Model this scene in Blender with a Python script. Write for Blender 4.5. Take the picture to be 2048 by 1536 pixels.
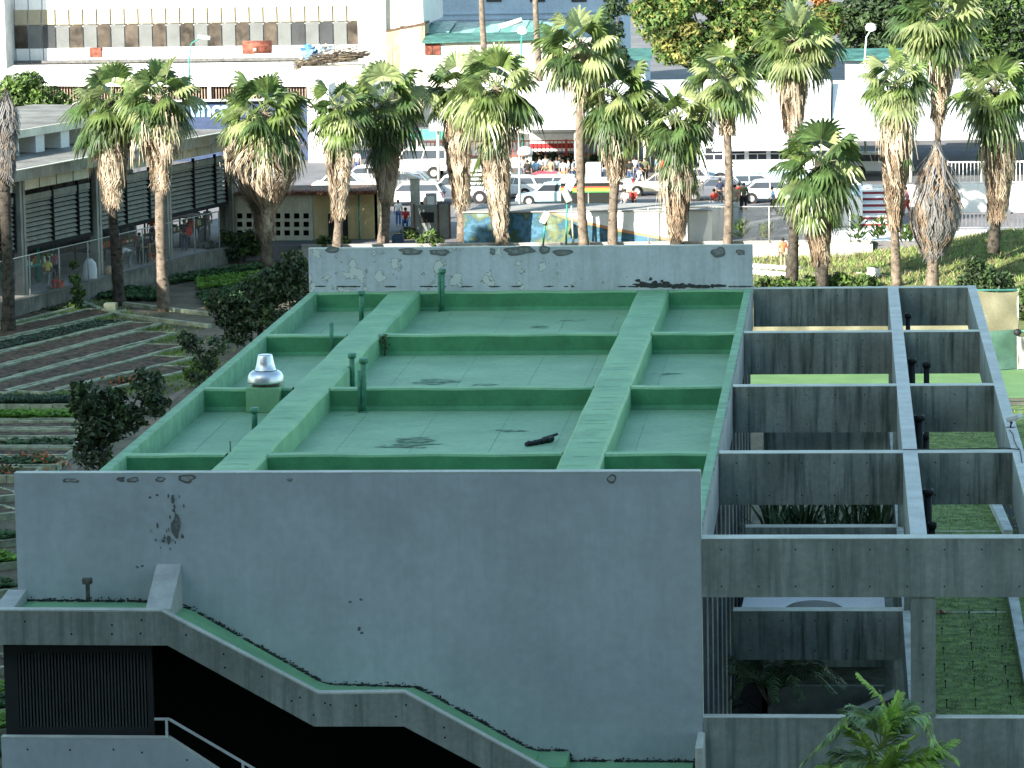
import bpy, bmesh, math, random
from mathutils import Vector, Matrix, noise
rnd = random.Random(7)
S = bpy.context.scene
for o in list(bpy.data.objects): bpy.data.objects.remove(o)
# ---------------- camera ----------------
CAM_H = 22.5; FPX = 7575.06; PITCH = .14124; YAW = -.08963; ROLL = -.01743
Fw = Vector((math.sin(YAW)*math.cos(PITCH), math.cos(YAW)*math.cos(PITCH), -math.sin(PITCH)))
_R = Vector((math.cos(YAW), -math.sin(YAW), 0)); _U = _R.cross(Fw)
Rt = _R*math.cos(ROLL)+_U*math.sin(ROLL); Up = -_R*math.sin(ROLL)+_U*math.cos(ROLL)
EYE = Vector((0, 0, CAM_H))
cd = bpy.data.cameras.new('camera'); cam = bpy.data.objects.new('camera', cd); S.collection.objects.link(cam)
cd.sensor_width = 36; cd.lens = 36*FPX/2048; cd.clip_start = .5; cd.clip_end = 4000
cam.matrix_world = Matrix(((Rt.x, Up.x, -Fw.x, 0), (Rt.y, Up.y, -Fw.y, 0), (Rt.z, Up.z, -Fw.z, CAM_H), (0, 0, 0, 1)))
S.camera = cam
# ---------------- light ----------------
SUN_AZ = math.radians(40); SUN_EL = math.radians(22)      # light travels towards +Y and +X
w = bpy.data.worlds.new('World'); S.world = w; w.use_nodes = True
nt = w.node_tree; sky = nt.nodes.new('ShaderNodeTexSky'); sky.sky_type = 'NISHITA'; sky.sun_disc = False
sky.sun_elevation = SUN_EL; sky.sun_rotation = math.pi+SUN_AZ; sky.air_density = 1.0; sky.dust_density = 1.0; sky.ozone_density = 1.0
bg = nt.nodes['Background']; tn = nt.nodes.new('ShaderNodeMix'); tn.data_type = 'RGBA'; tn.blend_type = 'MULTIPLY'; tn.inputs[0].default_value = 1; nt.links.new(sky.outputs[0], tn.inputs[6]); tn.inputs[7].default_value = (1.0, 1.09, .95, 1)
nt.links.new(tn.outputs[2], bg.inputs[0]); bg.inputs[1].default_value = .113
sd = bpy.data.lights.new('sun', 'SUN'); sd.energy = 5.0; sd.angle = math.radians(.5); sd.color = (1, .93, .82)
sun = bpy.data.objects.new('sun', sd); S.collection.objects.link(sun)
LD = Vector((math.sin(SUN_AZ)*math.cos(SUN_EL), math.cos(SUN_AZ)*math.cos(SUN_EL), -math.sin(SUN_EL)))
sun.rotation_euler = LD.to_track_quat('-Z', 'Y').to_euler(); sun.location = (-60, -60, 120)
S.view_settings.view_transform = 'Standard'; S.view_settings.look = 'None'; S.view_settings.gamma = 1
S.view_settings.exposure = 1.9
S.render.engine = 'CYCLES'

# ---------------- helpers ----------------
def ray(px, py): return Fw*FPX+Rt*(px-1024)+Up*(768-py)
def G(px, py, z=0.0):
    d = ray(px, py); t = (z-CAM_H)/d.z; return EYE+d*t
def AT(px, py, y):
    d = ray(px, py); return EYE+d*(y/d.y)
def ppm(y): return FPX/y*1.0

def setp(o, label=None, cat=None, group=None, kind=None):
    if label: o['label'] = label
    if cat: o['category'] = cat
    if group: o['group'] = group
    if kind: o['kind'] = kind
    return o
def empty(name, loc, label, cat, group=None, rz=0):
    o = bpy.data.objects.new(name, None); S.collection.objects.link(o); o.location = loc; o.rotation_euler = (0, 0, rz)
    o.empty_display_size = .3
    return setp(o, label, cat, group)
class MB:
    def __init__(s): s.v = []; s.f = []; s.m = []; s.sm = []
    def add(s, vs, fs, m=0, sm=False):
        b = len(s.v); s.v += [tuple(v) for v in vs]
        for f in fs: s.f.append([b+i for i in f]); s.m.append(m); s.sm.append(sm)
    def box(s, a, b, m=0):
        (x0, y0, z0), (x1, y1, z1) = a, b
        s.add([(x0,y0,z0),(x1,y0,z0),(x1,y1,z0),(x0,y1,z0),(x0,y0,z1),(x1,y0,z1),(x1,y1,z1),(x0,y1,z1)],
              [(0,3,2,1),(4,5,6,7),(0,1,5,4),(1,2,6,5),(2,3,7,6),(3,0,4,7)], m); return s
    def obox(s, c, u, v, h, hu, hv, hh, m=0):   # oriented box: centre, axes, half sizes
        c = Vector(c); u = Vector(u).normalized()*hu; v = Vector(v).normalized()*hv; h = Vector(h).normalized()*hh
        P = [c-u-v-h, c+u-v-h, c+u+v-h, c-u+v-h, c-u-v+h, c+u-v+h, c+u+v+h, c-u+v+h]
        s.add(P, [(0,3,2,1),(4,5,6,7),(0,1,5,4),(1,2,6,5),(2,3,7,6),(3,0,4,7)], m); return s
    def beam(s, p, q, w, h, m=0):               # rectangular bar from p to q
        p = Vector(p); q = Vector(q); d = (q-p); L = d.length; d.normalize()
        u = d.cross(Vector((0, 0, 1)))
        if u.length < 1e-4: u = Vector((1, 0, 0))
        u.normalize(); h_ = u.cross(d)
        return s.obox((p+q)/2, d, u, h_, L/2, w/2, h/2, m)
    def tube(s, p, q, r0, r1=None, n=10, m=0, cap=True):
        if r1 is None: r1 = r0
        p = Vector(p); q = Vector(q); d = (q-p).normalized(); u = d.orthogonal().normalized(); v = d.cross(u)
        P = []
        for c, r in ((p, r0), (q, r1)):
            for i in range(n):
                a = 2*math.pi*i/n; P.append(c+(u*math.cos(a)+v*math.sin(a))*r)
        b = len(s.v); s.v += [tuple(x) for x in P]
        for i in range(n): s.f.append([b+i, b+(i+1)%n, b+n+(i+1)%n, b+n+i]); s.m.append(m); s.sm.append(True)
        if cap:
            s.f.append([b+i for i in range(n)][::-1]); s.m.append(m); s.sm.append(False)
            s.f.append([b+n+i for i in range(n)]); s.m.append(m); s.sm.append(False)
        return s
    def path(s, pts, rs, n=8, m=0):
        pts = [Vector(p) for p in pts]; b = len(s.v); k = len(pts)
        for i, p in enumerate(pts):
            d = (pts[min(i+1, k-1)]-pts[max(i-1, 0)]).normalized(); u = d.cross(Vector((.13, .97, .2))).normalized(); v = d.cross(u)
            r = rs[i] if isinstance(rs, (list, tuple)) else rs
            for j in range(n):
                a = 2*math.pi*j/n; s.v.append(tuple(p+(u*math.cos(a)+v*math.sin(a))*r))
        for i in range(k-1):
            for j in range(n):
                s.f.append([b+i*n+j, b+i*n+(j+1)%n, b+(i+1)*n+(j+1)%n, b+(i+1)*n+j]); s.m.append(m); s.sm.append(True)
        s.f.append([b+j for j in range(n)][::-1]); s.m.append(m); s.sm.append(False)
        s.f.append([b+(k-1)*n+j for j in range(n)]); s.m.append(m); s.sm.append(False)
        return s
    def lathe(s, c, prof, n=24, m=0, sm=True):     # prof: (r,z)
        b = len(s.v); c = Vector(c)
        for r, z in prof:
            for j in range(n):
                a = 2*math.pi*j/n; s.v.append((c.x+r*math.cos(a), c.y+r*math.sin(a), c.z+z))
        for i in range(len(prof)-1):
            for j in range(n):
                s.f.append([b+i*n+j, b+i*n+(j+1)%n, b+(i+1)*n+(j+1)%n, b+(i+1)*n+j]); s.m.append(m); s.sm.append(sm)
        s.f.append([b+j for j in range(n)][::-1]); s.m.append(m); s.sm.append(False)
        k = len(prof)-1; s.f.append([b+k*n+j for j in range(n)]); s.m.append(m); s.sm.append(False)
        return s
    def prism(s, poly, d, m=0):                  # extrude 3D polygon by vector d
        d = Vector(d); poly = [Vector(p) for p in poly]; n = len(poly)
        nn = Vector((0, 0, 0))
        for i in range(n): nn += poly[i].cross(poly[(i+1) % n])
        if nn.dot(d) > 0: poly = poly[::-1]
        s.add(poly+[p+d for p in poly], [tuple(range(n)), tuple(range(2*n-1, n-1, -1))]+[(i, i+n, (i+1) % n+n, (i+1) % n) for i in range(n)], m); return s
    def quad(s, a, b, c, d, m=0, sm=False): s.add([a, b, c, d], [(0, 1, 2, 3)], m, sm); return s
    def build(s, name, mats, parent=None, org=(0, 0, 0), bevel=0):
        me = bpy.data.meshes.new(name); ox, oy, oz = org
        me.from_pydata([(x-ox, y-oy, z-oz) for x, y, z in s.v], [], s.f)
        if not isinstance(mats, (list, tuple)): mats = [mats]
        for m in mats: me.materials.append(m)
        me.polygons.foreach_set('material_index', s.m); me.polygons.foreach_set('use_smooth', s.sm); me.update()
        o = bpy.data.objects.new(name, me); S.collection.objects.link(o)
        if parent: o.parent = parent
        else: o.location = org
        if bevel:
            bv = o.modifiers.new('bevel', 'BEVEL'); bv.width = bevel; bv.segments = 2; bv.limit_method = 'ANGLE'; bv.angle_limit = math.radians(50)
        return o

# ---------------- materials ----------------
def mat(name, col, rough=.8, var=.18, scale=3.0, streak=0, bump=.0, col2=None, metal=0, spec=.3, moss=0, mosscol=(.05, .07, .06), fine=.08, trans=0, boards=0, cracks=0):
    m = bpy.data.materials.new(name); m.use_nodes = True; t = m.node_tree; N = t.nodes; L = t.links
    b = N['Principled BSDF']; b.inputs['Roughness'].default_value = rough; b.inputs['Metallic'].default_value = metal
    b.inputs['Specular IOR Level'].default_value = spec
    g = N.new('ShaderNodeNewGeometry')
    def ns(sc, det=5, vec=None, rg=.6):
        n = N.new('ShaderNodeTexNoise'); n.inputs['Scale'].default_value = sc; n.inputs['Detail'].default_value = det; n.inputs['Roughness'].default_value = rg
        L.new(vec if vec else g.outputs['Position'], n.inputs['Vector']); return n.outputs['Fac']
    def ramp(f, a, bb, lo=0., hi=1.):
        r = N.new('ShaderNodeMapRange'); L.new(f, r.inputs[0]); r.inputs[1].default_value = a; r.inputs[2].default_value = bb; r.inputs[3].default_value = lo; r.inputs[4].default_value = hi; return r.outputs[0]
    def mix(f, c1, c2, mode='MIX'):
        x = N.new('ShaderNodeMix'); x.data_type = 'RGBA'; x.blend_type = mode
        if isinstance(f, float): x.inputs[0].default_value = f
        else: L.new(f, x.inputs[0])
        for i, c in ((6, c1), (7, c2)):
            if isinstance(c, tuple): x.inputs[i].default_value = (*c, 1)
            else: L.new(c, x.inputs[i])
        return x.outputs[2]
    def sc(c, k): return tuple(min(1, x*k) for x in c)
    c2 = col2 or sc(col, 1-var*1.6)
    c = mix(ramp(ns(scale), .35, .65), sc(col, 1+var*.6), c2)
    if fine: c = mix(ramp(ns(scale*14, 3), .3, .7), c, mix(1.0, c, sc((1, 1, 1), 1-fine*2.5), 'MULTIPLY'))
    if streak:
        mp = N.new('ShaderNodeMapping'); L.new(g.outputs['Position'], mp.inputs[0]); mp.inputs['Scale'].default_value = (1, 1, .07)
        f = ramp(ns(4.5, 6, mp.outputs[0], .65), .47, .68, 0, streak)
        c = mix(f, c, mosscol)
    if boards:
        mp2 = N.new('ShaderNodeMapping'); L.new(g.outputs['Position'], mp2.inputs[0]); mp2.inputs['Scale'].default_value = (boards, boards, .02)
        f = ramp(ns(2.2, 2, mp2.outputs[0], .4), .42, .58)
        c = mix(f, c, mix(1.0, c, (.82, .84, .83), 'MULTIPLY'))
    if moss:
        f = ramp(ns(1.6, 8, None, .75), .55, .72, 0, moss); c = mix(f, c, mosscol)
    if cracks:
        vo = N.new('ShaderNodeTexNoise'); vo.inputs['Scale'].default_value = .9; vo.inputs['Detail'].default_value = 4; L.new(g.outputs['Position'], vo.inputs['Vector'])
        a_ = N.new('ShaderNodeMath'); a_.operation = 'SUBTRACT'; L.new(vo.outputs['Fac'], a_.inputs[0]); a_.inputs[1].default_value = .5
        ab = N.new('ShaderNodeMath'); ab.operation = 'ABSOLUTE'; L.new(a_.outputs[0], ab.inputs[0])
        f = ramp(ab.outputs[0], .0, .006, cracks, 0); c = mix(f, c, mosscol)
    L.new(c, b.inputs['Base Color'])
    if bump:
        bp = N.new('ShaderNodeBump'); bp.inputs['Strength'].default_value = bump; bp.inputs['Distance'].default_value = .05
        L.new(ns(scale*5, 6), bp.inputs['Height']); L.new(bp.outputs[0], b.inputs['Normal'])
    if trans:
        tr = N.new('ShaderNodeBsdfTranslucent'); L.new(c, tr.inputs[0]); mx = N.new('ShaderNodeMixShader'); mx.inputs[0].default_value = trans
        L.new(b.outputs[0], mx.inputs[1]); L.new(tr.outputs[0], mx.inputs[2]); L.new(mx.outputs[0], N['Material Output'].inputs[0])
    return m
def peel(name, base, patch, edge, zc, zk, th=.6, sc_=1.6, xk=0, xc=0):
    """painted wall: flaked patches grow near height zc, and towards -x when xk"""
    m = mat(name, base, .75, .1, .5, streak=.25, mosscol=(.14, .16, .18), bump=.05, boards=0, fine=.05)
    t = m.node_tree; N = t.nodes; L = t.links; b = N['Principled BSDF']; old = b.inputs['Base Color'].links[0].from_socket
    g = N.new('ShaderNodeNewGeometry'); sp = N.new('ShaderNodeSeparateXYZ'); L.new(g.outputs['Position'], sp.inputs[0])
    n = N.new('ShaderNodeTexNoise'); n.inputs['Scale'].default_value = sc_; n.inputs['Detail'].default_value = 4; n.inputs['Roughness'].default_value = .55; L.new(g.outputs['Position'], n.inputs['Vector'])
    def math_(op, a, bb=None):
        x = N.new('ShaderNodeMath'); x.operation = op
        for i, v in enumerate((a, bb)):
            if v is None: continue
            if isinstance(v, (int, float)): x.inputs[i].default_value = v
            else: L.new(v, x.inputs[i])
        return x.outputs[0]
    dz = math_('MULTIPLY', math_('ABSOLUTE', math_('SUBTRACT', sp.outputs['Z'], zc)), -zk)
    v = math_('ADD', n.outputs['Fac'], dz)
    if xk: v = math_('ADD', v, math_('MULTIPLY', math_('MAXIMUM', math_('SUBTRACT', sp.outputs['X'], xc), 0), -xk))
    def ramp(f, a, bb):
        r = N.new('ShaderNodeMapRange'); L.new(f, r.inputs[0]); r.inputs[1].default_value = a; r.inputs[2].default_value = bb; return r.outputs[0]
    def mix(f, c1, c2):
        x = N.new('ShaderNodeMix'); x.data_type = 'RGBA'; L.new(f, x.inputs[0])
        for i, c in ((6, c1), (7, c2)):
            if isinstance(c, tuple): x.inputs[i].default_value = (*c, 1)
            else: L.new(c, x.inputs[i])
        return x.outputs[2]
    c = mix(ramp(v, th-.012, th-.006), old, edge); c = mix(ramp(v, th+.004, th+.014), c, patch)
    L.new(c, b.inputs['Base Color']); return m
M = {}
M['paint'] = mat('grey_wall_paint', (.425, .50, .54), .7, .10, .35, streak=.22, mosscol=(.26, .32, .36), bump=.06, fine=.05)
M['paint_back'] = peel('peeling_wall_paint', (.45, .52, .58), (.50, .56, .56), (.2, .22, .22), 9.0, .06, .55, 1.9, .016, -13)
M['stone'] = mat('board_marked_concrete', (.31, .36, .335), .85, .14, .6, streak=.8, mosscol=(.12, .15, .135), bump=.15, boards=1)
M['stone_dark'] = mat('stained_concrete', (.25, .295, .275), .85, .2, .7, streak=1, mosscol=(.05, .068, .06), bump=.15, boards=1)
M['stone_top'] = mat('bare_concrete_top', (.55, .59, .54), .8, .12, 1.2, bump=.1, moss=.35, mosscol=(.25, .28, .28))
M['stone_moss'] = mat('mossy_concrete_top', (.42, .47, .46), .85, .2, 2, moss=.9, mosscol=(.09, .11, .1))
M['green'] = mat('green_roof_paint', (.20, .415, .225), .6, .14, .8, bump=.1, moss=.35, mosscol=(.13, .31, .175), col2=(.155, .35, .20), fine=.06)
M['green_shaded'] = mat('green_beam_shaded_face', (.065, .26, .125), .6, .16, 1.2, bump=.1, moss=.3, mosscol=(.06, .2, .12), fine=.06)  # same roof paint; the upright faces' shade is put into this darker copy
M['green_floor'] = mat('green_roof_floor', (.225, .405, .25), .6, .14, .5, bump=.1, moss=.55, mosscol=(.15, .285, .195), col2=(.18, .35, .215), cracks=.2)
M['green_edge'] = mat('weathered_green_coping', (.22, .43, .27), .8, .15, 2, moss=.6, mosscol=(.11, .24, .15), bump=.1)
M['dot'] = mat('formwork_hole', (.01, .012, .012), .9, 0)
M['black'] = mat('black_iron', (.012, .014, .016), .6, .2, 5)
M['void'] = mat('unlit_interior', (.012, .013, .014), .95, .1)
M['louver'] = mat('charcoal_louver', (.022, .026, .028), .7, .1, 3)
M['rail'] = mat('pale_rail_paint', (.6, .65, .66), .5, .1, 3)
M['moss'] = mat('black_moss', (.05, .06, .06), .95, .3, 8)
M['weed'] = mat('weed_leaf', (.05, .09, .03), .8, .4, 6)
M['alu'] = mat('spun_aluminium', (.72, .76, .82), .35, .06, 3, metal=.85)
M['rubber'] = mat('black_rubber', (.025, .03, .035), .6, .2, 5)
# ---------------- near building ----------------
Y0 = 75.67; B = 10.84; T = 8.5; XL = -17.12; XR = -3.01; YB = Y0+4*B
bld = empty('flat_roof_building', (XL, Y0, 0), 'grey painted block with a green coffered flat roof filling the foreground', 'building')
BO = (XL, Y0, 0)
def dots(mb, xs, zs, y, r=.022, m=1):
    for x in xs:
        for z in zs:
            P = [(x+r*math.cos(a*math.pi/4), y, z+r*math.sin(a*math.pi/4)) for a in range(8)]
            mb.add(P, [tuple(range(8))], m)
def blob(mb, c, rx, rz, y, m, n=18, seed=0, rag=.3):
    r_ = random.Random(seed); k = [r_.uniform(1-rag, 1+rag) for _ in range(n)]
    k = [(k[i-1]+k[i]*2+k[(i+1) % n])/4 for i in range(n)]
    P = [(c[0]+rx*k[i]*math.cos(2*math.pi*i/n), y, c[1]+rz*k[i]*math.sin(2*math.pi*i/n)) for i in range(n)]
    mb.add(P, [tuple(range(n))], m)
_pc = [0]
def patch(mb, px, py, wpx, hpx, yy, md, ml, seed, rag=.45):
    _pc[0] += 1; yy -= .00035*(_pc[0] % 40)
    p = AT(px, py, yy); s = yy/FPX
    blob(mb, (p.x, p.z), wpx*s/2*1.12, hpx*s/2*1.18, yy-.004, md, seed=seed, rag=rag)
    if ml is not None: blob(mb, (p.x+.3*s, p.z+.6*s), wpx*s/2*.78, hpx*s/2*.68, yy-.0042, ml, seed=seed, rag=rag)
# front wall above the stair roof
J = [(30, 1203), (290, 1205), (372, 1214), (650, 1370), (835, 1376), (1065, 1503), (1136, 1503), (1140, 1524), (1412, 1526)]
JW = [AT(x, y, Y0) for x, y in J]; JW[0].x = XL; JW[-1].x = XR
mb = MB()
mb.prism([Vector((XL, Y0, 9.877)), Vector((XR, Y0, 9.877))]+[Vector((p.x, Y0, p.z)) for p in JW[::-1]], (0, .27, 0), 0)
mb.box((XL, Y0-.003, 9.877), (XR, Y0+.275, 9.895), 1)
mb.box((XR+.002, Y0+.004, 4.7), (XR+.012, Y0+.268, 9.87), 1)
for i, (x, y, w_, h_, l) in enumerate([(143, 961, 26, 9, 3), (243, 958, 18, 10, 2), (268, 960, 22, 10, 3), (321, 959, 18, 8, 3), (372, 958, 36, 13, 3), (580, 960, 9, 5, 3), (1222, 958, 16, 13, 3)]):
    patch(mb, x, y, w_, h_, Y0, 2, l, 30+i, .5)
for i in range(26):   # flaked plaster spots on the wall, thickest around the spall above the stair buttress
    x = rnd.gauss(342, 16); y = rnd.uniform(985, 1100)
    patch(mb, x, y, rnd.uniform(1.5, 7), rnd.uniform(2, 10), Y0, 2, None, 60+i)
patch(mb, 352, 1056, 15, 40, Y0, 2, None, 5); patch(mb, 355, 1046, 9, 20, Y0, 4, None, 6); patch(mb, 338, 1080, 8, 18, Y0, 2, None, 8); patch(mb, 346, 1000, 8, 12, Y0, 2, None, 9)
for i, (x, y) in enumerate([(722, 1199), (719, 1256), (724, 1266), (717, 1259), (275, 1134), (284, 1132), (700, 1204), (300, 995)]): patch(mb, x, y, 6, 4, Y0, 2, None, 90+i)
# ragged dark growth along the junction with the stair roof
for a, b_ in zip(J[:-1], J[1:]):
    n = int(math.dist(a, b_)/1.6)
    for k in range(n):
        t = rnd.random(); x = a[0]+(b_[0]-a[0])*t; y = a[1]+(b_[1]-a[1])*t
        tall = rnd.random() < .25; patch(mb, x+rnd.uniform(-2, 2), y-1.5-(rnd.uniform(1, 8) if tall else rnd.uniform(0, 2.5)), rnd.uniform(2, 5) if tall else rnd.uniform(5, 13), rnd.uniform(1.2, 4), Y0, 5, None, 200+k*7+int(x), .6)
M['flake'] = mat('bare_plaster', (.36, .40, .38), .9, .2, 8)
M['flake_edge'] = mat('flake_dark_outline', (.13, .15, .155), .9, .1)  # dark tone for flake outlines and small chips
M['flake_mid'] = mat('flaked_paint_mid', (.22, .25, .25), .9, .3, 10)
mb.build('front_wall', [M['paint'], M['stone_top'], M['flake_edge'], M['flake'], M['flake_mid'], M['moss']], bld, BO)
# body walls below the roof
mb = MB()
mb.box((XL, Y0+.3, 0), (XL+.2, YB+.45, T-.6)); mb.box((XL+.2, YB+.2, 0), (XR-.3, YB+.45, T-.6))
mb.build('side_wall', M['paint'], bld, BO)
mb = MB()
mb.box((XR-.5, Y0+.3, 0), (XR-.3, YB+.4, 7.26)); mb.build('glazed_side_wall', mat('side_wall_panel', (.15, .175, .2), .5, .1, 1), bld, BO)
for k in range(14):
    y = Y0+1.2+k*3.05
    mb = MB(); mb.box((XR-.3, y, 0), (XR-.06, y+.07, 7.25), 0); mb.box((XR-.06, y-.01, 0), (XR-.03, y+.08, 7.25), 1)
    mb.build('side_fin', [mat('side_wall_panel2', (.18, .21, .24), .6) if k == 0 else bpy.data.materials['side_wall_panel2'], M['stone_top']], bld, BO)
mb = MB(); mb.box((XL+.2, Y0+.27, 7.6), (XR-.25, YB, 7.92))
x = XL+1.1
while x < XR-.6: mb.box((x, Y0+.5, 7.921), (x+.018, YB-.4, 7.924), 1); x += rnd.uniform(1.5, 2.1)
y = Y0+2
pass
def stain(px, py, wpx, dpy, n, m=2):
    for i in range(n):
        p = G(px+rnd.gauss(0, wpx*.4), py+rnd.gauss(0, dpy*.5), 7.92); w_ = rnd.uniform(.05, .3)*wpx/40; K = 12; ph = rnd.uniform(0, 6)
        mb.add([(p.x+w_*math.cos(q*math.tau/K)*(1+.35*math.sin(q*2+ph)), p.y+w_*.38*math.sin(q*math.tau/K)*(1+.3*math.sin(q*3+ph)), 7.927+.0005*i) for q in range(K)], [tuple(range(K))], m)
for a_ in ((835, 884, 50, 9, 26), (790, 892, 40, 5, 12), (1075, 653, 28, 2, 9), (1140, 641, 24, 1.5, 8), (880, 764, 60, 4, 20), (960, 770, 40, 3, 9), (1340, 749, 30, 2, 9), (905, 803, 14, 1, 3), (1025, 862, 30, 4, 9), (815, 790, 30, 3, 5), (700, 830, 20, 2, 3)): stain(*a_)
for a_ in ((728, 836, 5, 1, 2), (693, 892, 5, 1, 3), (424, 895, 4, 1, 3), (870, 640, 8, 1, 3), (1365, 716, 6, 1, 2), (640, 617, 26, 1, 7), (1460, 706, 6, 1, 2)): stain(*a_, 3)
mb.build('roof_deck', [M['green_floor'], mat('floor_seam', (.19, .37, .235), .8, .2, 4), mat('roof_stain', (.16, .305, .20), .8, .35, 5), mat('roof_debris', (.04, .06, .05), .9, .3, 9)], bld, BO)
# floor-to-beam fillets are kept in each beam mesh
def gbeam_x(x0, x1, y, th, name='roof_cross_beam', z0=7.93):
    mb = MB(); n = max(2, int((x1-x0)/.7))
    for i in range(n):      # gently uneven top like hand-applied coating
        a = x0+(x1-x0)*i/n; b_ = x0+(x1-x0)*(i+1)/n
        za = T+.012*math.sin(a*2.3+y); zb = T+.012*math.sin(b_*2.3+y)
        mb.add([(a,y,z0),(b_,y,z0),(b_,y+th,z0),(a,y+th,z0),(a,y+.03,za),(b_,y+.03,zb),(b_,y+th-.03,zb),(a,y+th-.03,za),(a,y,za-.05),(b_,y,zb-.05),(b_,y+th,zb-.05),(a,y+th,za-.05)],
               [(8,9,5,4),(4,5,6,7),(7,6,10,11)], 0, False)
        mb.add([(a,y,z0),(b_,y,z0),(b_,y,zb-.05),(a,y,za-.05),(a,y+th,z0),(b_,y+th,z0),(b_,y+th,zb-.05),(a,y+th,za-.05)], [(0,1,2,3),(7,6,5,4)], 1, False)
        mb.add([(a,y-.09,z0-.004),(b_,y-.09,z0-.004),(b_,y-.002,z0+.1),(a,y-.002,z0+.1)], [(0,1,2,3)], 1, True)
    mb.build(name, [M['green'], M['green_shaded']], bld, BO)
xa0, xa1 = G(783, 577, T).x, G(841, 577, T).x; xa2, xa3 = G(425, 940, T).x, G(516, 940, T).x
xb0, xb1 = G(1275, 577, T).x, G(1339, 577, T).x; xb2, xb3 = G(1112, 940, T).x, G(1197, 940, T).x
print('beams', xa0, xa1, xa2, xa3, xb0, xb1, xb2, xb3)
A0 = (xa0+xa2)/2; A1 = (xa1+xa3)/2; B0_ = (xb0+xb2)/2; B1_ = (xb1+xb3)/2
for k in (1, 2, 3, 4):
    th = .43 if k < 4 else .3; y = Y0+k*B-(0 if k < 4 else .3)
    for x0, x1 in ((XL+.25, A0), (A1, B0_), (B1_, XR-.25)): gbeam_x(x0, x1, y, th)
for x0, x1 in ((A0, A1), (B0_, B1_)):
    mb = MB(); n = 40; ya, yb = Y0+.28, YB
    for i in range(n):
        y = ya+(yb-ya)*i/n; y2 = ya+(yb-ya)*(i+1)/n
        z = T+.02+.02*math.sin(y*1.1+x0); z2 = T+.02+.02*math.sin(y2*1.1+x0)
        mb.add([(x0,y,7.9),(x0,y,z-.06),(x0+.06,y,z),(x1-.06,y,z+.01),(x1,y,z-.06),(x1,y,7.9),(x0,y2,7.9),(x0,y2,z2-.06),(x0+.06,y2,z2),(x1-.06,y2,z2+.01),(x1,y2,z2-.06),(x1,y2,7.9)],
               [(0,1,7,6),(1,2,8,7),(2,3,9,8),(3,4,10,9),(4,5,11,10)], 0, False)
    y = ya+.3
    while y < yb-.4:   # overlap seams of the roof coating, running across the beam
        y += rnd.uniform(.35, 1.3); a_ = rnd.uniform(.06, .3); c_ = rnd.uniform(.06, .3); cv = rnd.uniform(-.08, .12); K = 8; L_ = x1-x0-a_-c_; wv_ = rnd.uniform(.012, .035)
        for q in range(K):
            t0, t1 = q/K, (q+1)/K; f = lambda t: (x0+a_+L_*t, y+cv*math.sin(t*math.pi), T+.034+.02*math.sin((y+cv*math.sin(t*math.pi))*1.1+x0))
            p, p2 = f(t0), f(t1); mb.add([p, p2, (p2[0], p2[1]+wv_, p2[2]), (p[0], p[1]+wv_, p[2])], [(0, 1, 2, 3)], 1)
    mb.build('roof_long_beam', [M['green'], mat('worn_coating_line', (.11, .27, .17), .9, .4, 5)], bld, BO)
mb = MB(); mb.box((XL, Y0+.3, 7.9), (XL+.25, YB-.001, T)); mb.build('left_edge_beam', M['green_edge'], bld, BO, bevel=.015)
mb = MB(); mb.box((XR-.25, Y0+.3, 7.28), (XR-.012, YB-.001, T-.001)); mb.box((XR-.26, Y0+.3, T-.001), (XR-.05, YB-.002, T+.012), 1); mb.box((XR-.012, Y0+.3, 7.28), (XR, YB-.002, T-.03), 2)
mb.box((XR-.2575, Y0+.31, 7.93), (XR-.2505, YB-.3, T-.002), 3)
mb.build('right_edge_beam', [M['stone'], M['green_edge'], mat('pinkish_plaster', (.40, .40, .40), .85, .12, 1.2), M['green']], bld, BO)
mb = MB(); mb.box((XL-.02, YB, 7.9), (XR, YB+.3, 9.877), 0); mb.box((XL-.02, YB-.003, 9.877), (XR, YB+.303, 9.90), 1)
for i in range(60):
    x = rnd.triangular(1262, 1460, 1285); patch(mb, x, 573-abs(rnd.gauss(0, 6))*(1 if x < 1335 else .2), rnd.uniform(6, 24), rnd.uniform(3, 8), YB, 2, None, 400+i)
for i in range(40): patch(mb, rnd.uniform(620, 1500), 573, rnd.uniform(5, 22), 2.2, YB, 2, None, 500+i)
for i, (x, y, a_, b_) in enumerate([(1040, 503, 55, 16), (1090, 500, 20, 14), (1128, 506, 38, 12), (1437, 503, 26, 18), (1480, 505, 16, 9), (985, 503, 12, 14), (880, 505, 40, 12), (820, 503, 40, 10), (665, 500, 24, 10)]): patch(mb, x, y, a_, b_, YB, 3, 4, 600+i, .5)
mb.build('back_wall', [M['paint_back'], M['stone_top'], M['moss'], M['flake_edge'], M['flake_mid']], bld, BO)

# ---------------- covered stairway on the front ----------------
YF = 74.15; SO = (XL, YF, 0)
st = empty('covered_stairway', SO, 'board marked concrete stair enclosure stepping down along the front of the grey wall', 'stairway')
up = [(-60, 1219), (322, 1221), (636, 1386), (808, 1384), (1130, 1560)]; lo = [(1020, 1566), (808, 1453), (628, 1453), (335, 1291), (-60, 1289)]
P = [AT(x, y, YF) for x, y in up+lo]
mb = MB(); mb.prism(P, (0, .16, 0), 0)
for a, b_ in zip(up[:-1], up[1:]):
    p = AT(*a, YF); q = AT(*b_, YF); mb.add([p+Vector((0, -.004, .003)), q+Vector((0, -.004, .003)), q+Vector((0, .165, .02)), p+Vector((0, .165, .02))], [(0, 1, 2, 3)], 2)
    mb.add([p+Vector((0, -.004, -.03)), q+Vector((0, -.004, -.03)), q+Vector((0, -.004, .003)), p+Vector((0, -.004, .003))], [(0, 1, 2, 3)], 2)
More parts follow.
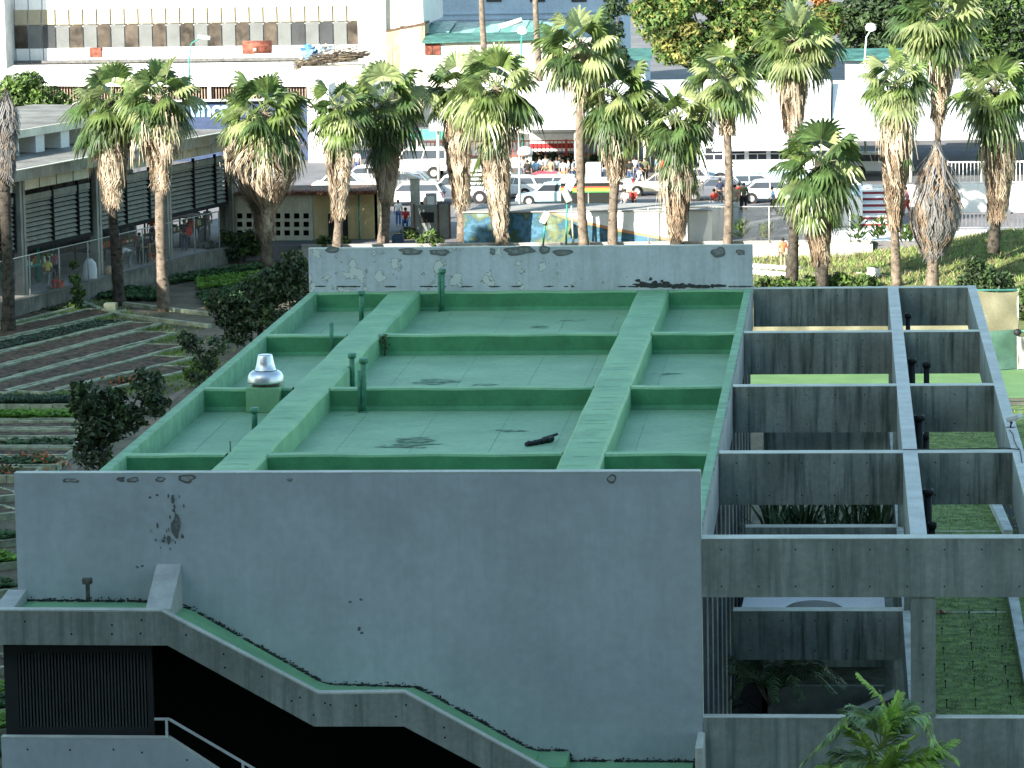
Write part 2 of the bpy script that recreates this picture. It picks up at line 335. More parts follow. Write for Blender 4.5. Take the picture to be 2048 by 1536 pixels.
for x, y in [(50, 1243), (143, 1268), (224, 1268), (281, 1267), (370, 1248), (372, 1270), (447, 1308), (450, 1335), (524, 1353), (600, 1395), (583, 1402), (627, 1430), (650, 1406), (661, 1410), (712, 1411), (812, 1410), (792, 1433), (888, 1455), (890, 1475), (962, 1470), (224, 1250), (283, 1240)]:
    p = AT(x, y, YF); dots(mb, [p.x], [p.z], YF-.003)
mb.build('upper_parapet', [M['stone'], M['dot'], M['stone_top']], st, SO)
mb = MB()   # green coated landing between parapet and wall, following the stair
pts = []
for x, y in J[:6]:
    p = AT(x, y, Y0)
    pts.append(p)
front = []
def zint(line, X):
    for a, b_ in zip(line[:-1], line[1:]):
        if a.x <= X <= b_.x: return a.z+(b_.z-a.z)*(X-a.x)/(b_.x-a.x)
    return line[-1].z
ul = [AT(x, y, YF) for x, y in up]
N_ = 40; x0, x1 = ul[0].x, JW[5].x+.15
for i in range(N_):
    a = x0+(x1-x0)*i/N_; b_ = x0+(x1-x0)*(i+1)/N_
    ja = zint(JW[:6], max(a, XL)) if a > XL else JW[0].z; jb = zint(JW[:6], max(b_, XL)) if b_ > XL else JW[0].z
    fa = zint(ul, a)-.10; fb = zint(ul, b_)-.10
    mb.add([(a, YF+.16, fa), (b_, YF+.16, fb), (b_, Y0, jb), (a, Y0, ja), (a, YF+.16, fa-.2), (b_, YF+.16, fb-.2), (b_, Y0+.3, jb-.2), (a, Y0+.3, ja-.2)], [(0, 1, 2, 3), (7, 6, 5, 4)], 0)
q = AT(1072, 1503, Y0-.5); q2 = AT(1136, 1500, Y0-.5)
mb.box((q.x, YF+.2, 1), (q2.x, Y0, JW[6].z), 0); mb.box((q2.x, YF+.2, 1), (XR-.2, Y0, JW[7].z), 0)
mb.build('stair_roof', M['green'], st, SO)
# sloping buttresses crossing the landing
def buttress(topx0, topx1, ytop, fx0, fx1, yb_):
    mb = MB(); a = AT(topx0, ytop, Y0-.002); b_ = AT(topx1, ytop+1, Y0-.002); c = AT(fx0, yb_, YF+.16); d = AT(fx1, yb_+1, YF+.16)
    zb = c.z-.35; xl = (a.x+c.x)/2; xr = (b_.x+d.x)/2
    mb.add([(xl, Y0-.002, a.z), (xr, Y0-.002, a.z), (xr, YF+.161, c.z), (xl, YF+.161, c.z), (xl, Y0-.002, zb), (xr, Y0-.002, zb), (xr, YF+.161, zb), (xl, YF+.161, zb)],
           [(3, 2, 1, 0), (1, 2, 6, 5), (0, 4, 7, 3), (2, 3, 7, 6)], 0)
    mb.build('buttress', mat('buttress_plaster', (.46, .49, .48), .85, .12, 2, moss=.3, mosscol=(.3, .3, .3)), st, SO, bevel=.01)
buttress(316, 363, 1128, 288, 341, 1217); buttress(28, 58, 1179, -25, 20, 1219); 
mb = MB(); a = AT(1390, 1494, YF+.2); b_ = AT(1406, 1494, YF+.2); mb.box((a.x, YF+.17, 0), (b_.x, Y0-.003, a.z)); mb.build('end_pier', M['stone_top'], st, SO, bevel=.03)
lp = [(2, 1474), (338, 1476), (470, 1562)]
P = [AT(x, y, YF) for x, y in lp]; z0 = P[-1].z-.6
mb = MB(); mb.prism(P+[Vector((P[-1].x, P[-1].y, z0)), Vector((P[0].x, P[0].y, z0))], (0, .16, 0), 0)
for a, b_ in zip(P[:-1], P[1:]): mb.add([a+Vector((0, -.004, -.02)), b_+Vector((0, -.004, -.02)), b_+Vector((0, -.004, .003)), a+Vector((0, -.004, .003)), a+Vector((0, .165, .012)), b_+Vector((0, .165, .012))], [(0, 1, 2, 3), (3, 2, 5, 4)], 2)
for x, y in [(55, 1499), (140, 1500), (227, 1499), (374, 1520), (284, 1505)]: p = AT(x, y, YF); dots(mb, [p.x], [p.z], YF-.003)
mb.build('lower_parapet', [M['paint'], M['dot'], M['stone_top']], st, SO)
# recessed louvre screen
yl = YF+.35; a = AT(6, 1286, yl); b_ = AT(309, 1476, yl); lv = MB()
zt, zb = a.z, b_.z
lv.box((a.x, yl+.08, zb), (b_.x, yl+.12, zt), 0)
lv.box((a.x, yl, zt-.2), (b_.x, yl+.08, zt), 1); lv.box((a.x, yl, zb), (b_.x, yl+.08, zb+.22), 1); lv.box((a.x, yl, zb+.22), (a.x+.28, yl+.08, zt-.2), 1); lv.box((b_.x-.12, yl, zb+.22), (b_.x, yl+.08, zt-.2), 1)
x = a.x+.3
while x < b_.x-.16: lv.box((x, yl+.01, zb+.22), (x+.032, yl+.08, zt-.2), 2); x += .068
lv.build('louvre_screen', [M['void'], M['louver'], mat('louvre_slat', (.055, .062, .062), .6, .1)], st, SO)
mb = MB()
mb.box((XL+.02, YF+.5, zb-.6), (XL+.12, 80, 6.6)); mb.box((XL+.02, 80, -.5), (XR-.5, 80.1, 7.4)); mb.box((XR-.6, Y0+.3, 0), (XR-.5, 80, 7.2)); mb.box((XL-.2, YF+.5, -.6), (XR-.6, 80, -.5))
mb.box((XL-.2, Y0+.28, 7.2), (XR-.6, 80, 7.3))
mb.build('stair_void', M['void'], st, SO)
mb = MB(); P = [AT(x, y, YF+.08) for x, y in [(309, 1438), (338, 1438), (540, 1556)]]
for p, q in zip(P[:-1], P[1:]): mb.beam(p, q, .05, .045)
for x, y in ((333, 1440), (486, 1525)): p = AT(x, y, YF+.08); mb.box((p.x-.025, YF+.05, p.z-.4), (p.x+.025, YF+.1, p.z))
mb.build('handrail', M['rail'], st, SO)
mb = MB(); p = AT(175, 1165, Y0-.35); mb.tube((p.x, Y0-.35, 7.3), (p.x, Y0-.35, p.z+.05), .045); mb.box((p.x-.09, Y0-.45, p.z-.02), (p.x+.09, Y0-.28, p.z+.09))
setp(mb.build('drain_vent', mat('rusty_pipe', (.12, .12, .11), .8, .4, 8), None, (p.x, Y0-.35, 7.3)), 'short rusty vent pipe with square hood on the stair roof beside the grey wall', 'vent pipe')

# ---------------- pergola frame on the right ----------------
pg = empty('concrete_pergola', (XR, Y0, 0), 'open board marked concrete grid of beams to the right of the green roof', 'pergola'); PO = (XR, Y0, 0)
x0 = G(1775.8, 575, T).x; x1 = G(1796, 575, T).x; MX0 = (x0+G(1819.9, 1068, T).x)/2; MX1 = (x1+G(1855, 1068, T).x)/2
RX0 = G(1935, 574, T).x; RX1 = (G(1953, 574, T).x+G(2048, 909, T).x)/2
print('perg', MX0, MX1, RX0, RX1)
XE = 13.0
def cbeam(x0, x1, y, zt, h, th, mt, name, rows=True, r=.018):
    mb = MB(); mb.box((x0, y, zt-h), (x1, y+th, zt-.002), 0); mb.box((x0, y-.004, zt-.002), (x1, y+th, zt+.012), 2)
    if rows: 
        n = int((x1-x0)/.75); dots(mb, [x0+.4+.75*i for i in range(n)], [zt-.22, zt-h+.22], y-.003, r)
    mb.build(name, [mt, M['dot'], M['stone_top']], pg, PO)
cbeam(XR+.014, XE, Y0, T, 1.2, .43, M['stone'], 'front_beam')
for k in (1, 2, 3, 4):
    for a, b_ in ((XR+.012, MX0), (MX1, RX0)): cbeam(a, b_, Y0+k*B, T-.003, 1.2, .42, M['stone_dark'], 'cross_beam')
for nm, a, b_ in (('middle_beam', MX0, MX1), ('outer_beam', RX0, RX1)):
    mb = MB(); mb.box((a, Y0+.43, T-1.21), (b_, YB+.45, T-.002), 0); mb.box((a-.002, Y0+.43, T-.002), (b_, YB+.46, T+.014), 1)
    mb.build(nm, [M['stone'], mat('pale_beam_top', (.54, .57, .56), .8, .1, 1.5, moss=.35, mosscol=(.3, .33, .36), cracks=.4)], pg, PO)
LT = 4.79
cbeam(XR+.014, XE, Y0+.002, LT, 4.79, .3, M['stone'], 'lower_parapet', False)
for k in (1, 2, 3, 4): cbeam(XR+.3, MX0-.02, Y0+k*B, LT, 1.15 if k < 4 else 2.6, .42, M['stone_dark'], 'lower_cross_beam')
mb = MB(); mb.box((MX0-.02, Y0+.3, LT-1.2), (MX0+.16, YB, LT-.002), 0); mb.box((MX0-.02, Y0+.3, LT-.002), (MX0+.16, YB, LT+.01), 1); mb.build('lower_long_beam', [M['stone_dark'], M['stone_moss']], pg, PO)
a = AT(1822, 1300, Y0); b_ = AT(1871.2, 1300, Y0); mb = MB(); mb.box((a.x, Y0+.03, LT+.001), (b_.x, Y0+.45, T-1.201), 0)
for y in (1243, 1297, 1350, 1404): p = AT(1846, y, Y0); dots(mb, [p.x], [p.z], Y0+.027)
mb.build('front_pillar', [M['stone'], M['dot']], pg, PO)
mb = MB(); mb.box((XE-.6, Y0+.03, LT+.001), (XE-.1, Y0+.45, T-1.201)); mb.build('end_pillar', M['stone'], pg, PO)
for k in (1, 2, 3, 4): mb = MB(); mb.box((MX0+.02, Y0+k*B+.05, 0), (MX1, Y0+k*B+.38, 7.27)); mb.build('rear_pillar', M['stone_dark'], pg, PO)
# dark stack pipes standing beside the middle beam
def pipe(name, x, y, z0, z1, r, m, label, cat, cap=True, group=None, thin=0, lean=0):
    mb = MB(); mb.tube((0, 0, 0), (lean, 0, z1-z0), r, n=14)
    if cap: mb.tube((lean, 0, z1-z0-.13), (lean, 0, z1-z0), r*1.45, r*1.45, 14); mb.tube((0, 0, 0), (0, 0, .03), r*1.5, r*1.3, 14)
    if thin: mb.tube((-r*1.2, -r*.8, 0), (-r*1.2, -r*.8, (z1-z0)*thin), r*.5, n=8)
    o = mb.build(name, m); o.location = (x, y, z0); return setp(o, label, cat, group)
for (px, py0, py1, yy, r, lab) in ((1816, 627, 662, Y0+3.6*B, .07, 'black stack pipe in the farthest bay beside the middle pergola beam'),
        (1824, 717, 772, Y0+2.7*B, .09, 'black stack pipe in the second farthest bay hugging the middle pergola beam'),
        (1853, 725, 772, Y0+2.8*B, .08, 'black capped stack pipe standing clear of the middle pergola beam'),
        (1838, 830, 900, Y0+1.7*B, .10, 'thick black stack pipe in the third bay against the middle pergola beam'),
        (1850, 868, 900, Y0+1.8*B, .07, 'short black pipe right of the thick stack pipe in the third bay'),
        (1856, 978, 1070, Y0+.7*B, .085, 'black stack pipe in the nearest bay against the middle pergola beam'),
        (1864, 1045, 1070, Y0+.62*B, .07, 'lowest black pipe stub just behind the front pergola beam')):
    p = AT(px, py0, yy); pipe('stack_pipe', p.x, yy, 0, p.z, r, M['black'], lab, 'pipe', True, 'black stack pipes along the middle pergola beam')
# ---------------- things on the green roof ----------------
gp_ = mat('green_pipe_paint', (.07, .26, .17), .55, .2, 6)
for px, ty, by, r, cap, th, lab in ((723, 582, 642, .075, True, 0, 'green vent pipe left of the long beam in the farthest left bay of the roof'),
        (663, 645, 712, .065, False, 0, 'uncapped green pipe in the second farthest left bay of the roof'),
        (704, 706, 776, .08, True, 0, 'green vent pipe just behind the middle cross beam of the roof'),
        (727, 716, 824, .082, True, .78, 'tall green vent pipe with a thin twin in front of the middle cross beam'),
        (509, 815, 868, .075, True, 0, 'short green vent pipe in the bay in front of the metal ventilator'),
        (885, 538, 623, .075, True, .92, 'tall green double pipe in the farthest middle bay near the peeling wall')):
    p = G(px, by, 7.92); q = AT(px, ty, p.y); pipe('roof_vent_pipe', p.x, p.y, 7.92, q.z, r, gp_, lab, 'vent pipe', cap, 'green vent pipes on the roof', th, (q.x-p.x))
p = G(461, 903, 8.5); pipe('roof_vent_pipe', p.x, p.y, 8.4, 8.75, .02, gp_, 'tiny thin pipe stub on the nearest left cross beam of the roof', 'vent pipe', False)
vb = G(528, 826, 7.92); s_ = vb.y/FPX
vt = empty('roof_ventilator', (vb.x, vb.y+.5, 7.92), 'silver mushroom shaped roof ventilator on a green plinth', 'ventilator')
mb = MB(); mb.box((-.47, -.5, 0), (.42, .35, .66)); mb.build('plinth', M['green'], vt, bevel=.02)
mb = MB(); mb.lathe((0, -.05, .66), [(.36, 0), (.36, .08)], 32); mb.build('base_ring', mat('rusty_ring', (.18, .16, .15), .7, .3, 8), vt)
mb = MB(); mb.lathe((0, -.05, .73), [(.40, 0), (.48, .02), (.485, .05), (.46, .2), (.42, .27), (.36, .32), (.27, .34)], 40); mb.build('skirt_hood', M['alu'], vt)
mb = MB(); mb.lathe((0, -.05, 1.06), [(.285, 0), (.29, .02), (.265, .04), (.235, .2), (.19, .40), (.18, .42), (.12, .43)], 40); mb.build('cone_cap', M['alu'], vt)
mb = MB(); mb.lathe((0, -.05, 1.055), [(.30, 0), (.30, .025)], 32); mb.build('band', M['black'], vt)
mb = MB(); p = G(1052, 893, 7.92); q = G(1113, 883, 7.92); d = (q-p)
mb.path([p+Vector((0, 0, .05)), p+d*.25+Vector((0, 0, .06)), p+d*.6+Vector((0, .04, .07)), p+d*.85+Vector((0, .1, .08))], [.055, .06, .07, .075], 10)
mb.path([p+d*.55+Vector((0, .06, .1)), p+d+Vector((0, .25, .15))], [.05, .035], 8)
for t in (.1, .3, .5, .7): c = p+d*t+Vector((0, 0, .055)); mb.tube(c-d*.02, c+d*.02, .075, n=10)
setp(mb.build('broken_hose', M['rubber'], None, tuple(p)), 'crumpled piece of black ribbed hose lying on the green roof', 'hose')
def weed(px, py, z, h, label, n=40):
    p = G(px, py, z); mb = MB(); r_ = random.Random(px)
    mb.path([(0, 0, 0), (.03, 0, h*.5), (0, 0, h*.95)], [.02, .015, .008], 5, 1)
    for i in range(n):
        c = Vector((r_.gauss(0, .07), r_.gauss(0, .07), h*r_.uniform(.35, 1.05))); u = Vector((r_.uniform(-1, 1), r_.uniform(-1, 1), r_.uniform(-.2, .8))).normalized()*.07; v = u.orthogonal().normalized()*.03
        mb.quad(c-u, c+v, c+u, c-v)
    o = mb.build('weed', [M['weed'], mat('weed_stem', (.1, .06, .04))]); o.location = p; return setp(o, label, 'weed')
weed(769, 712, 7.92, .62, 'small brown-green weed growing in the roof corner beside the long green beam')
# floodlight on the outer beam
p = G(2021, 856, T); fl = empty('floodlight', p, 'white floodlight on a black bracket standing on the outer pergola beam', 'floodlight', rz=-.5)
mb = MB(); mb.box((-.1, -.08, .0), (.1, .08, .02)); mb.tube((0, 0, .02), (.02, 0, .13), .02); mb.lathe((.02, 0, .11), [(.03, 0), (.04, .03), (.02, .06)], 10); mb.build('bracket', M['black'], fl)
mb = MB(); c = Vector((.1, 0, .26)); mb.obox(c, (1, 0, .35), (0, 1, 0), (-.35, 0, 1), .17, .14, .06, 0); mb.build('lamp_housing', M['rail'], fl, bevel=.03)
mb = MB(); mb.obox(c+Vector((.025, 0, -.065)), (1, 0, .35), (0, 1, 0), (-.35, 0, 1), .15, .12, .006); mb.build('lens', mat('floodlight_glass', (.55, .6, .7), .2, 0), fl)
mb = MB(); pts = [G(x, y, T+.03) for x, y in ((2019, 860), (2026, 868), (2028, 880), (2034, 893), (2040, 900), (2044, 925))]; mb.path(pts, .012, 5); mb.path([G(2040, 899, T+.03), G(2010, 896, T+.03), Vector((MX1+.8, Y0+B+.3, T+.04)), Vector((MX0, Y0+B+.28, T+.04))], .012, 5)
setp(mb.build('power_cable', M['black'], None, tuple(pts[0])), 'thin black cable running from the floodlight along the pergola beams', 'cable')
# ================= ground and setting =================
SZ = .8
def struct(o): return setp(o, kind='structure')
def sheet(name, pts, z, m, th=0):
    mb = MB(); P = [Vector((p[0], p[1], z)) for p in pts]
    if th: mb.prism(P, (0, 0, -th))
    else:
        a = sum((P[i].x*P[(i+1) % len(P)].y-P[(i+1) % len(P)].x*P[i].y) for i in range(len(P)))
        if a < 0: P = P[::-1]
        mb.add(P, [tuple(range(len(P)))])
    return struct(mb.build(name, m))
M['earth'] = mat('dry_garden_earth', (.16, .14, .10), .95, .3, .5, bump=.5, moss=.9, mosscol=(.09, .125, .05), fine=.2)
M['asphalt'] = mat('pale_worn_asphalt', (.17, .17, .18), .9, .15, .4, bump=.1)
M['pave'] = mat('sunlit_concrete_paving', (.40, .39, .36), .9, .15, .5, bump=.1)
M['soil'] = mat('tilled_soil', (.14, .10, .068), .95, .5, 3.5, bump=1.0, fine=.2)
M['kerb'] = mat('bed_kerb_block', (.32, .36, .26), .9, .3, 2, moss=1, mosscol=(.15, .24, .09), bump=.3)
M['grass'] = mat('rough_grass', (.19, .23, .07), .9, .35, 1.1, bump=.5, moss=.7, mosscol=(.36, .33, .19), fine=.25)
M['lawn'] = mat('clipped_lawn', (.20, .31, .085), .9, .4, 2.4, bump=.5, moss=.6, mosscol=(.11, .12, .06), fine=.3)
M['court'] = mat('green_court_paint', (.11, .22, .09), .8, .1, .6)
M['block'] = mat('rough_block_wall', (.20, .20, .18), .9, .25, 1.5, streak=.7, mosscol=(.07, .075, .06), bump=.3)
M['white'] = mat('white_paint', (.8, .8, .79), .7, .05, 1)
M['whitemetal'] = mat('white_sheet_roofing', (.80, .81, .82), .5, .05, .4)
M['leaf'] = mat('broad_leaf', (.07, .125, .04), .6, .45, 1.6, trans=.25, fine=.2)
M['leaf_dark'] = mat('dark_leaf', (.05, .09, .04), .55, .45, 1.6, trans=.2, fine=.2)
M['leaf_bright'] = mat('young_leaf', (.13, .22, .05), .6, .3, 2, trans=.3)
M['bark'] = mat('grey_bark', (.13, .11, .09), .9, .3, 5, bump=.4)
struct_mb = MB(); struct_mb.box((-405, -60, -2), (405, 900, -.004)); struct(struct_mb.build('ground', M['earth']))
sheet('street', [(-400, 206.3), (400, 206.3), (400, 890), (-400, 890)], SZ, M['asphalt'], .9)
# garden retaining wall with chain link fence
gx = lambda px, y: AT(px, 400, y).x
def wall_line(name, pts, z0, z1, th, m, label, cat='wall', top=None):
    mb = MB()
    for a, b_ in zip(pts[:-1], pts[1:]):
        a = Vector((a[0], a[1], 0)); b_ = Vector((b_[0], b_[1], 0)); d = (b_-a).normalized(); n = Vector((d.y, -d.x, 0))
        c = (a+b_)/2; mb.obox((c.x, c.y, (z0+z1)/2), d, n, (0, 0, 1), (b_-a).length/2, th/2, (z1-z0)/2)
        if top: mb.obox((c.x, c.y, z1+.03), d, n, (0, 0, 1), (b_-a).length/2, th/2+.05, .03, 1)
    return setp(mb.build(name, [m, top] if top else m, None, (pts[0][0], pts[0][1], z0)), label, cat)
wall_line('garden_wall', [(gx(600, 206), 206.1), (gx(1745, 206), 206.1)], 0, SZ+.05, .25, M['pave'], 'low sunlit concrete wall along the back edge of the vegetable garden', top=M['pave'])
WL = [G(-20, 668, 0), G(60, 641, 0), G(330, 572, 0), G(405, 540, 0)]
P0 = G(52, 590, SZ); P1 = G(342, 517, SZ); dM = (P1-P0); dM.z = 0; BAY = dM.length/2; dM.normalize(); nM = Vector((dM.y, -dM.x, 0))   # nM faces the garden
M0 = P0-dM*BAY
wl = [(P0+nM*.9-dM*12), (P0+nM*.9), (P0+nM*.9+dM*BAY*2.6)]
wall_line('block_wall', [(p.x, p.y) for p in wl], 0, SZ+.06, .3, M['block'], 'grimy rough block retaining wall below the market shed, beside the vegetable beds', top=M['block'])
mk = [P0-dM*30+nM*.8, P0+dM*BAY*2.6+nM*.8, P0+dM*BAY*2.6-nM*60, P0-dM*30-nM*60]
sheet('market_pavement', [(p.x, p.y) for p in mk], SZ+.004, M['pave'], .8)
def netmat(name, col, dens, sc_=14):
    m = bpy.data.materials.new(name); m.use_nodes = True; t = m.node_tree; N = t.nodes; L = t.links; b = N['Principled BSDF']; b.inputs['Base Color'].default_value = (*col, 1); b.inputs['Roughness'].default_value = .6
    g = N.new('ShaderNodeNewGeometry'); fs = []
    for rot in (45, -45):
        mp = N.new('ShaderNodeMapping'); mp.inputs['Rotation'].default_value = (0, math.radians(rot), 0); L.new(g.outputs['Position'], mp.inputs[0])
        wv = N.new('ShaderNodeTexWave'); wv.inputs['Scale'].default_value = sc_/6.28; L.new(mp.outputs[0], wv.inputs[0])
        gt = N.new('ShaderNodeMath'); gt.operation = 'GREATER_THAN'; L.new(wv.outputs['Fac'], gt.inputs[0]); gt.inputs[1].default_value = 1-dens; fs.append(gt.outputs[0])
    mxm = N.new('ShaderNodeMath'); mxm.operation = 'MAXIMUM'; L.new(fs[0], mxm.inputs[0]); L.new(fs[1], mxm.inputs[1])
    tr = N.new('ShaderNodeBsdfTransparent'); mx = N.new('ShaderNodeMixShader'); L.new(mxm.outputs[0], mx.inputs[0]); L.new(tr.outputs[0], mx.inputs[1]); L.new(b.outputs[0], mx.inputs[2]); L.new(mx.outputs[0], N['Material Output'].inputs[0]); return m
M['net'] = netmat('wire_mesh', (.32, .32, .3), .008, 60)
M['galv'] = mat('galvanised_pipe', (.42, .44, .42), .6, .15, 5)
def fence(pts, z0, h, step, label, postm=None, net=True, pr=.035):
    o = Vector((pts[0][0], pts[0][1], z0)); e = empty('wire_fence', o, label, 'fence')
    for a, b_ in zip(pts[:-1], pts[1:]):
        a = Vector((a[0], a[1], z0)); b_ = Vector((b_[0], b_[1], z0)); L_ = (b_-a).length; n = max(1, round(L_/step))
        for i in range(n+1):
            p = a+(b_-a)*i/n; mb = MB(); mb.tube(p, p+Vector((0, 0, h)), pr, n=8); mb.build('fence_post', postm or M['galv'], e, o)
        mb = MB(); mb.tube(a+Vector((0, 0, h)), b_+Vector((0, 0, h)), .03, n=6); mb.build('top_rail', M['galv'], e, o)
        if net: mb = MB(); mb.quad(a+Vector((0, 0, .03)), b_+Vector((0, 0, .03)), b_+Vector((0, 0, h)), a+Vector((0, 0, h))); mb.build('wire_mesh', M['net'], e, o)
    return e
fence([(p.x, p.y) for p in (P0+nM*.95-dM*11, P0+nM*.95+dM*BAY*2.5)], SZ+.06, 2.1, 3.3, 'wire fence with thin posts on the block wall in front of the market shed')
fence([(gx(1296, 205.9), 205.9), (gx(1700, 205.9), 205.9)], SZ+.05, 1.95, 2.4, 'chain link fence with rusty top rail on the low sunlit wall, right of the mural')
# mural block
a = AT(928, 485, 206.6); b_ = AT(1424, 485, 206.6); zt = AT(1000, 425, 206.6).z; yb_ = 211.5
M['mural'] = mat('shade_darkened_mural', (.08, .2, .3), .8, .3, 1)
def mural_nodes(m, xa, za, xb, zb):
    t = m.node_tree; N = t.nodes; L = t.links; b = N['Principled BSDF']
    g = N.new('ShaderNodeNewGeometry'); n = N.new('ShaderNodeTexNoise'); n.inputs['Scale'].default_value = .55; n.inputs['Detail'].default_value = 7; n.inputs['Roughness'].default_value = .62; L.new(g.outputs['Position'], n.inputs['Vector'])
    cr = N.new('ShaderNodeValToRGB'); L.new(n.outputs['Fac'], cr.inputs[0]); e = cr.color_ramp; e.elements[0].position = .33; e.elements[0].color = (.02, .06, .06, 1); e.elements[1].position = .7; e.elements[1].color = (.16, .24, .26, 1)  # mural colours kept dark and dull, the wall's shade is in them
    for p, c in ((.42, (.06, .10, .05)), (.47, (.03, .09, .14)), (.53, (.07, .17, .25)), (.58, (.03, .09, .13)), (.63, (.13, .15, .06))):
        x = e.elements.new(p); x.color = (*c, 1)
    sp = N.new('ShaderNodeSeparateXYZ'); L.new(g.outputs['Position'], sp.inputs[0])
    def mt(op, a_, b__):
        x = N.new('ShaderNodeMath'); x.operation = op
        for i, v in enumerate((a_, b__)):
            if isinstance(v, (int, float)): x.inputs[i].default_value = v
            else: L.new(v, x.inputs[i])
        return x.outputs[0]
    # painted curve; the slanted shadow edge is drawn with it, falling right
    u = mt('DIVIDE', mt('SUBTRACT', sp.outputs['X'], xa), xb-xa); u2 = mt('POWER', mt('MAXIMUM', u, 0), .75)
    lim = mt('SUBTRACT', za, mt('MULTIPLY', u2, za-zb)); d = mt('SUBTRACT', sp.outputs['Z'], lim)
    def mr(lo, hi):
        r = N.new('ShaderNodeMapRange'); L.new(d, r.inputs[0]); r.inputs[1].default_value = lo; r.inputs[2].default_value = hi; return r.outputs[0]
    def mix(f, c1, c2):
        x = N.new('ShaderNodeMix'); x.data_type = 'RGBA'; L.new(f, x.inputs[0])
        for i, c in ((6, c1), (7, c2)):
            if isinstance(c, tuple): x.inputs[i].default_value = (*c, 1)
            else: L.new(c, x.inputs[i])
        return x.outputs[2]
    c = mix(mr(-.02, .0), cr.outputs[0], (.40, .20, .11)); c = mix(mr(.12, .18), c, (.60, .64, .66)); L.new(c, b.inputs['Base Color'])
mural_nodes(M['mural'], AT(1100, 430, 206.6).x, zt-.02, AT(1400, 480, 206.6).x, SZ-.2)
mb = MB(); c0 = AT(960, 408, yb_); c1 = AT(1476, 408, yb_)
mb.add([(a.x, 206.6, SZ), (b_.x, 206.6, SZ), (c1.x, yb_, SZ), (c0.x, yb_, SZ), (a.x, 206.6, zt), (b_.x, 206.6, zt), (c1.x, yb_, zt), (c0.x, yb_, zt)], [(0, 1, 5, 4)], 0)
mb.add([(a.x, 206.6, SZ), (b_.x, 206.6, SZ), (c1.x, yb_, SZ), (c0.x, yb_, SZ), (a.x, 206.6, zt), (b_.x, 206.6, zt), (c1.x, yb_, zt), (c0.x, yb_, zt)], [(1, 2, 6, 5), (2, 3, 7, 6), (3, 0, 4, 7), (4, 5, 6, 7)], 1)
mb.box((a.x-.05, 206.5, zt), (b_.x+.05, 206.75, zt+.06), 1)
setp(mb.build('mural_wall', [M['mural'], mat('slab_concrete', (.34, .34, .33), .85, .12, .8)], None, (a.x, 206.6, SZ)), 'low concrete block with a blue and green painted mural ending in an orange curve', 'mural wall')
# ---------------- grass, paths, court, lawn on the right ----------------
q = [G(1500, 572), G(2300, 572), Vector((gx(2300, 206), 205.9, 0)), Vector((gx(1500, 206), 205.9, 0))]
sheet('grass_slope', [(gx(1490, 160), 166), (60, 166), (60, 205.9), (gx(1560, 205), 205.9)], .004, M['grass'])
sheet('footpath', [G(x, y) for x, y in ((1500, 540), (1760, 545), (2100, 532), (2100, 545), (1760, 562), (1500, 556))], .008, mat('dusty_path', (.34, .30, .23), .95, .15, 1))
mound = MB(); n = 24
def mh(x, y): # gentle bank climbing to the right
    cx = gx(2080, 198); return max(0, 1.6*math.exp(-((x-cx)/6.5)**2-((y-203)/7)**2))-.01
ys = [185+i*21/n for i in range(n+1)]; xs = [gx(1700, 195)+i*26/n for i in range(n+1)]
for i in range(n):
    for j in range(n): mound.add([(xs[i], ys[j], mh(xs[i], ys[j])), (xs[i+1], ys[j], mh(xs[i+1], ys[j])), (xs[i+1], ys[j+1], mh(xs[i+1], ys[j+1])), (xs[i], ys[j+1], mh(xs[i], ys[j+1]))], [(0, 1, 2, 3)], 0, True)
struct(mound.build('grass_bank', M['grass']))
def blades(name, n, pos, h, m, kind='stuff', label=None, cat=None, wid=.03, seed=1, lean=.5):
    r_ = random.Random(seed); mb = MB()
    for i in range(n):
        p = pos(r_); 
        if p is None: continue
        p = Vector(p); a = r_.uniform(0, math.tau); hh = h*r_.uniform(.5, 1.3); d = Vector((math.cos(a), math.sin(a), 0)); t = p+Vector((r_.gauss(0, lean)*hh, r_.gauss(0, lean)*hh, hh))
        mb.add([p-d*wid, p+d*wid, t], [(0, 1, 2)])
    o = mb.build(name, m); return setp(o, label, cat, kind=kind)
M['grassblade'] = mat('grass_blade', (.20, .33, .08), .8, .4, .5, trans=.3)
M['dryblade'] = mat('dry_grass_blade', (.36, .33, .17), .85, .35, .6, trans=.3)
def gpos(x0, x1, y0, y1):
    def f(r_):
        p = G(r_.uniform(x0, x1), r_.uniform(y0, y1)); return (p.x, p.y, max(0, mh(p.x, p.y)))
    return f
blades('long_grass', 5000, gpos(1500, 2060, 492, 572), .2, M['grassblade'], label='long rough grass on the sunlit slope behind the pergola', cat='grass', wid=.04)
blades('dry_grass', 5000, gpos(1500, 2060, 495, 572), .25, M['dryblade'], label='dry pale grass mixed into the sunlit slope', cat='grass', wid=.035, seed=3)
sheet('court', [(gx(1440, 160), 152.8), (60, 152.8), (60, 166), (gx(1440, 160), 166)], .012, M['court'])
cl = MB(); 
for px in (803, 812, 820): p = G(1990, px); cl.quad((-5, p.y-.12, .016), (50, p.y-.12, .016), (50, p.y+.12, .016), (-5, p.y+.12, .016))
struct(cl.build('court_line', mat('court_line_paint', (.04, .10, .06), .8)))
sheet('lawn', [(MX1, 76), (30, 76), (30, 151), (MX1, 151)], .01, M['lawn'])
blades('lawn_tufts', 16000, lambda r_: (r_.uniform(MX1, 9), 150-r_.random()**.7*66, .01), .07, M['grassblade'], label='short uneven lawn beside the pergola', cat='grass', wid=.02, seed=5)
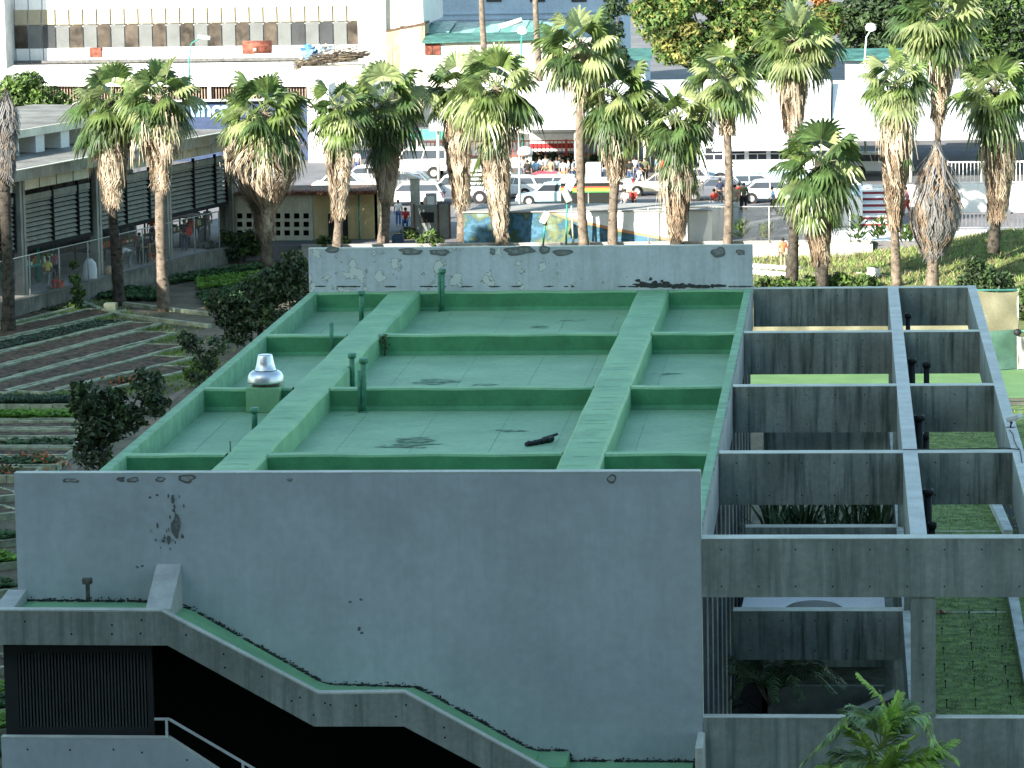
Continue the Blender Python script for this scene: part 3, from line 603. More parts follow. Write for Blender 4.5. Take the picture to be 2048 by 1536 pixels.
mb = MB(); k1 = [G(x, y) for x, y in ((1975, 1005), (1996, 1005), (2026, 1075), (2008, 1075))]; mb.prism([p+Vector((0, 0, .25)) for p in k1], (0, 0, -.25)); k2 = [G(x, y) for x, y in ((2012, 1185), (2032, 1180), (2070, 1400), (2052, 1400))]; mb.prism([p+Vector((0, 0, .25)) for p in k2], (0, 0, -.25))
struct(mb.build('kerb', M['stone_moss']))
mb = MB(); k3 = [G(x, y) for x, y in ((2000, 1005), (2120, 1005), (2140, 1075), (2024, 1075))]; mb.prism([p+Vector((0, 0, .02)) for p in k3], (0, 0, -.02)); struct(mb.build('drain_pit', M['void']))
mb = MB()
for x0_, x1_, y in ((1872, 2012, 1226), (1870, 1990, 1064)): 
    a = G(x0_, y); b_ = G(x1_, y); mb.box((a.x, a.y-.1, 0), (b_.x, a.y+.1, .03))
struct(mb.build('lawn_edging', M['kerb']))
for i in range(30):
    col = i % 3; y = 1225+ (i//3)*36+rnd.uniform(-6, 6); t = (y-1200)/240
    if y > 1436: continue
    x = (1880+26*t*.6, 1936+18*t, 1988+40*t)[col]
    if y < 1200: continue
    p = G(x, y+10); mb = MB(); mb.tube((0, 0, 0), (0, 0, .22), .012, n=5); mb.lathe((0, 0, .2), [(.03, 0), (.035, .03), (.01, .05)], 6); o = mb.build('garden_stake', M['black']); o.location = p
    setp(o, 'short black stake standing in the lawn right of the pergola pillar', 'stake', 'black stakes in rows across the lawn')
p = G(1885, 1228); mb = MB(); r_ = random.Random(2); pts = [(.22*math.cos(a)*r_.uniform(.6, 1.2), .12*math.sin(a)*r_.uniform(.6, 1.2)) for a in [i*math.tau/9 for i in range(9)]]
mb.add([(x, y, .06+.04*math.sin(i*2)) for i, (x, y) in enumerate(pts)]+[(0, 0, .12)], [(i, (i+1) % 9, 9) for i in range(9)]); o = mb.build('dead_leaf', mat('dry_leaf', (.3, .17, .1))); o.location = p; setp(o, 'large curled dry brown leaf lying on the lawn edging', 'dead leaf')
# tarpaulin fence round the court
tf = empty('tarpaulin_fence', (gx(1500, 166), 166, 0), 'tall screen of tan and green tarpaulins around the green court', 'screen fence')
def cloth(name, xa, xb, za, zb, y, m, seed, amp=.22, pinch=None):
    mb = MB(); nx, nz = 46, 18; r_ = random.Random(seed); ph = [r_.uniform(0, 6) for _ in range(6)]
    def d(u, v):
        f = math.sin(u*9+ph[0]+v*2)*.5+math.sin(u*17+ph[1]-v*4)*.3+math.sin(u*29+v*7+ph[2])*.25
        if pinch is not None: f += 1.4*math.sin((u-pinch)*16/(.35+v))*math.exp(-abs(u-pinch)*2)
        return f*amp*(.35+v*(1.2-v))
    for i in range(nx+1):
        for j in range(nz+1):
            u = i/nx; v = j/nz; mb.v.append((xa+(xb-xa)*u, y+d(u, v)*1.5, za+(zb-za)*v-.10*math.sin(u*math.pi*3+ph[3])*v))
    for i in range(nx):
        for j in range(nz): mb.f.append([i*(nz+1)+j, (i+1)*(nz+1)+j, (i+1)*(nz+1)+j+1, i*(nz+1)+j+1]); mb.m.append(0); mb.sm.append(True)
    mb.build(name, m, tf, tf.location)
yt = 161; TX = [AT(x, 700, yt).x for x in (1490, 1720, 1934, 2036, 2110)]
zt_, zm, = AT(2000, 581, yt).z, AT(2000, 664, yt).z
tan_ = mat('tan_tarpaulin', (.17, .165, .105), .6, .12, .8); grn = mat('green_tarpaulin', (.075, .16, .12), .35, .2, 1.2); wht = mat('whitish_tarpaulin', (.33, .33, .3), .5, .1, .8)
cloth('tan_tarpaulin', TX[0], TX[1], zm-.3, zt_-.25, yt, tan_, 4); cloth('tan_tarpaulin', TX[1], TX[3], zm, zt_, yt, tan_, 5, .2); cloth('green_tarpaulin', TX[0], TX[3]-.05, 0.05, zm, yt-.02, grn, 6, .22, .97)
cloth('whitish_tarpaulin', TX[3], TX[4], .05, zm-.05, yt, wht, 7)
mb = MB()
for x in TX: mb.tube((x, yt+.12, 0), (x, yt+.12, zt_+.05), .04, n=8)
mb.tube((TX[0], yt+.12, zt_), (TX[3], yt+.12, zt_), .05, n=8, m=1); mb.tube((TX[3], yt+.12, zm), (TX[4], yt+.12, zm), .04, n=8, m=1)
mb.build('frame', [M['galv'], mat('teal_pipe', (.12, .4, .33), .5)], tf, tf.location)
p = AT(2035, 672, yt-.2); mb = MB(); mb.lathe((0, 0, 0), [(.05, 0), (.17, .1), (.15, .25), (.05, .3)], 8); o = mb.build('rope_bundle', M['black']); o.location = p; setp(o, 'black bundle of rope hanging where the green and white tarpaulins meet', 'rope')
# ---------------- planters in the shaded court under the pergola ----------------
mb = MB(); mb.box((XR+.1, Y0+.5, .0), (MX0, 119, .006)); struct(mb.build('inner_paving', mat('brown_paving', (.075, .06, .05), .9, .2, 1)))
mb = MB(); a = G(1480, 1350); 
mb.box((XR+.75, 95, .0), (MX0-.35, 95.2, 1.1)); mb.box((XR+.75, 95, 0), (XR+.9, 104, 1.1)); mb.box((XR+.9, 95.2, 0), (MX0-.35, 104, .9), 1)
mb.prism([(XR+1.3, 93.2, .05), (MX0-.1, 94.9, 1.05), (MX0-.1, 94.9, .85), (XR+1.3, 93.2, -.0)], (0, .12, 0), 2)
mb.build('planter', [mat('planter_wall', (.13, .15, .15), .9, .2, 2), mat('dark_planting_soil', (.04, .045, .025), .95, .4, 3), mat('ramp_edge', (.3, .33, .34), .8, .2, 2)], pg, PO)
wp = empty('white_canopy', (-.9, 101, 2.2), 'white panel roof with a grey domed skylight in the shaded court under the pergola', 'canopy')
ya_ = 92.5; a = AT(1478, 1236, ya_); b_ = AT(1772, 1236, ya_); c = AT(1500, 1180, ya_+4.5); 
mb = MB(); mb.prism([(a.x, ya_, a.z), (b_.x, ya_, a.z), (b_.x-.05, ya_+4, a.z+.25), (a.x+.15, ya_+4, a.z+.25)], (0, 0, -.06)); mb.build('panel', mat('white_panel', (.82, .85, .88), .4, .05, 1), wp, wp.location)
p = AT(1628, 1232, ya_+.8); mb = MB(); mb.lathe((p.x, ya_+.9, a.z+.0), [(.78, 0), (.74, .06), (.6, .14), (.35, .2), (.1, .22)], 32); mb.build('dome', mat('grey_dome', (.22, .22, .19), .5, .1, 2), wp, wp.location)
p = AT(1645, 1208, ya_+1.9); mb = MB(); mb.lathe((0, 0, 0), [(.14, 0), (.17, .05), (.15, .1), (.1, .11), (.09, .04)], 14); o = mb.build('clay_bowl', mat('brown_clay', (.2, .14, .12), .7, .3, 6)); o.location = p; setp(o, 'small brown bowl sitting on the white panel roof in the shaded court', 'bowl')
def strap_plant(p, n, h, label, seed, m, w_=.05, group=None):
    mb = MB(); r_ = random.Random(seed)
    for i in range(n):
        a = r_.uniform(0, math.tau); d = Vector((math.cos(a), math.sin(a), 0)); s_ = Vector((-d.y, d.x, 0)); hh = h*r_.uniform(.6, 1.1); sp = r_.uniform(.2, .9)*h*.7; b0 = d*r_.uniform(0, .12)
        P = [b0+d*sp*t**1.8+Vector((0, 0, hh*(t-.42*t**3*sp/h*1.4))) for t in (0, .3, .6, .85, 1)]; W = (.6, 1, .9, .55, .05)
        for k in range(4): mb.quad(P[k]-s_*w_*W[k], P[k]+s_*w_*W[k], P[k+1]+s_*w_*W[k+1], P[k+1]-s_*w_*W[k+1])
    o = mb.build('strap_leaf_plant', m); o.location = p; return setp(o, label, 'plant', group)
ml_ = mat('strap_leaf', (.045, .095, .03), .55, .5, 1.5, trans=.2)
mb = MB(); mb.box((XR+.7, 98.2, 0), (MX0-.1, 107.4, 2.4)); mb.build('raised_planter', M['stone_dark'], pg, PO)
for i in range(15):
    strap_plant((XR+1.0+(i % 5)*.72+rnd.uniform(-.15, .15), 99.4+(i//5)*2.6+rnd.uniform(-.4, .4), 2.4), 36, 2.1+.35*(i//5), 'dense strap leaved plant in the raised planter under the pergola', 50+i, ml_, .055, 'strap leaved plants crowding the raised planter')
# ================= vegetable garden =================
def crop(name, pts, n, size, m, label, cat, seed, zz=.12, per=7, up=.5):
    """small leafy rosettes scattered along rows inside a pixel-free ground quad pts (4 ground points)"""
    r_ = random.Random(seed); mb = MB(); a, b_, c, d = [Vector(p) for p in pts]
    for i in range(n):
        u = r_.random(); v = r_.random(); p = (a*(1-u)+b_*u)*(1-v)+(d*(1-u)+c*u)*v; p.z = zz
        for k in range(per):
            an = r_.uniform(0, math.tau); dr = Vector((math.cos(an), math.sin(an), r_.uniform(.1, up*2))).normalized(); s_ = Vector((-math.sin(an), math.cos(an), 0)); L_ = size*r_.uniform(.6, 1.2)
            mb.quad(p, p+dr*L_*.6-s_*L_*.3, p+dr*L_+Vector((0, 0, -L_*.1)), p+dr*L_*.6+s_*L_*.3)
    return setp(mb.build(name, m), label, cat, kind='stuff')
M['lettuce'] = mat('lettuce_leaf', (.16, .32, .05), .6, .3, 2, trans=.3)
M['crop'] = mat('crop_leaf', (.07, .15, .06), .65, .4, 1.2, trans=.25)
M['crop_dull'] = mat('dull_crop_leaf', (.07, .12, .08), .7, .4, 1.2, trans=.2)
def bed(pa, pb, wdt, m_top, label, hgt=.16, kerb=True):
    """raised bed: soil ridge from pa to pb with kerb blocks on its near side"""
    a = Vector(pa); b_ = Vector(pb); a.z = b_.z = 0; d = (b_-a).normalized(); n = Vector((-d.y, d.x, 0))
    if n.y < 0: n = -n
    e = empty('garden_bed', a, label, 'garden bed'); L_ = (b_-a).length
    mb = MB(); r_ = random.Random(int(abs(a.x*7+a.y*13))); K = max(6, int(L_/.5)); rows = 6
    for i in range(K+1):
        for j in range(rows+1):
            u = i/K; v = j/rows; z = hgt*(.75+.25*math.sin(v*math.pi))+r_.uniform(-.035, .035); q = a+d*L_*u+n*(.12+(wdt-.24)*v); mb.v.append((q.x, q.y, z))
    for i in range(K):
        for j in range(rows): mb.f.append([i*(rows+1)+j, (i+1)*(rows+1)+j, (i+1)*(rows+1)+j+1, i*(rows+1)+j+1]); mb.m.append(0); mb.sm.append(False)
    mb.build('soil', m_top, e, a)
    if kerb:
        mb = MB(); kk = max(2, int(L_/.8)); up = Vector((0, 0, 1))
        for off in (0, wdt):
            for i in range(kk):
                c = a+d*L_*(i+.5)/kk+n*off; c.z = hgt*.55+r_.uniform(-.01, .02); mb.obox(c, d, n, up, L_/kk/2*.97, .10, hgt*.6)
        for t in (0, 1): c = a+d*L_*t+n*wdt/2; c.z = hgt*.55; mb.obox(c, n, d, up, wdt/2, .06, hgt*.55)
        mb.build('kerb_blocks', M['kerb'], e, a)
    return a, b_, n
# diagonal beds, far set (left end px,py ; right end px,py): near kerb lines
diag = [((10, 629), (205, 590)), ((20, 652), (185, 612)), ((-30, 690), (250, 627)), ((-30, 716), (262, 650), 1), ((-30, 745), (322, 653)), ((-30, 775), (352, 672)), ((15, 792), (372, 697)), ((95, 792), (384, 722)), ((195, 790), (400, 742))]
names = ['bare soil bed nearest the block wall', 'short bare soil bed below the block wall', 'bare soil bed in the shade, third from the block wall', 'bed with grey-green seedlings among the bare diagonal beds', 'long bare diagonal soil bed just below the seedling bed', 'bare diagonal soil bed, fifth from the seedling bed towards the crossing path', 'bare diagonal soil bed ending at the orange flowers', 'short bare diagonal bed beside the orange flowers', 'shortest diagonal bed behind the round shade tree']
for i, t in enumerate(diag):
    pa, pb = G(*t[0]), G(*t[1]); a, b_, n = bed(pa, pb, 2.1 if i > 1 else 1.9, M['soil'], names[i])
    if len(t) > 2: crop('seedling_rows', [a+n*.3, b_+n*.3, b_+n*1.9, a+n*1.9], 900, .13, M['crop_dull'], 'grey-green seedlings covering one diagonal bed', 'seedlings', 21, .17)
grassp = []
for i, t in enumerate(diag):
    pa, pb = G(*t[0]), G(*t[1]); grassp.append((pa, pb))
def strip(r_):
    a, b_ = r_.choice(grassp); u = r_.random(); d = (b_-a).normalized(); n = Vector((-d.y, d.x, 0)); n = n if n.y > 0 else -n
    p = a+(b_-a)*u-n*(r_.uniform(-.15, .45) if r_.random() < .75 else r_.uniform(.3, 2.6)); return (p.x, p.y, 0)
blades('path_grass', 14000, strip, .15, M['grassblade'], label='short grass growing on the paths between the diagonal beds', cat='grass', wid=.045, seed=11)
blades('path_dry_grass', 7000, strip, .12, M['dryblade'], label='dry grass along the kerbs of the diagonal beds', cat='grass', wid=.04, seed=12)
# horizontal beds: near kerb y, right end px
hz = [(822, 152, 'teal'), (850, 150, 'lett'), (868, 152, ''), (886, 148, ''), (905, 143, 'sp'), (924, 130, ''), (944, 112, 'sp'), (965, 60, '')]
hn = ['bed of blue-green onions across the path from the diagonal beds', 'bed of bright lettuce in the straight rows left of the shade tree', 'bare straight bed just below the lettuce bed', 'second bare straight bed below the lettuce bed', 'straight bed with scattered weeds, left of the shade tree', 'bare straight bed next to the orange flowers by the path', 'straight weedy bed nearest the grey wall corner', 'straight bed partly behind the top of the grey wall']
for i, (y, xr, kd) in enumerate(hz):
    pa, pb = G(-30, y), G(xr, y); wdt = 1.75
    a, b_, n = bed(pa, pb, wdt, M['soil'], hn[i], .24)
    Q = [a+n*.2, b_+n*.2, b_+n*(wdt-.2), a+n*(wdt-.2)]
    if kd == 'teal': crop('onion_rows', Q, 700, .3, M['crop_dull'], 'blue-green onion leaves filling one straight bed', 'onions', 31, .24, 6, 1.5)
    if kd == 'lett': crop('lettuce_rows', Q, 420, .3, M['lettuce'], 'bright green lettuce filling one straight bed', 'lettuce', 32, .26)
    if kd == 'sp': crop('bed_weeds', Q, 70, .22, M['crop'], 'scattered green weeds in a straight bed', 'weeds', 33+i, .25)
# beds glimpsed left of the grey wall
for i, (y0_, kd) in enumerate([(1000, ''), (1035, ''), (1090, 'l'), (1135, 'L'), (1190, 'd'), (1232, ''), (1262, ''), (1300, ''), (1345, ''), (1402, 'L'), (1432, 'd'), (1470, 'L'), (1530, 'd')]):
    pa = G(-60, y0_+12); pb = G(44, y0_); a, b_, n = bed(pa, pb, 1.6, M['soil'], ['bare bed left of the grey wall top corner', 'stony bed left of the grey wall', 'green crop bed left of the grey wall', 'bright lettuce bed left of the grey wall', 'dark green herb bed left of the grey wall', 'bare bed beside the stair buttress', 'narrow bare bed left of the stair parapet', 'bare bed left of the louvre screen top', 'second bare bed left of the louvre screen', 'bright crop bed left of the louvre screen', 'dark crop bed left of the louvre screen', 'bright crop bed low left of the louvre screen', 'crop bed at the bottom left corner'][i], .2)
    if kd: crop('crop_rows', [a+n*.15, b_+n*.15, b_+n*1.5, a+n*1.5], 260, .26, {'l': M['crop'], 'L': M['lettuce'], 'd': M['crop']}[kd], ['', '', 'green leafy crop beside the grey wall corner', 'bright lettuce beside the grey wall', 'dark herbs beside the grey wall', '', '', '', '', 'bright leafy crop left of the louvre screen', 'dark leafy crop left of the louvre screen', 'bright leafy crop low beside the louvre screen', 'leafy crop at the bottom left corner'][i], 'crop', 70+i, .2)
# far right part of the left garden: leafy rows, partly sunlit
for i, (pp, n, s_, m, lb) in enumerate([([(345, 556), (520, 532), (525, 541), (345, 570)], 420, .3, 'crop', 'low green hedge-like crop below the block wall'),
        ([(395, 592), (580, 560), (600, 600), (420, 620)], 900, .32, 'crop', 'leafy crop rows behind the dark shrubs'), ([(390, 560), (560, 545), (600, 560), (400, 582)], 500, .3, 'lettuce', 'sunlit lettuce rows between the palm trunks'),
        ([(185, 572), (330, 585), (330, 605), (200, 600)], 420, .32, 'crop', 'weedy green growth around the second palm trunk'), ([(60, 605), (150, 600), (130, 625), (60, 632)], 120, .25, 'crop', 'green weeds along the foot of the block wall')]):
    crop('leafy_crop', [G(*q) for q in pp], n, s_, M[m], lb, 'crop', 90+i, .05, 8, .8)
mb = MB(); a = G(160, 608); b_ = G(215, 632); c = G(430, 652); 
for p, q in ((G(158, 606), G(225, 632)), (G(225, 632), G(420, 656)), (G(240, 610), G(420, 632))):
    d = (q-p).normalized(); mb.obox((p+q)/2+Vector((0, 0, .08)), d, Vector((d.y, -d.x, 0)), (0, 0, 1), (q-p).length/2, .13, .1)
struct(mb.build('path_kerb', M['kerb']))
sheet('garden_path', [G(*q) for q in ((-60, 800), (140, 798), (330, 800), (420, 740), (330, 815), (170, 870), (150, 960), (100, 960), (140, 850), (-60, 806))], .01, mat('trodden_earth', (.20, .165, .13), .95, .2, 1.2))
p = G(222, 628); mb = MB(); mb.box((-.3, -.3, 0), (.3, .3, .55)); o = mb.build('concrete_post', M['kerb'], bevel=.03); o.location = p; setp(o, 'small weathered concrete pier between the two palm trunks in the garden', 'concrete pier')
for i, (px, py, lb) in enumerate([(245, 772, 'clump of orange marigolds at the end of the diagonal beds'), (62, 928, 'clump of orange marigolds by the path near the grey wall'), (95, 938, 'smaller orange marigold clump right beside the larger one'), (10, 955, 'orange flowers at the left edge near the grey wall corner')]):
    p = G(px, py); r_ = random.Random(i); mb = MB()
    for k in range(160):
        c = Vector((r_.gauss(0, .38), r_.gauss(0, .3), r_.uniform(.05, .4))); u = Vector((r_.uniform(-1, 1), r_.uniform(-1, 1), r_.uniform(-.4, .4))).normalized(); v = u.orthogonal().normalized(); s_ = .07
        mb.quad(c-u*s_, c+v*s_, c+u*s_, c-v*s_, 1 if k % 3 == 0 else 0)
    for k in range(14): a_ = k*2.4; mb.tube((0, 0, 0), (.5*math.cos(a_)*(k%3+1)/3, .4*math.sin(a_)*(k%3+1)/3, .3), .01, n=4)
    o = mb.build('marigold', [M['leaf'], mat('orange_petal', (.45, .12, .04))]); o.location = p; setp(o, lb, 'flowers')
# white cloth teepee and bucket
# ================= palms and trees =================
M['frond'] = mat('palm_frond', (.19, .28, .08), .38, .45, .9, trans=.42, fine=.15, spec=.9)
M['frond_y'] = mat('palm_frond_pale', (.40, .48, .21), .35, .3, .9, trans=.42, fine=.15, spec=.9)
M['frond_d'] = mat('palm_frond_deep', (.08, .15, .045), .5, .4, .9, trans=.3, fine=.15, spec=.5)
M['dead_a'] = mat('dead_frond_straw', (.54, .46, .35), .85, .3, 1.2, trans=.15)
M['dead_b'] = mat('dead_frond_brown', (.26, .19, .13), .9, .4, 1.2)
M['dead_g'] = mat('dead_frond_grey', (.19, .19, .19), .9, .3, 1.2)
M['palm_bark'] = mat('palm_bark', (.22, .18, .14), .95, .3, 4, bump=.8, fine=.2)
M['palm_bark_d'] = mat('dark_palm_bark', (.085, .075, .06), .95, .4, 4, bump=.8, fine=.2)
def fan(mb, hub, d, up, R, m, segs=17, fold=.35, droop=.35, spread=1.9, r_=rnd):
    d = d.normalized(); s_ = d.cross(up).normalized(); n = s_.cross(d).normalized()
    def pt(th, r):
        fz = -abs(math.sin(th))*fold*r
        p = hub+d*(r*math.cos(th))+s_*(r*math.sin(th)*(1-.25*fold))+n*fz
        p.z -= droop*(r/R)**2.2*R*.55*(1+.5*abs(math.sin(th))); return p
    base = []
    for i in range(segs+1): base.append(pt(-spread+2*spread*i/segs, R*.62))
    for i in range(segs):
        th = -spread+2*spread*(i+.5)/segs; L_ = R*(.84+.2*math.cos(th*.7))*r_.uniform(.88, 1.1)
        mid = pt(th, R*.62)+n*(.035 if i % 2 else -.02)
        m1 = pt(th-.04, L_*.84); m2 = pt(th+.04, L_*.84); tip = pt(th, L_*.97); tip.z -= r_.uniform(.02, .34)*min(1, droop*1.4)*R/1.2; m1.z -= .04; m2.z -= .04
        b = len(mb.v); mb.v += [tuple(hub), tuple(base[i]), tuple(mid), tuple(base[i+1]), tuple(m1), tuple(m2), tuple(tip)]
        for f in ((0, 1, 2), (0, 2, 3), (1, 4, 2), (2, 5, 3), (2, 4, 6), (2, 6, 5)): mb.f.append([b+k for k in f]); mb.m.append(m); mb.sm.append(False)
def make_palm(px, Y, tx, cy, crad, skirt, tw, label, seed, nleaf=25, low=-.5, dark=0, pal=.62, tdark=False, grey=False, skn=None, base=None, zb=None, greens=0, cut=None):
    r_ = random.Random(seed); 
    b0 = base if base else AT(px, 500, Y); zb = (SZ if Y > 206 else 0) if zb is None else zb
    root = Vector((b0.x, Y if not base else b0.y, zb)); Y = root.y; k = Y/FPX
    top = AT(tx, cy, Y); H = top.z-zb; e = empty('fan_palm', root, label, 'palm tree', 'fan palms around the garden and street')
    lean = top.x-root.x; R0 = tw*k/2
    # trunk with slight flare, rings and leaf base stubs
    mb = MB(); n = max(10, int(H/.35)); pts = []; rs = []
    for i in range(n+1):
        t = i/n; pts.append(Vector((lean*t+.10*math.sin(t*5+seed), .08*math.sin(t*4+seed*2), H*t-.05))); rs.append(R0*(1.22-.34*min(1, t*4) if t < .25 else .88+.05*math.sin(t*9+seed))*r_.uniform(.93, 1.07))
    mb.path(pts, rs, 12)
    def axis(z):
        t = max(0, min(1, z/H)); return Vector((lean*t+.10*math.sin(t*5+seed), .08*math.sin(t*4+seed*2), z))
    zs1 = (AT(tx, skirt[1], Y).z-zb) if skirt else H*.9
    for i in range(int(90 if tdark else 40)):
        z = r_.uniform(.2, zs1) if not tdark else r_.uniform(.1, zs1); a = r_.uniform(0, math.tau); c = axis(z)+Vector((math.cos(a), math.sin(a), 0))*R0*.9; o_ = Vector((math.cos(a), math.sin(a), 1.0)).normalized()
        s_ = Vector((-math.sin(a), math.cos(a), 0))*.06; L_ = r_.uniform(.08, .22)
        mb.add([c-s_, c+s_, c+o_*L_+s_*.4, c+o_*L_-s_*.4], [(0, 1, 2, 3)])
    mb.build('trunk', M['palm_bark_d'] if tdark else M['palm_bark'], e)
    C = Vector((lean, 0, H))
    Rc = crad*k
    if nleaf:
        mb = MB()
        for i in range(nleaf):
            t = (i+.5)/nleaf; a = i*2.39996+seed; el = math.asin(max(-1, min(1, low+(0.99-low)*t)))+r_.uniform(-.1, .1)
            d = Vector((math.cos(a)*math.cos(el), math.sin(a)*math.cos(el), math.sin(el)))
            Lp = Rc*r_.uniform(.34, .62)*(1 if el > 0 else .9); s0 = C+Vector((0, 0, -.5+.5*t)); sag = Vector((0, 0, -.10*Lp*(1-t)))
            h1 = s0+d*Lp*.6+sag*.3; hub = s0+d*Lp+sag; dd = (hub-h1).normalized(); dd = (dd+Vector((0, 0, -.28*(1.0-t)-.05))).normalized()
            mm = 2 if r_.random() < .25+dark else (1 if r_.random() < .42 else 0)
            for p, q, w0, w1 in ((s0, h1, .045, .03), (h1, hub, .03, .02)): mb.tube(p, q, w0, w1, 4, 3, False)
            up = Vector((0, 0, 1)) if abs(dd.z) < .9 else Vector((math.cos(a), math.sin(a), 0))
            fan(mb, hub, dd, up, Rc*r_.uniform(.50, .72), mm, 17, r_.uniform(.15, .55), .35+.55*(1-t)*r_.uniform(.5, 1), r_.uniform(1.5, 2.0), r_)
        for i in range(greens):   # older green leaves hanging against the dead ones
            a = r_.uniform(0, math.tau); z = r_.uniform(.15, .7); zz = H-(H-zs1)*z*.8; hub = axis(zz)+Vector((math.cos(a), math.sin(a), 0))*Rc*.33; d = Vector((math.cos(a)*.5, math.sin(a)*.5, -1))
            fan(mb, hub, d, Vector((math.cos(a), math.sin(a), 0)), Rc*.5, 0 if r_.random() < .5 else 2, 13, .3, .3, 1.1, r_)
        mb.build('crown', [M['frond'], M['frond_y'], M['frond_d'], M['frond_y']], e)
    if skirt:
        y0_, y1_, hw = skirt[:3]; prof = skirt[3] if len(skirt) > 3 else .16; z1 = AT(tx, y0_, Y).z-zb; z0 = zs1; W = hw*k; mb = MB(); L_ = z1-z0; N_ = int((skn or int(330+L_*90))*1.25); A_ = [r_.uniform(.72, 1.15) for _ in range(9)]; B_ = [r_.uniform(-.1, .5) for _ in range(9)]
        def rad(z):
            t = (z1-z)/L_
            if t < prof: return R0+(W-R0)*math.sin(max(0, t/prof)**(.6 if prof > .5 else 1)*math.pi/2)
            u = (t-prof)/(1-prof); lo_ = R0*(1.9 if prof > .5 else 1.55); return lo_+(W-lo_)*((1-u**2.2) if prof > .5 else (1-u**.85 if hw < 60 else 1-max(0, min(1, (u-.2)/.5))**1.2*.93))
        for i in range(N_):
            a = r_.uniform(0, math.tau); zt_ = z1-L_*r_.random()**.9*.9; ln = min(r_.uniform(.6, 1.7), zt_-z0+r_.uniform(.1, .7)); q = r_.random()
            col = (0 if q < pal else 1) if not grey else (2 if q < .75 else 1)
            dr = Vector((math.cos(a), math.sin(a), 0)); tn_ = Vector((-math.sin(a), math.cos(a), 0)); f = r_.uniform(.5, 1.0)**.8*A_[int(a/math.tau*9) % 9]; zt_ += B_[int(a/math.tau*9+zt_*2) % 9]*.4; pp = []
            for j in range(4):
                z = zt_-ln*j/3; rr = rad(max(z, z0+.05))*f*(lambda q_: q_+(1-q_)*min(1, max(0, (z1-zt_)/(L_*.5))))((.12, .62, .95, 1)[j])+(.05 if j == 3 else 0); z += (.45, .2, 0, 0)[j]*max(0, 1-(z1-zt_)/(L_*.4)); pp.append(axis(z)+dr*rr+tn_*r_.gauss(0, .085))
            w_ = r_.uniform(.012, .042); ww = (w_*.5, w_, w_*.9, w_*.25)
            for kk in range(r_.choice((1, 2, 3))):
                off = tn_*(kk*.08)+Vector((0, 0, -kk*.07))
                for j in range(3): mb.quad(pp[j]+off-tn_*ww[j], pp[j]+off+tn_*ww[j], pp[j+1]+off+tn_*ww[j+1]*1.0+dr*.015, pp[j+1]+off-tn_*ww[j+1], col)
        if hw > 40 and nleaf:   # arching dead stalks at the top of the skirt
            for i in range(34):
                a = r_.uniform(0, math.tau); dr = Vector((math.cos(a), math.sin(a), 0)); p0 = axis(z1+.1-r_.uniform(0, .8)); rs_ = r_.uniform(.45, 1.15); dp_ = r_.uniform(.3, 1.9); up_ = r_.uniform(.1, .5); P = [p0+dr*W*rs_*t+Vector((0, 0, up_*math.sin(t*3.1)-dp_*t**3)) for t in (0, .35, .7, 1)]
                for j in range(3): mb.tube(P[j], P[j+1], .022, .018, 4, 0, False)
                for j in range(6): q = P[3]+Vector((r_.gauss(0, .14), r_.gauss(0, .14), r_.gauss(0, .12))); q2 = q+Vector((r_.gauss(0, .08), r_.gauss(0, .08), -r_.uniform(.3, 1.5))); tn_ = Vector((-dr.y, dr.x, 0)); mb.quad(q-tn_*.028, q+tn_*.028, q2+tn_*.012, q2-tn_*.012, 0)
        core = MB(); prof_ = [(rad(z0+L_*t)*.62, z0+L_*t) for t in (0.03, .15, .3, .45, .6, .75, .9, 1)]
        mb.build('dead_skirt', [M['dead_a'], M['dead_b'], M['dead_g']], e)
    return e
G0 = lambda x, y: G(x, y)
make_palm(8, 174, 15, 215, 0, (205, 345, 36, .2), 26, 'headless dead palm with a drooping grey cap at the far left edge', 1, nleaf=0, grey=True, base=G(12, 668), tdark=True)
make_palm(235, 0, 222, 200, 92, (232, 398, 48), 23, 'second palm from the left, dark shaded trunk beside the market shed', 2, base=G(236, 610), tdark=True, greens=2, nleaf=27)
make_palm(327, 0, 318, 188, 88, (205, 360, 64), 24, 'palm with a broad pale dead skirt and half sunlit trunk, third from the left', 3, base=G(328, 622), greens=2, nleaf=27)
make_palm(536, 0, 528, 222, 96, (236, 468, 90, .3), 24, 'palm with the widest straw coloured skirt, in front of the perforated hut wall', 4, base=G(537, 532), nleaf=34, skn=900)
make_palm(677, 203.8, 676, 212, 72, (242, 418, 40), 20, 'palm in front of the yellow hut door', 5)
make_palm(767, 207, 772, 196, 90, (255, 388, 42), 21, 'palm with green leaves hanging below its crown at the right end of the yellow hut', 6, greens=9)
make_palm(921, 208, 915, 172, 72, (200, 405, 38), 19, 'palm with a narrow reddish skirt just left of the mural wall', 7)
make_palm(1000, 205.6, 992, 168, 96, (208, 466, 46, .3), 21, 'palm with a long ragged skirt reaching almost down to the mural', 8, greens=6, nleaf=27)
make_palm(1168, 205.2, 1158, 88, 92, (100, 172, 56), 20, 'tall palm above the dark striped kiosk with a short skirt near the top', 9, tdark=False, nleaf=27)
make_palm(1228, 205.6, 1232, 185, 92, (218, 345, 44), 20, 'palm with a bare pale trunk in front of the striped kiosk', 10, greens=7, dark=.15)
make_palm(1357, 205.2, 1352, 232, 82, (300, 460, 44), 26, 'short dark palm with a brown bag of dead leaves in front of the white wall', 11, tdark=True, greens=12, dark=.3, nleaf=24, pal=.2)
make_palm(1456, 205.4, 1452, 150, 80, (180, 250, 26), 19, 'palm with a clean pale trunk left of the chain link fence', 12, greens=3, dark=.1)
make_palm(1580, 0, 1592, 78, 88, (98, 250, 42), 22, 'very tall palm rising behind the short bushy palm', 13, base=G(1581, 568), tdark=True, nleaf=28, pal=.4)
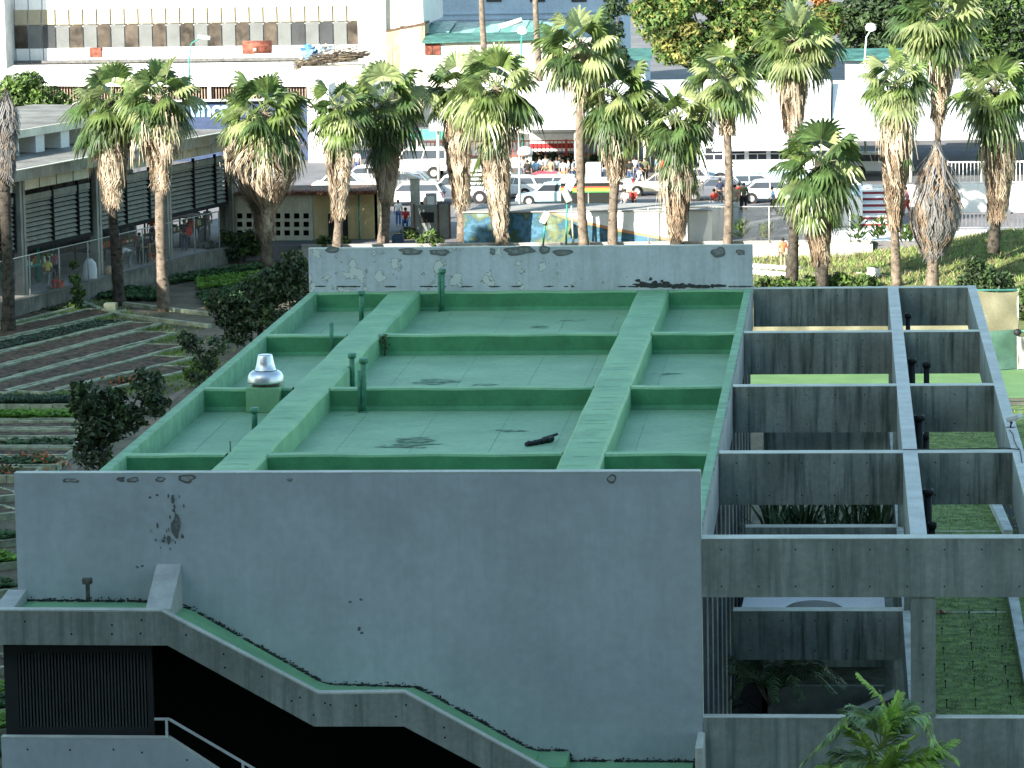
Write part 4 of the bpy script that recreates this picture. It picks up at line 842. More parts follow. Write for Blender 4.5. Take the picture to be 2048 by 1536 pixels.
make_palm(1640, 0, 1640, 318, 100, (400, 510, 40), 24, 'short bushy palm full of green fans at the back corner of the pergola', 14, base=G(1640, 576), pal=.35, tdark=True, greens=14, dark=.25, nleaf=27, low=-.7)
make_palm(1790, 0, 1793, 158, 72, (190, 445, 48), 19, 'palm with a long brown skirt between the bushy palm and the grey dead one', 15, base=G(1791, 572), greens=8, dark=.15, pal=.35)
make_palm(1872, 0, 1878, 32, 100, (55, 232, 44), 15, 'tallest slender palm with a wide drooping straw skirt near the top right', 16, base=G(1874, 540), nleaf=34)
make_palm(1869, 0, 1872, 312, 0, (306, 498, 54, .6), 24, 'dead palm wrapped in a grey egg shaped bag of old leaves', 17, base=G(1868, 582), nleaf=0, grey=True, skn=900)
make_palm(1990, 0, 1992, 172, 88, (240, 425, 44), 22, 'rightmost palm standing on the grass bank', 18, base=AT(1990, 520, 197), zb=1.2, tdark=True, greens=4, dark=.15, nleaf=27, pal=.4)
# bare trunks of two palms whose crowns stand above the picture
for px, yb_, lb in ((968, 110, 'slim bare palm trunk in front of the blue-white building, left one of two'), (1076, 150, 'slim bare palm trunk in front of the blue-white building, right one of two')):
    p = AT(px, yb_, 268); e = empty('royal_palm', (p.x, 268, SZ), lb, 'palm tree'); mb = MB(); mb.path([(0, 0, 0), (.1, 0, 5), (-.1, 0, 10), (-.15, 0, 17)], [.3, .26, .2, .17], 10); mb.build('trunk', M['palm_bark'], e)
    mb = MB(); r_ = random.Random(px)
    for i in range(14):
        a = i*2.4; d = Vector((math.cos(a), math.sin(a), 0)); P = [Vector((-.15, 0, 17))+d*3.4*t+Vector((0, 0, 1.6*math.sin(t*2.6)-1.2*t*t)) for t in (0, .25, .5, .75, 1)]
        for j in range(4):
            for s_ in (-1, 1):
                for q in range(5): b0 = P[j].lerp(P[j+1], q/5); n_ = Vector((-d.y, d.x, -.5))*s_*.55; mb.add([b0, b0+n_+d*.1, b0+d*.12], [(0, 1, 2)])
    mb.build('crown', M['frond'], e)

def foliage(mb, c, rad, n, size, r_, m=0, m2=None, p2=0, hollow=.35):
    c = Vector(c)
    for i in range(n):
        while True:
            v = Vector((r_.uniform(-1, 1), r_.uniform(-1, 1), r_.uniform(-1, 1)))
            if hollow < v.length < 1: break
        p = c+Vector((v.x*rad[0], v.y*rad[1], v.z*rad[2])); u = (v+Vector((r_.gauss(0, .7), r_.gauss(0, .7), r_.gauss(0, .7)+.3))).normalized(); t = u.orthogonal().normalized(); b_ = u.cross(t); an = r_.uniform(0, 6.28); t, b_ = t*math.cos(an)+b_*math.sin(an), b_*math.cos(an)-t*math.sin(an)
        s_ = size*r_.uniform(.6, 1.3); mm = m2 if (m2 is not None and r_.random() < p2) else m
        b = len(mb.v); mb.v += [tuple(p-t*s_), tuple(p+b_*s_*.42), tuple(p+t*s_), tuple(p-b_*s_*.42)]; mb.f.append([b, b+1, b+2, b+3]); mb.m.append(mm); mb.sm.append(False)
def tree(name, base, H, clumps, leaf, mats, label, cat, seed, n=900, size=.22, p2=.2, trunk=.16, group=None):
    """clumps: list of (dx,dy,dz,r) relative to the base"""
    r_ = random.Random(seed); e = empty(name, base, label, cat, group); mb = MB()
    mb.path([(0, 0, -.1), (.03, 0, H*.25), (-.04, .03, H*.5)], [trunk, trunk*.8, trunk*.6], 8)
    for (x, y, z, r) in clumps: mb.path([(-.04, .03, H*.4), (x*.5, y*.5, H*.45+(z-H*.45)*.5), (x, y, z)], [trunk*.45, trunk*.3, .02], 6)
    mb.build('trunk', M['bark'], e); mb = MB()
    for (x, y, z, r) in clumps:
        foliage(mb, (x, y, z), (r, r, r*.85), int(n*(r**2)), size, r_, 0, 1, p2, .3)
        for k in range(5):
            v = Vector((r_.gauss(0, 1), r_.gauss(0, 1), r_.gauss(0, 1))).normalized(); foliage(mb, Vector((x, y, z))+v*r*.85, (r*.38, r*.38, r*.3), int(n*r*r*.1), size, r_, 1 if r_.random() < .4 else 0, 1, p2, 0)
    mb.build('crown', mats, e); return e
dk = [M['leaf_dark'], M['leaf']]
def pxtree(name, px, py, blobs, label, cat, seed, mats, z=0, **kw):
    """blobs in pixels: (cx, cy, rpx) converted to metres at the trunk's distance"""
    b = G(px, py, z); k = b.y/FPX; cl = []
    r_ = random.Random(seed)
    for cx, cy, rp in blobs:
        p = AT(cx, cy, b.y); cl.append((p.x-b.x, r_.uniform(-.3, .3)*rp*k, p.z-b.z, rp*k))
    return tree(name, b, max(c[2] for c in cl), cl, None, mats, label, cat, seed, **kw)
pxtree('garden_tree', 205, 985, [(180, 800, 42), (215, 850, 48), (190, 905, 44), (290, 775, 38), (310, 810, 34), (255, 830, 40), (160, 780, 24), (225, 790, 25), (180, 850, 40)], 'dark leafy tree growing against the left side of the green roofed building, nearest one', 'tree', 41, dk, n=560, size=.14)
pxtree('garden_tree', 420, 800, [(385, 690, 28), (410, 720, 26), (440, 690, 26), (400, 750, 24), (375, 680, 20)], 'small thin tree by the left roof edge between the two bigger trees', 'tree', 42, dk, n=360, size=.13, trunk=.08)
pxtree('garden_shrub', 398, 775, [(405, 735, 24), (385, 750, 20), (425, 722, 16)], 'yellow-green bush at the foot of the small tree by the roof edge', 'shrub', 43, [M['leaf_bright'], M['leaf']], n=700, size=.14, trunk=.05)
pxtree('garden_tree', 520, 700, [(500, 600, 50), (545, 570, 48), (580, 555, 44), (460, 625, 38), (600, 590, 40), (535, 630, 46), (480, 660, 34), (440, 600, 26), (590, 530, 30)], 'large dark tree at the back left corner of the green roof', 'tree', 44, dk, n=480, size=.15)
pxtree('garden_shrub', 455, 525, [(430, 510, 34), (405, 515, 26), (460, 505, 26)], 'feathery grey-green bush between the third and fourth palm', 'shrub', 45, [M['leaf_dark'], M['crop_dull']], n=600, size=.13, trunk=.05)
pxtree('garden_shrub', 490, 522, [(475, 490, 30), (505, 490, 26), (455, 478, 20), (500, 475, 20)], 'green shrub with red flowers in front of the perforated hut wall', 'shrub', 46, [M['leaf'], M['leaf_bright']], n=600, size=.15, trunk=.05, p2=.25)
pxtree('garden_shrub', 150, 620, [(150, 560, 14), (155, 585, 16), (148, 530, 10), (152, 608, 15)], 'slim bright green bush in front of the white cloth by the block wall', 'shrub', 47, [M['leaf'], M['leaf_bright']], n=1000, size=.12, trunk=.05, p2=.45)
pxtree('garden_shrub', 1965, 592, [(1960, 550, 30), (1985, 560, 28), (1935, 560, 22), (1950, 525, 20), (2010, 565, 20), (1965, 575, 26)], 'round dark green shrub with orange flowers behind the outer pergola beam', 'shrub', 48, dk, n=700, size=.14, p2=.35)
pxtree('garden_shrub', 2046, 640, [(2040, 625, 22), (2060, 600, 26), (2045, 580, 14)], 'leafy bush at the right edge behind the tan tarpaulin', 'shrub', 49, [M['leaf'], M['leaf_bright']], n=700, size=.14)
for i, (px, py, r, lb) in enumerate([(1560, 575, 14, 'first bright leafy clump along the back pergola beam'), (1530, 576, 12, 'second bright leafy clump beside the wall corner'), (1680, 572, 18, 'leafy clump right of the short bushy palm'), (1730, 574, 16, 'leafy clump beside the white cloth on the slope'), (1620, 576, 15, 'pale leafy clump left of the short bushy palm')]):
    pxtree('leafy_clump', px, py, [(px, py-12, r), (px+r, py-8, r*.7), (px-r, py-7, r*.7)], lb, 'shrub', 300+i, [M['leaf_bright'], M['leaf']], n=900, size=.17, trunk=.03, p2=.4)
for i, (px, py, r, lb) in enumerate([(1485, 482, 24, 'broad leaved plant behind the chain link fence, left of its first post'), (1533, 483, 20, 'broad leaved plant behind the chain link fence, right of its first post'), (1715, 485, 30, 'dark broad leaved plants at the foot of the white wall'), (1760, 482, 26, 'tall green weeds right of the broad leaved plants by the white wall'), (1815, 490, 24, 'pale weeds between the long brown palm skirt and the grey dead palm')]):
    b = G(px, py, SZ); k = b.y/FPX
    mb = MB(); r_ = random.Random(px)
    for j in range(70):
        a = r_.uniform(0, math.tau); d = Vector((math.cos(a), math.sin(a), 0)); q = d*r_.uniform(0, r*.7*k)+Vector((0, 0, r_.uniform(.1, r*1.5*k))); u = (d*.6+Vector((0, 0, r_.uniform(.2, 1.2)))).normalized(); v = Vector((-d.y, d.x, 0)); L_ = .45
        mb.quad(q, q+u*L_*.5-v*.1, q+u*L_, q+u*L_*.5+v*.1, 0 if r_.random() < .6 else 1)
    o = mb.build('broad_leaf_plant', [M['leaf'], M['leaf_bright']]); o.location = b; setp(o, lb, 'plant')
# far trees
def far_tree(px, py, Y, blobs, label, seed, mats, size, n, p2=.3):
    b = AT(px, py, Y); b.z = SZ; k = Y/FPX; r_ = random.Random(seed); cl = []
    for cx, cy, rp in blobs: p = AT(cx, cy, Y); cl.append((p.x-b.x, r_.uniform(-1, 1)*rp*k*.6, p.z-b.z, rp*k))
    return tree('street_tree', b, max(c[2] for c in cl)*.8, cl, None, mats, label, 'tree', seed, n=n, size=size, p2=p2, trunk=.35)
mango = [mat('mango_leaf', (.075, .14, .03), .6, .4, .6, trans=.25), mat('mango_new_leaf', (.26, .26, .075), .6, .3, .6, trans=.3)]
far_tree(1450, 140, 268, [(1330, 40, 62), (1400, 90, 62), (1480, 40, 70), (1470, 110, 58), (1560, 60, 70), (1620, 110, 50), (1550, 130, 44), (1370, -20, 60), (1500, -30, 60), (1340, 100, 36), (1290, 20, 34), (1650, 40, 40)], 'big rounded mango tree with yellow-orange new leaves behind the white roofs', 61, mango, .24, 330, .22)
far_tree(1640, 60, 285, [(1650, 20, 26), (1670, 45, 20), (1640, -10, 24)], 'small rust-orange crown beside the mango tree', 62, [mat('rust_leaf', (.3, .13, .04), .7), mango[1]], .24, 260, .3)
far_tree(1760, 120, 320, [(1740, 20, 60), (1790, 60, 56), (1730, 90, 44), (1830, 20, 60), (1700, 50, 34)], 'dark shaded tree behind the street lamp at the top right', 63, dk, .27, 260, .2)
far_tree(1990, 150, 275, [(1960, 30, 64), (2030, 20, 70), (1990, 100, 60), (2050, 110, 56), (1930, 80, 40), (1960, 150, 40), (2040, 160, 40)], 'large tree with olive sunlit leaves at the top right corner', 64, [M['leaf_dark'], mango[0]], .24, 300, .5)
far_tree(60, 240, 240, [(40, 180, 42), (90, 200, 42), (20, 210, 40), (130, 220, 30), (70, 230, 36), (60, 160, 24), (150, 232, 20)], 'bright green rounded tree behind the market roof at the left edge', 65, [M['leaf'], M['leaf_bright']], .2, 420, .45)
far_tree(1235, 80, 290, [(1235, 10, 26), (1225, 60, 24), (1240, 110, 20)], 'dark narrow tree between the blue-white building and the mango tree', 66, dk, .24, 260, .3)
# feather palm rising in front of the pergola
def feather(mb, P, W, r_, m, step=.075, dz=-.3):
    pts = [Vector(p) for p in P]; 
    for i in range(3): mb.tube(pts[i], pts[i+1], .018-.004*i, .014-.004*i, 5, 2, False)
    seg = [(pts[i+1]-pts[i]).length for i in range(3)]; tot = sum(seg); s = .25*tot
    while s < tot:
        q = s; i = 0
        while i < 2 and q > seg[i]: q -= seg[i]; i += 1
        b0 = pts[i].lerp(pts[i+1], min(1, q/seg[i])); d = (pts[i+1]-pts[i]).normalized(); sd_ = d.cross(Vector((0, 0, 1)))
        if sd_.length < .2: sd_ = Vector((1, 0, 0))
        sd_.normalize(); u = s/tot; L_ = W*math.sin(min(1, (u-.2)*1.3+.25)*math.pi*.92)**.7 if u < .98 else W*.3
        for sg in (-1, 1):
            dd = (sd_*sg*1.0+d*.75+Vector((0, 0, dz*.5+r_.uniform(-.2, .25)))).normalized(); n_ = dd.cross(d).normalized().cross(dd)*.026
            m1 = b0+dd*L_*.55; tip = b0+dd*L_+Vector((0, 0, dz*L_*.55)); mb.add([b0-n_*.6, b0+n_*.6, m1+n_, m1-n_, tip], [(0, 1, 2, 3), (3, 2, 4)], m if r_.random() < .8 else 1)
        s += step
ap = AT(1755, 1536, 70); e = empty('feather_palm', (ap.x, 70, 0), 'feather leaved palm with yellow-green fronds in front of the pergola at the bottom right', 'palm tree')
mb = MB(); mb.path([(0, 0, 0), (.05, 0, 2), (0, 0, 3.6)], [.09, .07, .06], 8); mb.build('trunk', M['bark'], e)
k = 70/FPX; r_ = random.Random(5); mb = MB()
def L2(px, py, dy=0): p = AT(px, py, 70+dy); return p-Vector((ap.x, 70, 0))
hub = (1762, 1500)
fr = [([hub, (1782, 1450), (1765, 1395), (1716, 1348)], 1, 0), ([hub, (1790, 1440), (1820, 1405), (1835, 1428)], 0, .5), ([hub, (1740, 1440), (1700, 1425), (1660, 1470)], 0, -.4), ([hub, (1700, 1440), (1660, 1470), (1605, 1525)], 0, .2),
      ([hub, (1810, 1435), (1850, 1430), (1868, 1485)], 0, -.3), ([hub, (1740, 1500), (1720, 1470), (1690, 1452)], 1, -.6), ([hub, (1780, 1470), (1790, 1450), (1800, 1445)], 0, .6), ([(1780, 1545), (1820, 1510), (1870, 1490), (1915, 1520)], 1, -.2),
      ([(1770, 1550), (1830, 1520), (1880, 1500), (1910, 1480)], 1, .3), ([(1780, 1560), (1720, 1510), (1680, 1500), (1640, 1540)], 0, .4), ([(1760, 1570), (1780, 1530), (1850, 1520), (1930, 1560)], 1, -.5), ([(1760, 1570), (1740, 1520), (1690, 1525), (1620, 1560)], 0, -.5),
      ([(1765, 1570), (1770, 1520), (1750, 1500), (1800, 1480)], 0, 0), ([(1760, 1580), (1700, 1540), (1650, 1530), (1600, 1570)], 1, .1), ([(1790, 1580), (1840, 1545), (1880, 1535), (1950, 1570)], 0, .3), ([(1770, 1580), (1765, 1530), (1790, 1495), (1830, 1470)], 1, -.6), ([hub, (1760, 1450), (1745, 1425), (1700, 1410)], 0, .5), ([hub, (1775, 1445), (1790, 1410), (1800, 1385)], 1, .2)]
for P, m, dy in fr: feather(mb, [L2(x, y, dy*i/3) for i, (x, y) in enumerate(P)], .52, r_, m, .027, -.35)
mb.build('crown', [mat('feather_frond', (.27, .42, .20), .45, .4, 3, trans=.2), mat('feather_frond_yellow', (.45, .68, .13), .45, .3, 3, trans=.3), mat('frond_rib', (.3, .36, .1))], e)
# ferny palms in the shaded court
for px, py, n, lb in ((1540, 1420, 14, 'dark feathery palm in the shaded court under the lower pergola beam'), (1455, 1440, 6, 'small dark feathery plant in the corner of the shaded court')):
    p = G(px, py, .9 if n > 10 else 0); p.y = min(p.y, 101); e = empty('court_palm', p, lb, 'palm'); mb = MB()
    for i in range(n):
        a = i*2.4; d = Vector((math.cos(a), math.sin(a), 0)); s_ = 1.4 if n > 10 else .6
        feather(mb, [(0, 0, .1), d*.35*s_+Vector((0, 0, .6*s_)), d*.9*s_+Vector((0, 0, .85*s_)), d*1.35*s_+Vector((0, 0, .5*s_))], .35*s_, r_, 0, .09, -.3)
    mb.build('fronds', [mat('court_frond', (.05, .11, .035), .5, .4, 3, trans=.2), M['leaf'], M['bark']], e)
# ================= buildings beyond the garden =================
M['concrete_far'] = mat('grey_rendered_concrete', (.36, .36, .33), .9, .2, .8, streak=.5, mosscol=(.12, .12, .1))
M['dark'] = mat('deep_shade_interior', (.02, .02, .022), .9)
M['glass'] = mat('dim_window_glass', (.06, .065, .07), .12, .15, .4, spec=.8)
M['slat'] = mat('grey_louvre_slat', (.26, .27, .24), .8, .15, 2)
M['teal'] = mat('teal_paint', (.04, .30, .24), .7, .15, 2)
M['cream'] = mat('cream_render', (.74, .72, .60), .85, .12, .6, streak=.3, mosscol=(.4, .38, .28))
M['ochre'] = mat('ochre_render', (.66, .54, .30), .85, .12, .6, streak=.3, mosscol=(.3, .25, .14))
M['tile'] = mat('clay_tile', (.26, .12, .08), .85, .35, 3)
M['redp'] = mat('orange_red_paint', (.62, .10, .05), .6, .1, 2)
M['dull_teal'] = mat('dull_teal_sheet', (.05, .16, .14), .7, .3, 1)
M['bluewhite'] = mat('pale_blue_render', (.50, .60, .72), .85, .08, .3, streak=.4, mosscol=(.34, .42, .5))
M['roofgrey'] = mat('weathered_roof_felt', (.20, .20, .19), .9, .3, .5, moss=.5, mosscol=(.33, .31, .26))
M['brown'] = mat('brown_slats', (.14, .085, .06), .85, .3, 2)
M['rust'] = mat('rusted_steel', (.22, .07, .045), .85, .4, 3)
# --- market shed on the left ---
msE = empty('market_shed', P0-dM*BAY, 'long market shed with louvred bays behind the block wall at the left', 'building'); MS = tuple(P0-dM*BAY)
ZE = 6.7
def mpt(s, o, z): p = P0+dM*s-nM*o; return Vector((p.x, p.y, z))
def mbox(mb, s0, s1, o0, o1, z0, z1, m=0):
    c = (mpt(s0, o0, z0)+mpt(s1, o1, z1))/2; mb.obox(c, dM, -nM, (0, 0, 1), abs(s1-s0)/2, abs(o1-o0)/2, (z1-z0)/2, m)
mb = MB(); mbox(mb, -BAY*1.6, BAY*3.2, -.5, 13, ZE, ZE+.28, 0); mb.build('roof', [M['roofgrey']], msE, MS)
mb = MB(); mbox(mb, -BAY*1.6, BAY*3.2, -.62, -.5, ZE-.1, ZE+.42, 0); mbox(mb, -BAY*1.6, BAY*3.2, -.66, -.46, ZE+.42, ZE+.47, 1); mb.build('fascia', [M['concrete_far'], M['stone_top']], msE, MS)
mb = MB(); mbox(mb, -BAY*1.6, BAY*3.2, 4.5, 13.2, ZE+1.35, ZE+1.6, 0); mbox(mb, -BAY*1.6, BAY*3.2, 4.4, 4.5, ZE+1.2, ZE+1.62, 1); mb.build('upper_roof', [M['roofgrey'], M['cream']], msE, MS)
for i in range(14):
    mb = MB(); s = -BAY*1.5+i*2.9; mbox(mb, s, s+1.0, 4.6, 5.6, ZE+.28, ZE+1.34, 0); mb.build('roof_pier', M['white'], msE, MS)
mb = MB(); mbox(mb, -BAY*1.6, BAY*3.2, 5.7, 5.8, ZE+.28, ZE+1.35); mb.build('clerestory', M['ochre'], msE, MS)
for k in range(-1, 4):
    mb = MB(); s = BAY*k; mbox(mb, s-.28, s-.06, 0, .45, SZ, ZE-.1); mbox(mb, s+.06, s+.28, 0, .45, SZ, ZE-.1); mbox(mb, s-.06, s+.06, .12, .4, SZ, ZE-.1, 1); mb.build('column', [M['concrete_far'], M['dark']], msE, MS)
for k in range(-1, 3):
    s0, s1 = BAY*k+.5, BAY*(k+1)-.5; L_ = s1-s0
    for j in range(4):
        mb = MB(); mbox(mb, s0+L_*j/4+.06, s0+L_*(j+1)/4-.06, .25, .3, ZE-.75, ZE-.25); mb.build('clerestory_pane', M['cream'], msE, MS)
    zt_, zb_ = ZE-1.0, ZE-3.55
    for j in range(3):
        a, b_ = s0+L_*(0, .42, .80)[j], s0+L_*(.42, .80, 1)[j]; mb = MB(); z = zb_
        mbox(mb, a+.06, b_-.06, .45, .5, zb_, zt_, 1)
        mbox(mb, a+.05, b_-.05, .22, .26, zt_-.32, zt_, 0)
        while z < zt_-.4:
            for q in (0,): p0 = mpt(a+.06, .22, z); p1 = mpt(b_-.06, .22, z); p2 = mpt(b_-.06, .36, z+.16); p3 = mpt(a+.06, .36, z+.16); mb.quad(p0, p1, p2, p3, 0)
            z += .235
        mb.build('louvre_panel', [M['slat'], M['dark']], msE, MS)
    mb = MB()
    for f in (0, .42, .80, 1): s = s0+L_*f; mbox(mb, s-.05, s+.05, .15, .3, zb_-.15, ZE-.8)
    mbox(mb, s0, s1, .15, .35, zb_-.2, zb_); mb.build('louvre_frame', M['dark'], msE, MS)
mb = MB(); mbox(mb, -BAY*1.6, BAY*3.2, 7, 7.1, SZ, ZE); mb.build('rear_partition', mat('shaded_stall_wall', (.10, .085, .075), .9, .5, .8), msE, MS)
# stalls inside the shed
for i, (s, w_, h, m, lb) in enumerate([(3.0, 2.2, 2.1, 'teal', 'teal framed market stall behind the first louvred bay'), (5.4, 1.6, 2.0, 'teal', 'second teal stall frame stocked with white goods'), (11.5, 2.4, 1.3, 'rust', 'low stall with rust coloured boards in the second bay'), (15, 2.0, 1.1, 'brown', 'brown table stall in the second bay by the column'), (20.0, 2.4, 1.6, 'redp', 'stall with red backing board in the third bay'), (23.5, 2.2, 1.5, 'brown', 'wooden stall in the third bay beside the hut')]):
    e = empty('market_stall', mpt(s, 2.2, SZ), lb, 'market stall'); o = Vector(e.location); mb = MB()
    for a in (0, w_):
        for b_ in (2.0, 3.0): p = mpt(s+a, b_, SZ); mb.tube(p, p+Vector((0, 0, h)), .06, n=6)
    mb.build('frame', M[m] if m in ('teal', 'rust') else M['brown'], e, o)
    mb = MB(); mbox(mb, s-.1, s+w_+.1, 1.9, 3.1, SZ+.85, SZ+.95); mbox(mb, s-.1, s+w_+.1, 1.9, 3.1, SZ+h, SZ+h+.06); mb.build('counter', M['teal'] if m == 'teal' else M['brown'], e, o)
    mb = MB(); r_ = random.Random(i)
    for j in range(9): a = s+w_*(j+.5)/9; mbox(mb, a-.1, a+.1, 2.0, 2.3, SZ+.95, SZ+.95+r_.uniform(.12, .4), r_.randrange(3))
    mb.build('goods', [M['white'], M['lettuce'], M['redp']], e, o)
# --- perforated hut ---
hy = 209.0; hx0 = AT(440, 500, hy).x; hxm = AT(627, 500, hy).x; hx1 = AT(752, 500, hy).x; hz = AT(500, 388, hy).z
hE = empty('garden_hut', (hx0, hy, 0), 'cream hut with rows of small square openings, a teal base and clay tile roof', 'hut'); HO = (hx0, hy, 0)
mb = MB(); holes = []
for r, yy in enumerate((432, 449, 466)):
    for px in (460, 479, 498, 517, 536, 555, 574, 593, 612): holes.append((AT(px, yy, hy), .16, .15))
for px in (484, 505, 527, 550, 572, 596, 616): holes.append((AT(px, 485, hy), .20, .10))
zs = sorted({hz, .0, *[round(c.z+s_*h_, 4) for c, w_, h_ in holes for s_ in (-1, 1)]}); 
def inh(x, z): return any(abs(x-c.x) < w_ and abs(z-c.z) < h_ for c, w_, h_ in holes)
for z0_, z1_ in zip(zs[:-1], zs[1:]):
    zm_ = (z0_+z1_)/2; row = sorted((c.x-w_, c.x+w_) for c, w_, h_ in holes if abs(zm_-c.z) < h_); x = hx0; m_ = 1 if zm_ < AT(500, 478, hy).z else 0
    for a, b_ in row+[(hxm, hxm)]:
        if a > x: mb.box((x, hy, z0_), (a, hy+.18, z1_), m_)
        x = max(x, b_)
mb.build('perforated_wall', [M['cream'], M['teal']], hE, HO)
mb = MB(); mb.box((hx0+.05, hy+.6, 0), (hxm, hy+.7, hz)); mb.build('dark_interior', M['dark'], hE, HO)
mb = MB(); mb.box((hx0, hy+.18, 0), (hx0+.18, hy+5, hz)); mb.box((hx0, hy+5, 0), (hx1, hy+5.15, hz)); mb.box((hxm, hy+.9, 0), (hx1, hy+1.05, hz)); mb.box((hxm-.18, hy+.02, 0), (hxm, hy+1, hz), 1); mb.box((hx1-.15, hy+.9, 0), (hx1, hy+5, hz)); mb.build('ochre_wall', [M['ochre'], M['cream']], hE, HO)
d0 = AT(656, 425, hy+.9); d1 = AT(697, 490, hy+.9); mb = MB(); mb.prism([(d0.x, hy+.88, .3), (d1.x, hy+.88, .3), (d1.x, hy+.88, d0.z-.1), (d1.x-.2, hy+.88, d0.z), (d0.x+.2, hy+.88, d0.z), (d0.x, hy+.88, d0.z-.1)], (0, .02, 0)); mb.build('door', mat('dark_green_door', (.02, .03, .028), .6), hE, HO)
mb = MB(); p = AT(720, 400, hy+.8); mb.tube((p.x, hy+.3, 0), (p.x, hy+.3, hz), .05, n=8); mb.build('eave_post', M['teal'], hE, HO)
for z_, y_ in ((hz, hy-.45),):
    mb = MB(); n = 44; x0_, x1_ = hx0-.35, hx1+.35; w_ = (x1_-x0_)/n
    for i in range(n):
        a = x0_+w_*i; c = a+w_/2; 
        mb.path([(c, y_, z_+.04), (c, y_+1.6, z_+.10)], w_*.5, 6)
    mb.box((x0_, y_+.08, z_-.06), (x1_, y_+5.4, z_+.02), 1); mb.build('tile_roof', [M['tile'], M['brown']], hE, HO)
# --- low service things between hut and mural ---
def thing_box(name, px0, px1, py0, py1, Y, dep, m, label, cat, parts=None, z0=None):
    a = AT(px0, py1, Y); b_ = AT(px1, py0, Y); z0_ = a.z if z0 is None else z0; o = (a.x, Y, z0_); e = empty(name, o, label, cat)
    mb = MB(); mb.box((a.x, Y, z0_), (b_.x, Y+dep, b_.z)); mb.build('body', m, e, o, bevel=.02); return e, a, b_, o
e, a, b_, o = thing_box('control_pillar', 822, 838, 357, 478, 214, .5, M['galv'], 'tall grey steel pillar with a slanted white cap beside the metal gate', 'pillar', z0=SZ)
mb = MB(); mb.prism([(a.x-.1, 213.9, b_.z), (b_.x+.15, 213.9, b_.z), (a.x-.25, 213.9, b_.z+.35)], (0, .7, 0)); mb.build('cap', M['white'], e, o)
e, a, b_, o = thing_box('metal_gate', 828, 898, 409, 480, 210, .06, mat('gate_sheet', (.22, .25, .23), .6, .15, 1.5), 'grey-green sheet metal double gate left of the mural wall', 'gate', z0=SZ)
mb = MB()
for px in (828, 876, 899): p = AT(px, 409, 209.95); mb.box((p.x-.05, 209.9, SZ), (p.x+.05, 209.97, p.z+.05))
p = AT(840, 425, 209.9); q = AT(868, 445, 209.9); mb.build('gate_frame', M['brown'], e, o)
mb = MB(); mb.box((p.x, 209.93, q.z), (q.x, 209.96, p.z)); mb.build('gate_window', M['dark'], e, o)
e, a, b_, o = thing_box('meter_box', 851, 872, 387, 410, 213, .5, M['galv'], 'small square grey cabinet standing behind the metal gate', 'cabinet', z0=SZ)
mb = MB(); mb.box((a.x+.1, 212.97, SZ+.9), (b_.x-.1, 213, b_.z-.15)); mb.build('cabinet_door', M['whitemetal'], e, o)
e, a, b_, o = thing_box('water_tank', 784, 806, 470, 490, 207.5, .6, mat('blue_plastic', (.05, .09, .16), .4), 'dark blue plastic drum behind the sixth palm trunk', 'drum', z0=SZ)
mb = MB(); mb.tube(((a.x+b_.x)/2, 207.8, b_.z), ((a.x+b_.x)/2, 207.8, b_.z+.05), .28, n=16); mb.build('lid', M['black'], e, o)
for px, py, rr, lb in ((815, 478, 20, 'green bush beside the metal gate'), (860, 490, 24, 'low green creeper in front of the metal gate'), (650, 492, 16, 'small bright shrub at the foot of the yellow hut wall, left one'), (685, 490, 15, 'small bright shrub at the foot of the yellow hut wall, right one')):
    pxtree('low_shrub', px, py, [(px, py-rr*.6, rr*.8), (px+rr*.6, py-rr*.3, rr*.6), (px-rr*.6, py-rr*.3, rr*.6)], lb, 'shrub', px, [M['leaf'], M['leaf_bright']], z=SZ, n=700, size=.13, trunk=.03)
# --- floodlights by the mural ---
def flood(px, pyb, pyt, Y, lean, m, housing, label, hw=.26, tilt=.5):
    b0 = AT(px, pyb, Y); t = AT(px+lean, pyt, Y); e = empty('flood_lamp', (b0.x, Y, SZ), label, 'floodlight'); o = Vector((b0.x, Y, SZ))
    mb = MB(); mb.tube((b0.x, Y, SZ), (t.x, Y, t.z-.2), .055, .045, 8); mb.build('pole', m, e, o)
    mb = MB(); mb.obox(t+Vector((0, -.1, .1)), (1, 0, -tilt), (0, 1, 0), (tilt, 0, 1), hw*.8, .14, hw*1.5); mb.build('lamp_housing', housing, e, o, bevel=.04)
    mb = MB(); mb.box((t.x-.1, Y-.06, t.z-.35), (t.x+.1, Y+.06, t.z-.15)); mb.build('bracket', M['black'], e, o)
flood(1147, 490, 372, 205.2, -6, mat('pale_green_paint', (.45, .6, .5), .5), M['white'], 'white floodlight on a pale green pole at the left of the striped kiosk')
flood(1132, 490, 395, 205.0, 2, M['teal'], mat('grey_lamp_housing', (.3, .33, .33), .5), 'grey cylinder floodlight on a dark green post in front of the mural', .24, -.45)
flood(1086, 490, 438, 204.9, 4, M['teal'], M['white'], 'white tilted panel floodlight low in front of the mural', .22, .5)
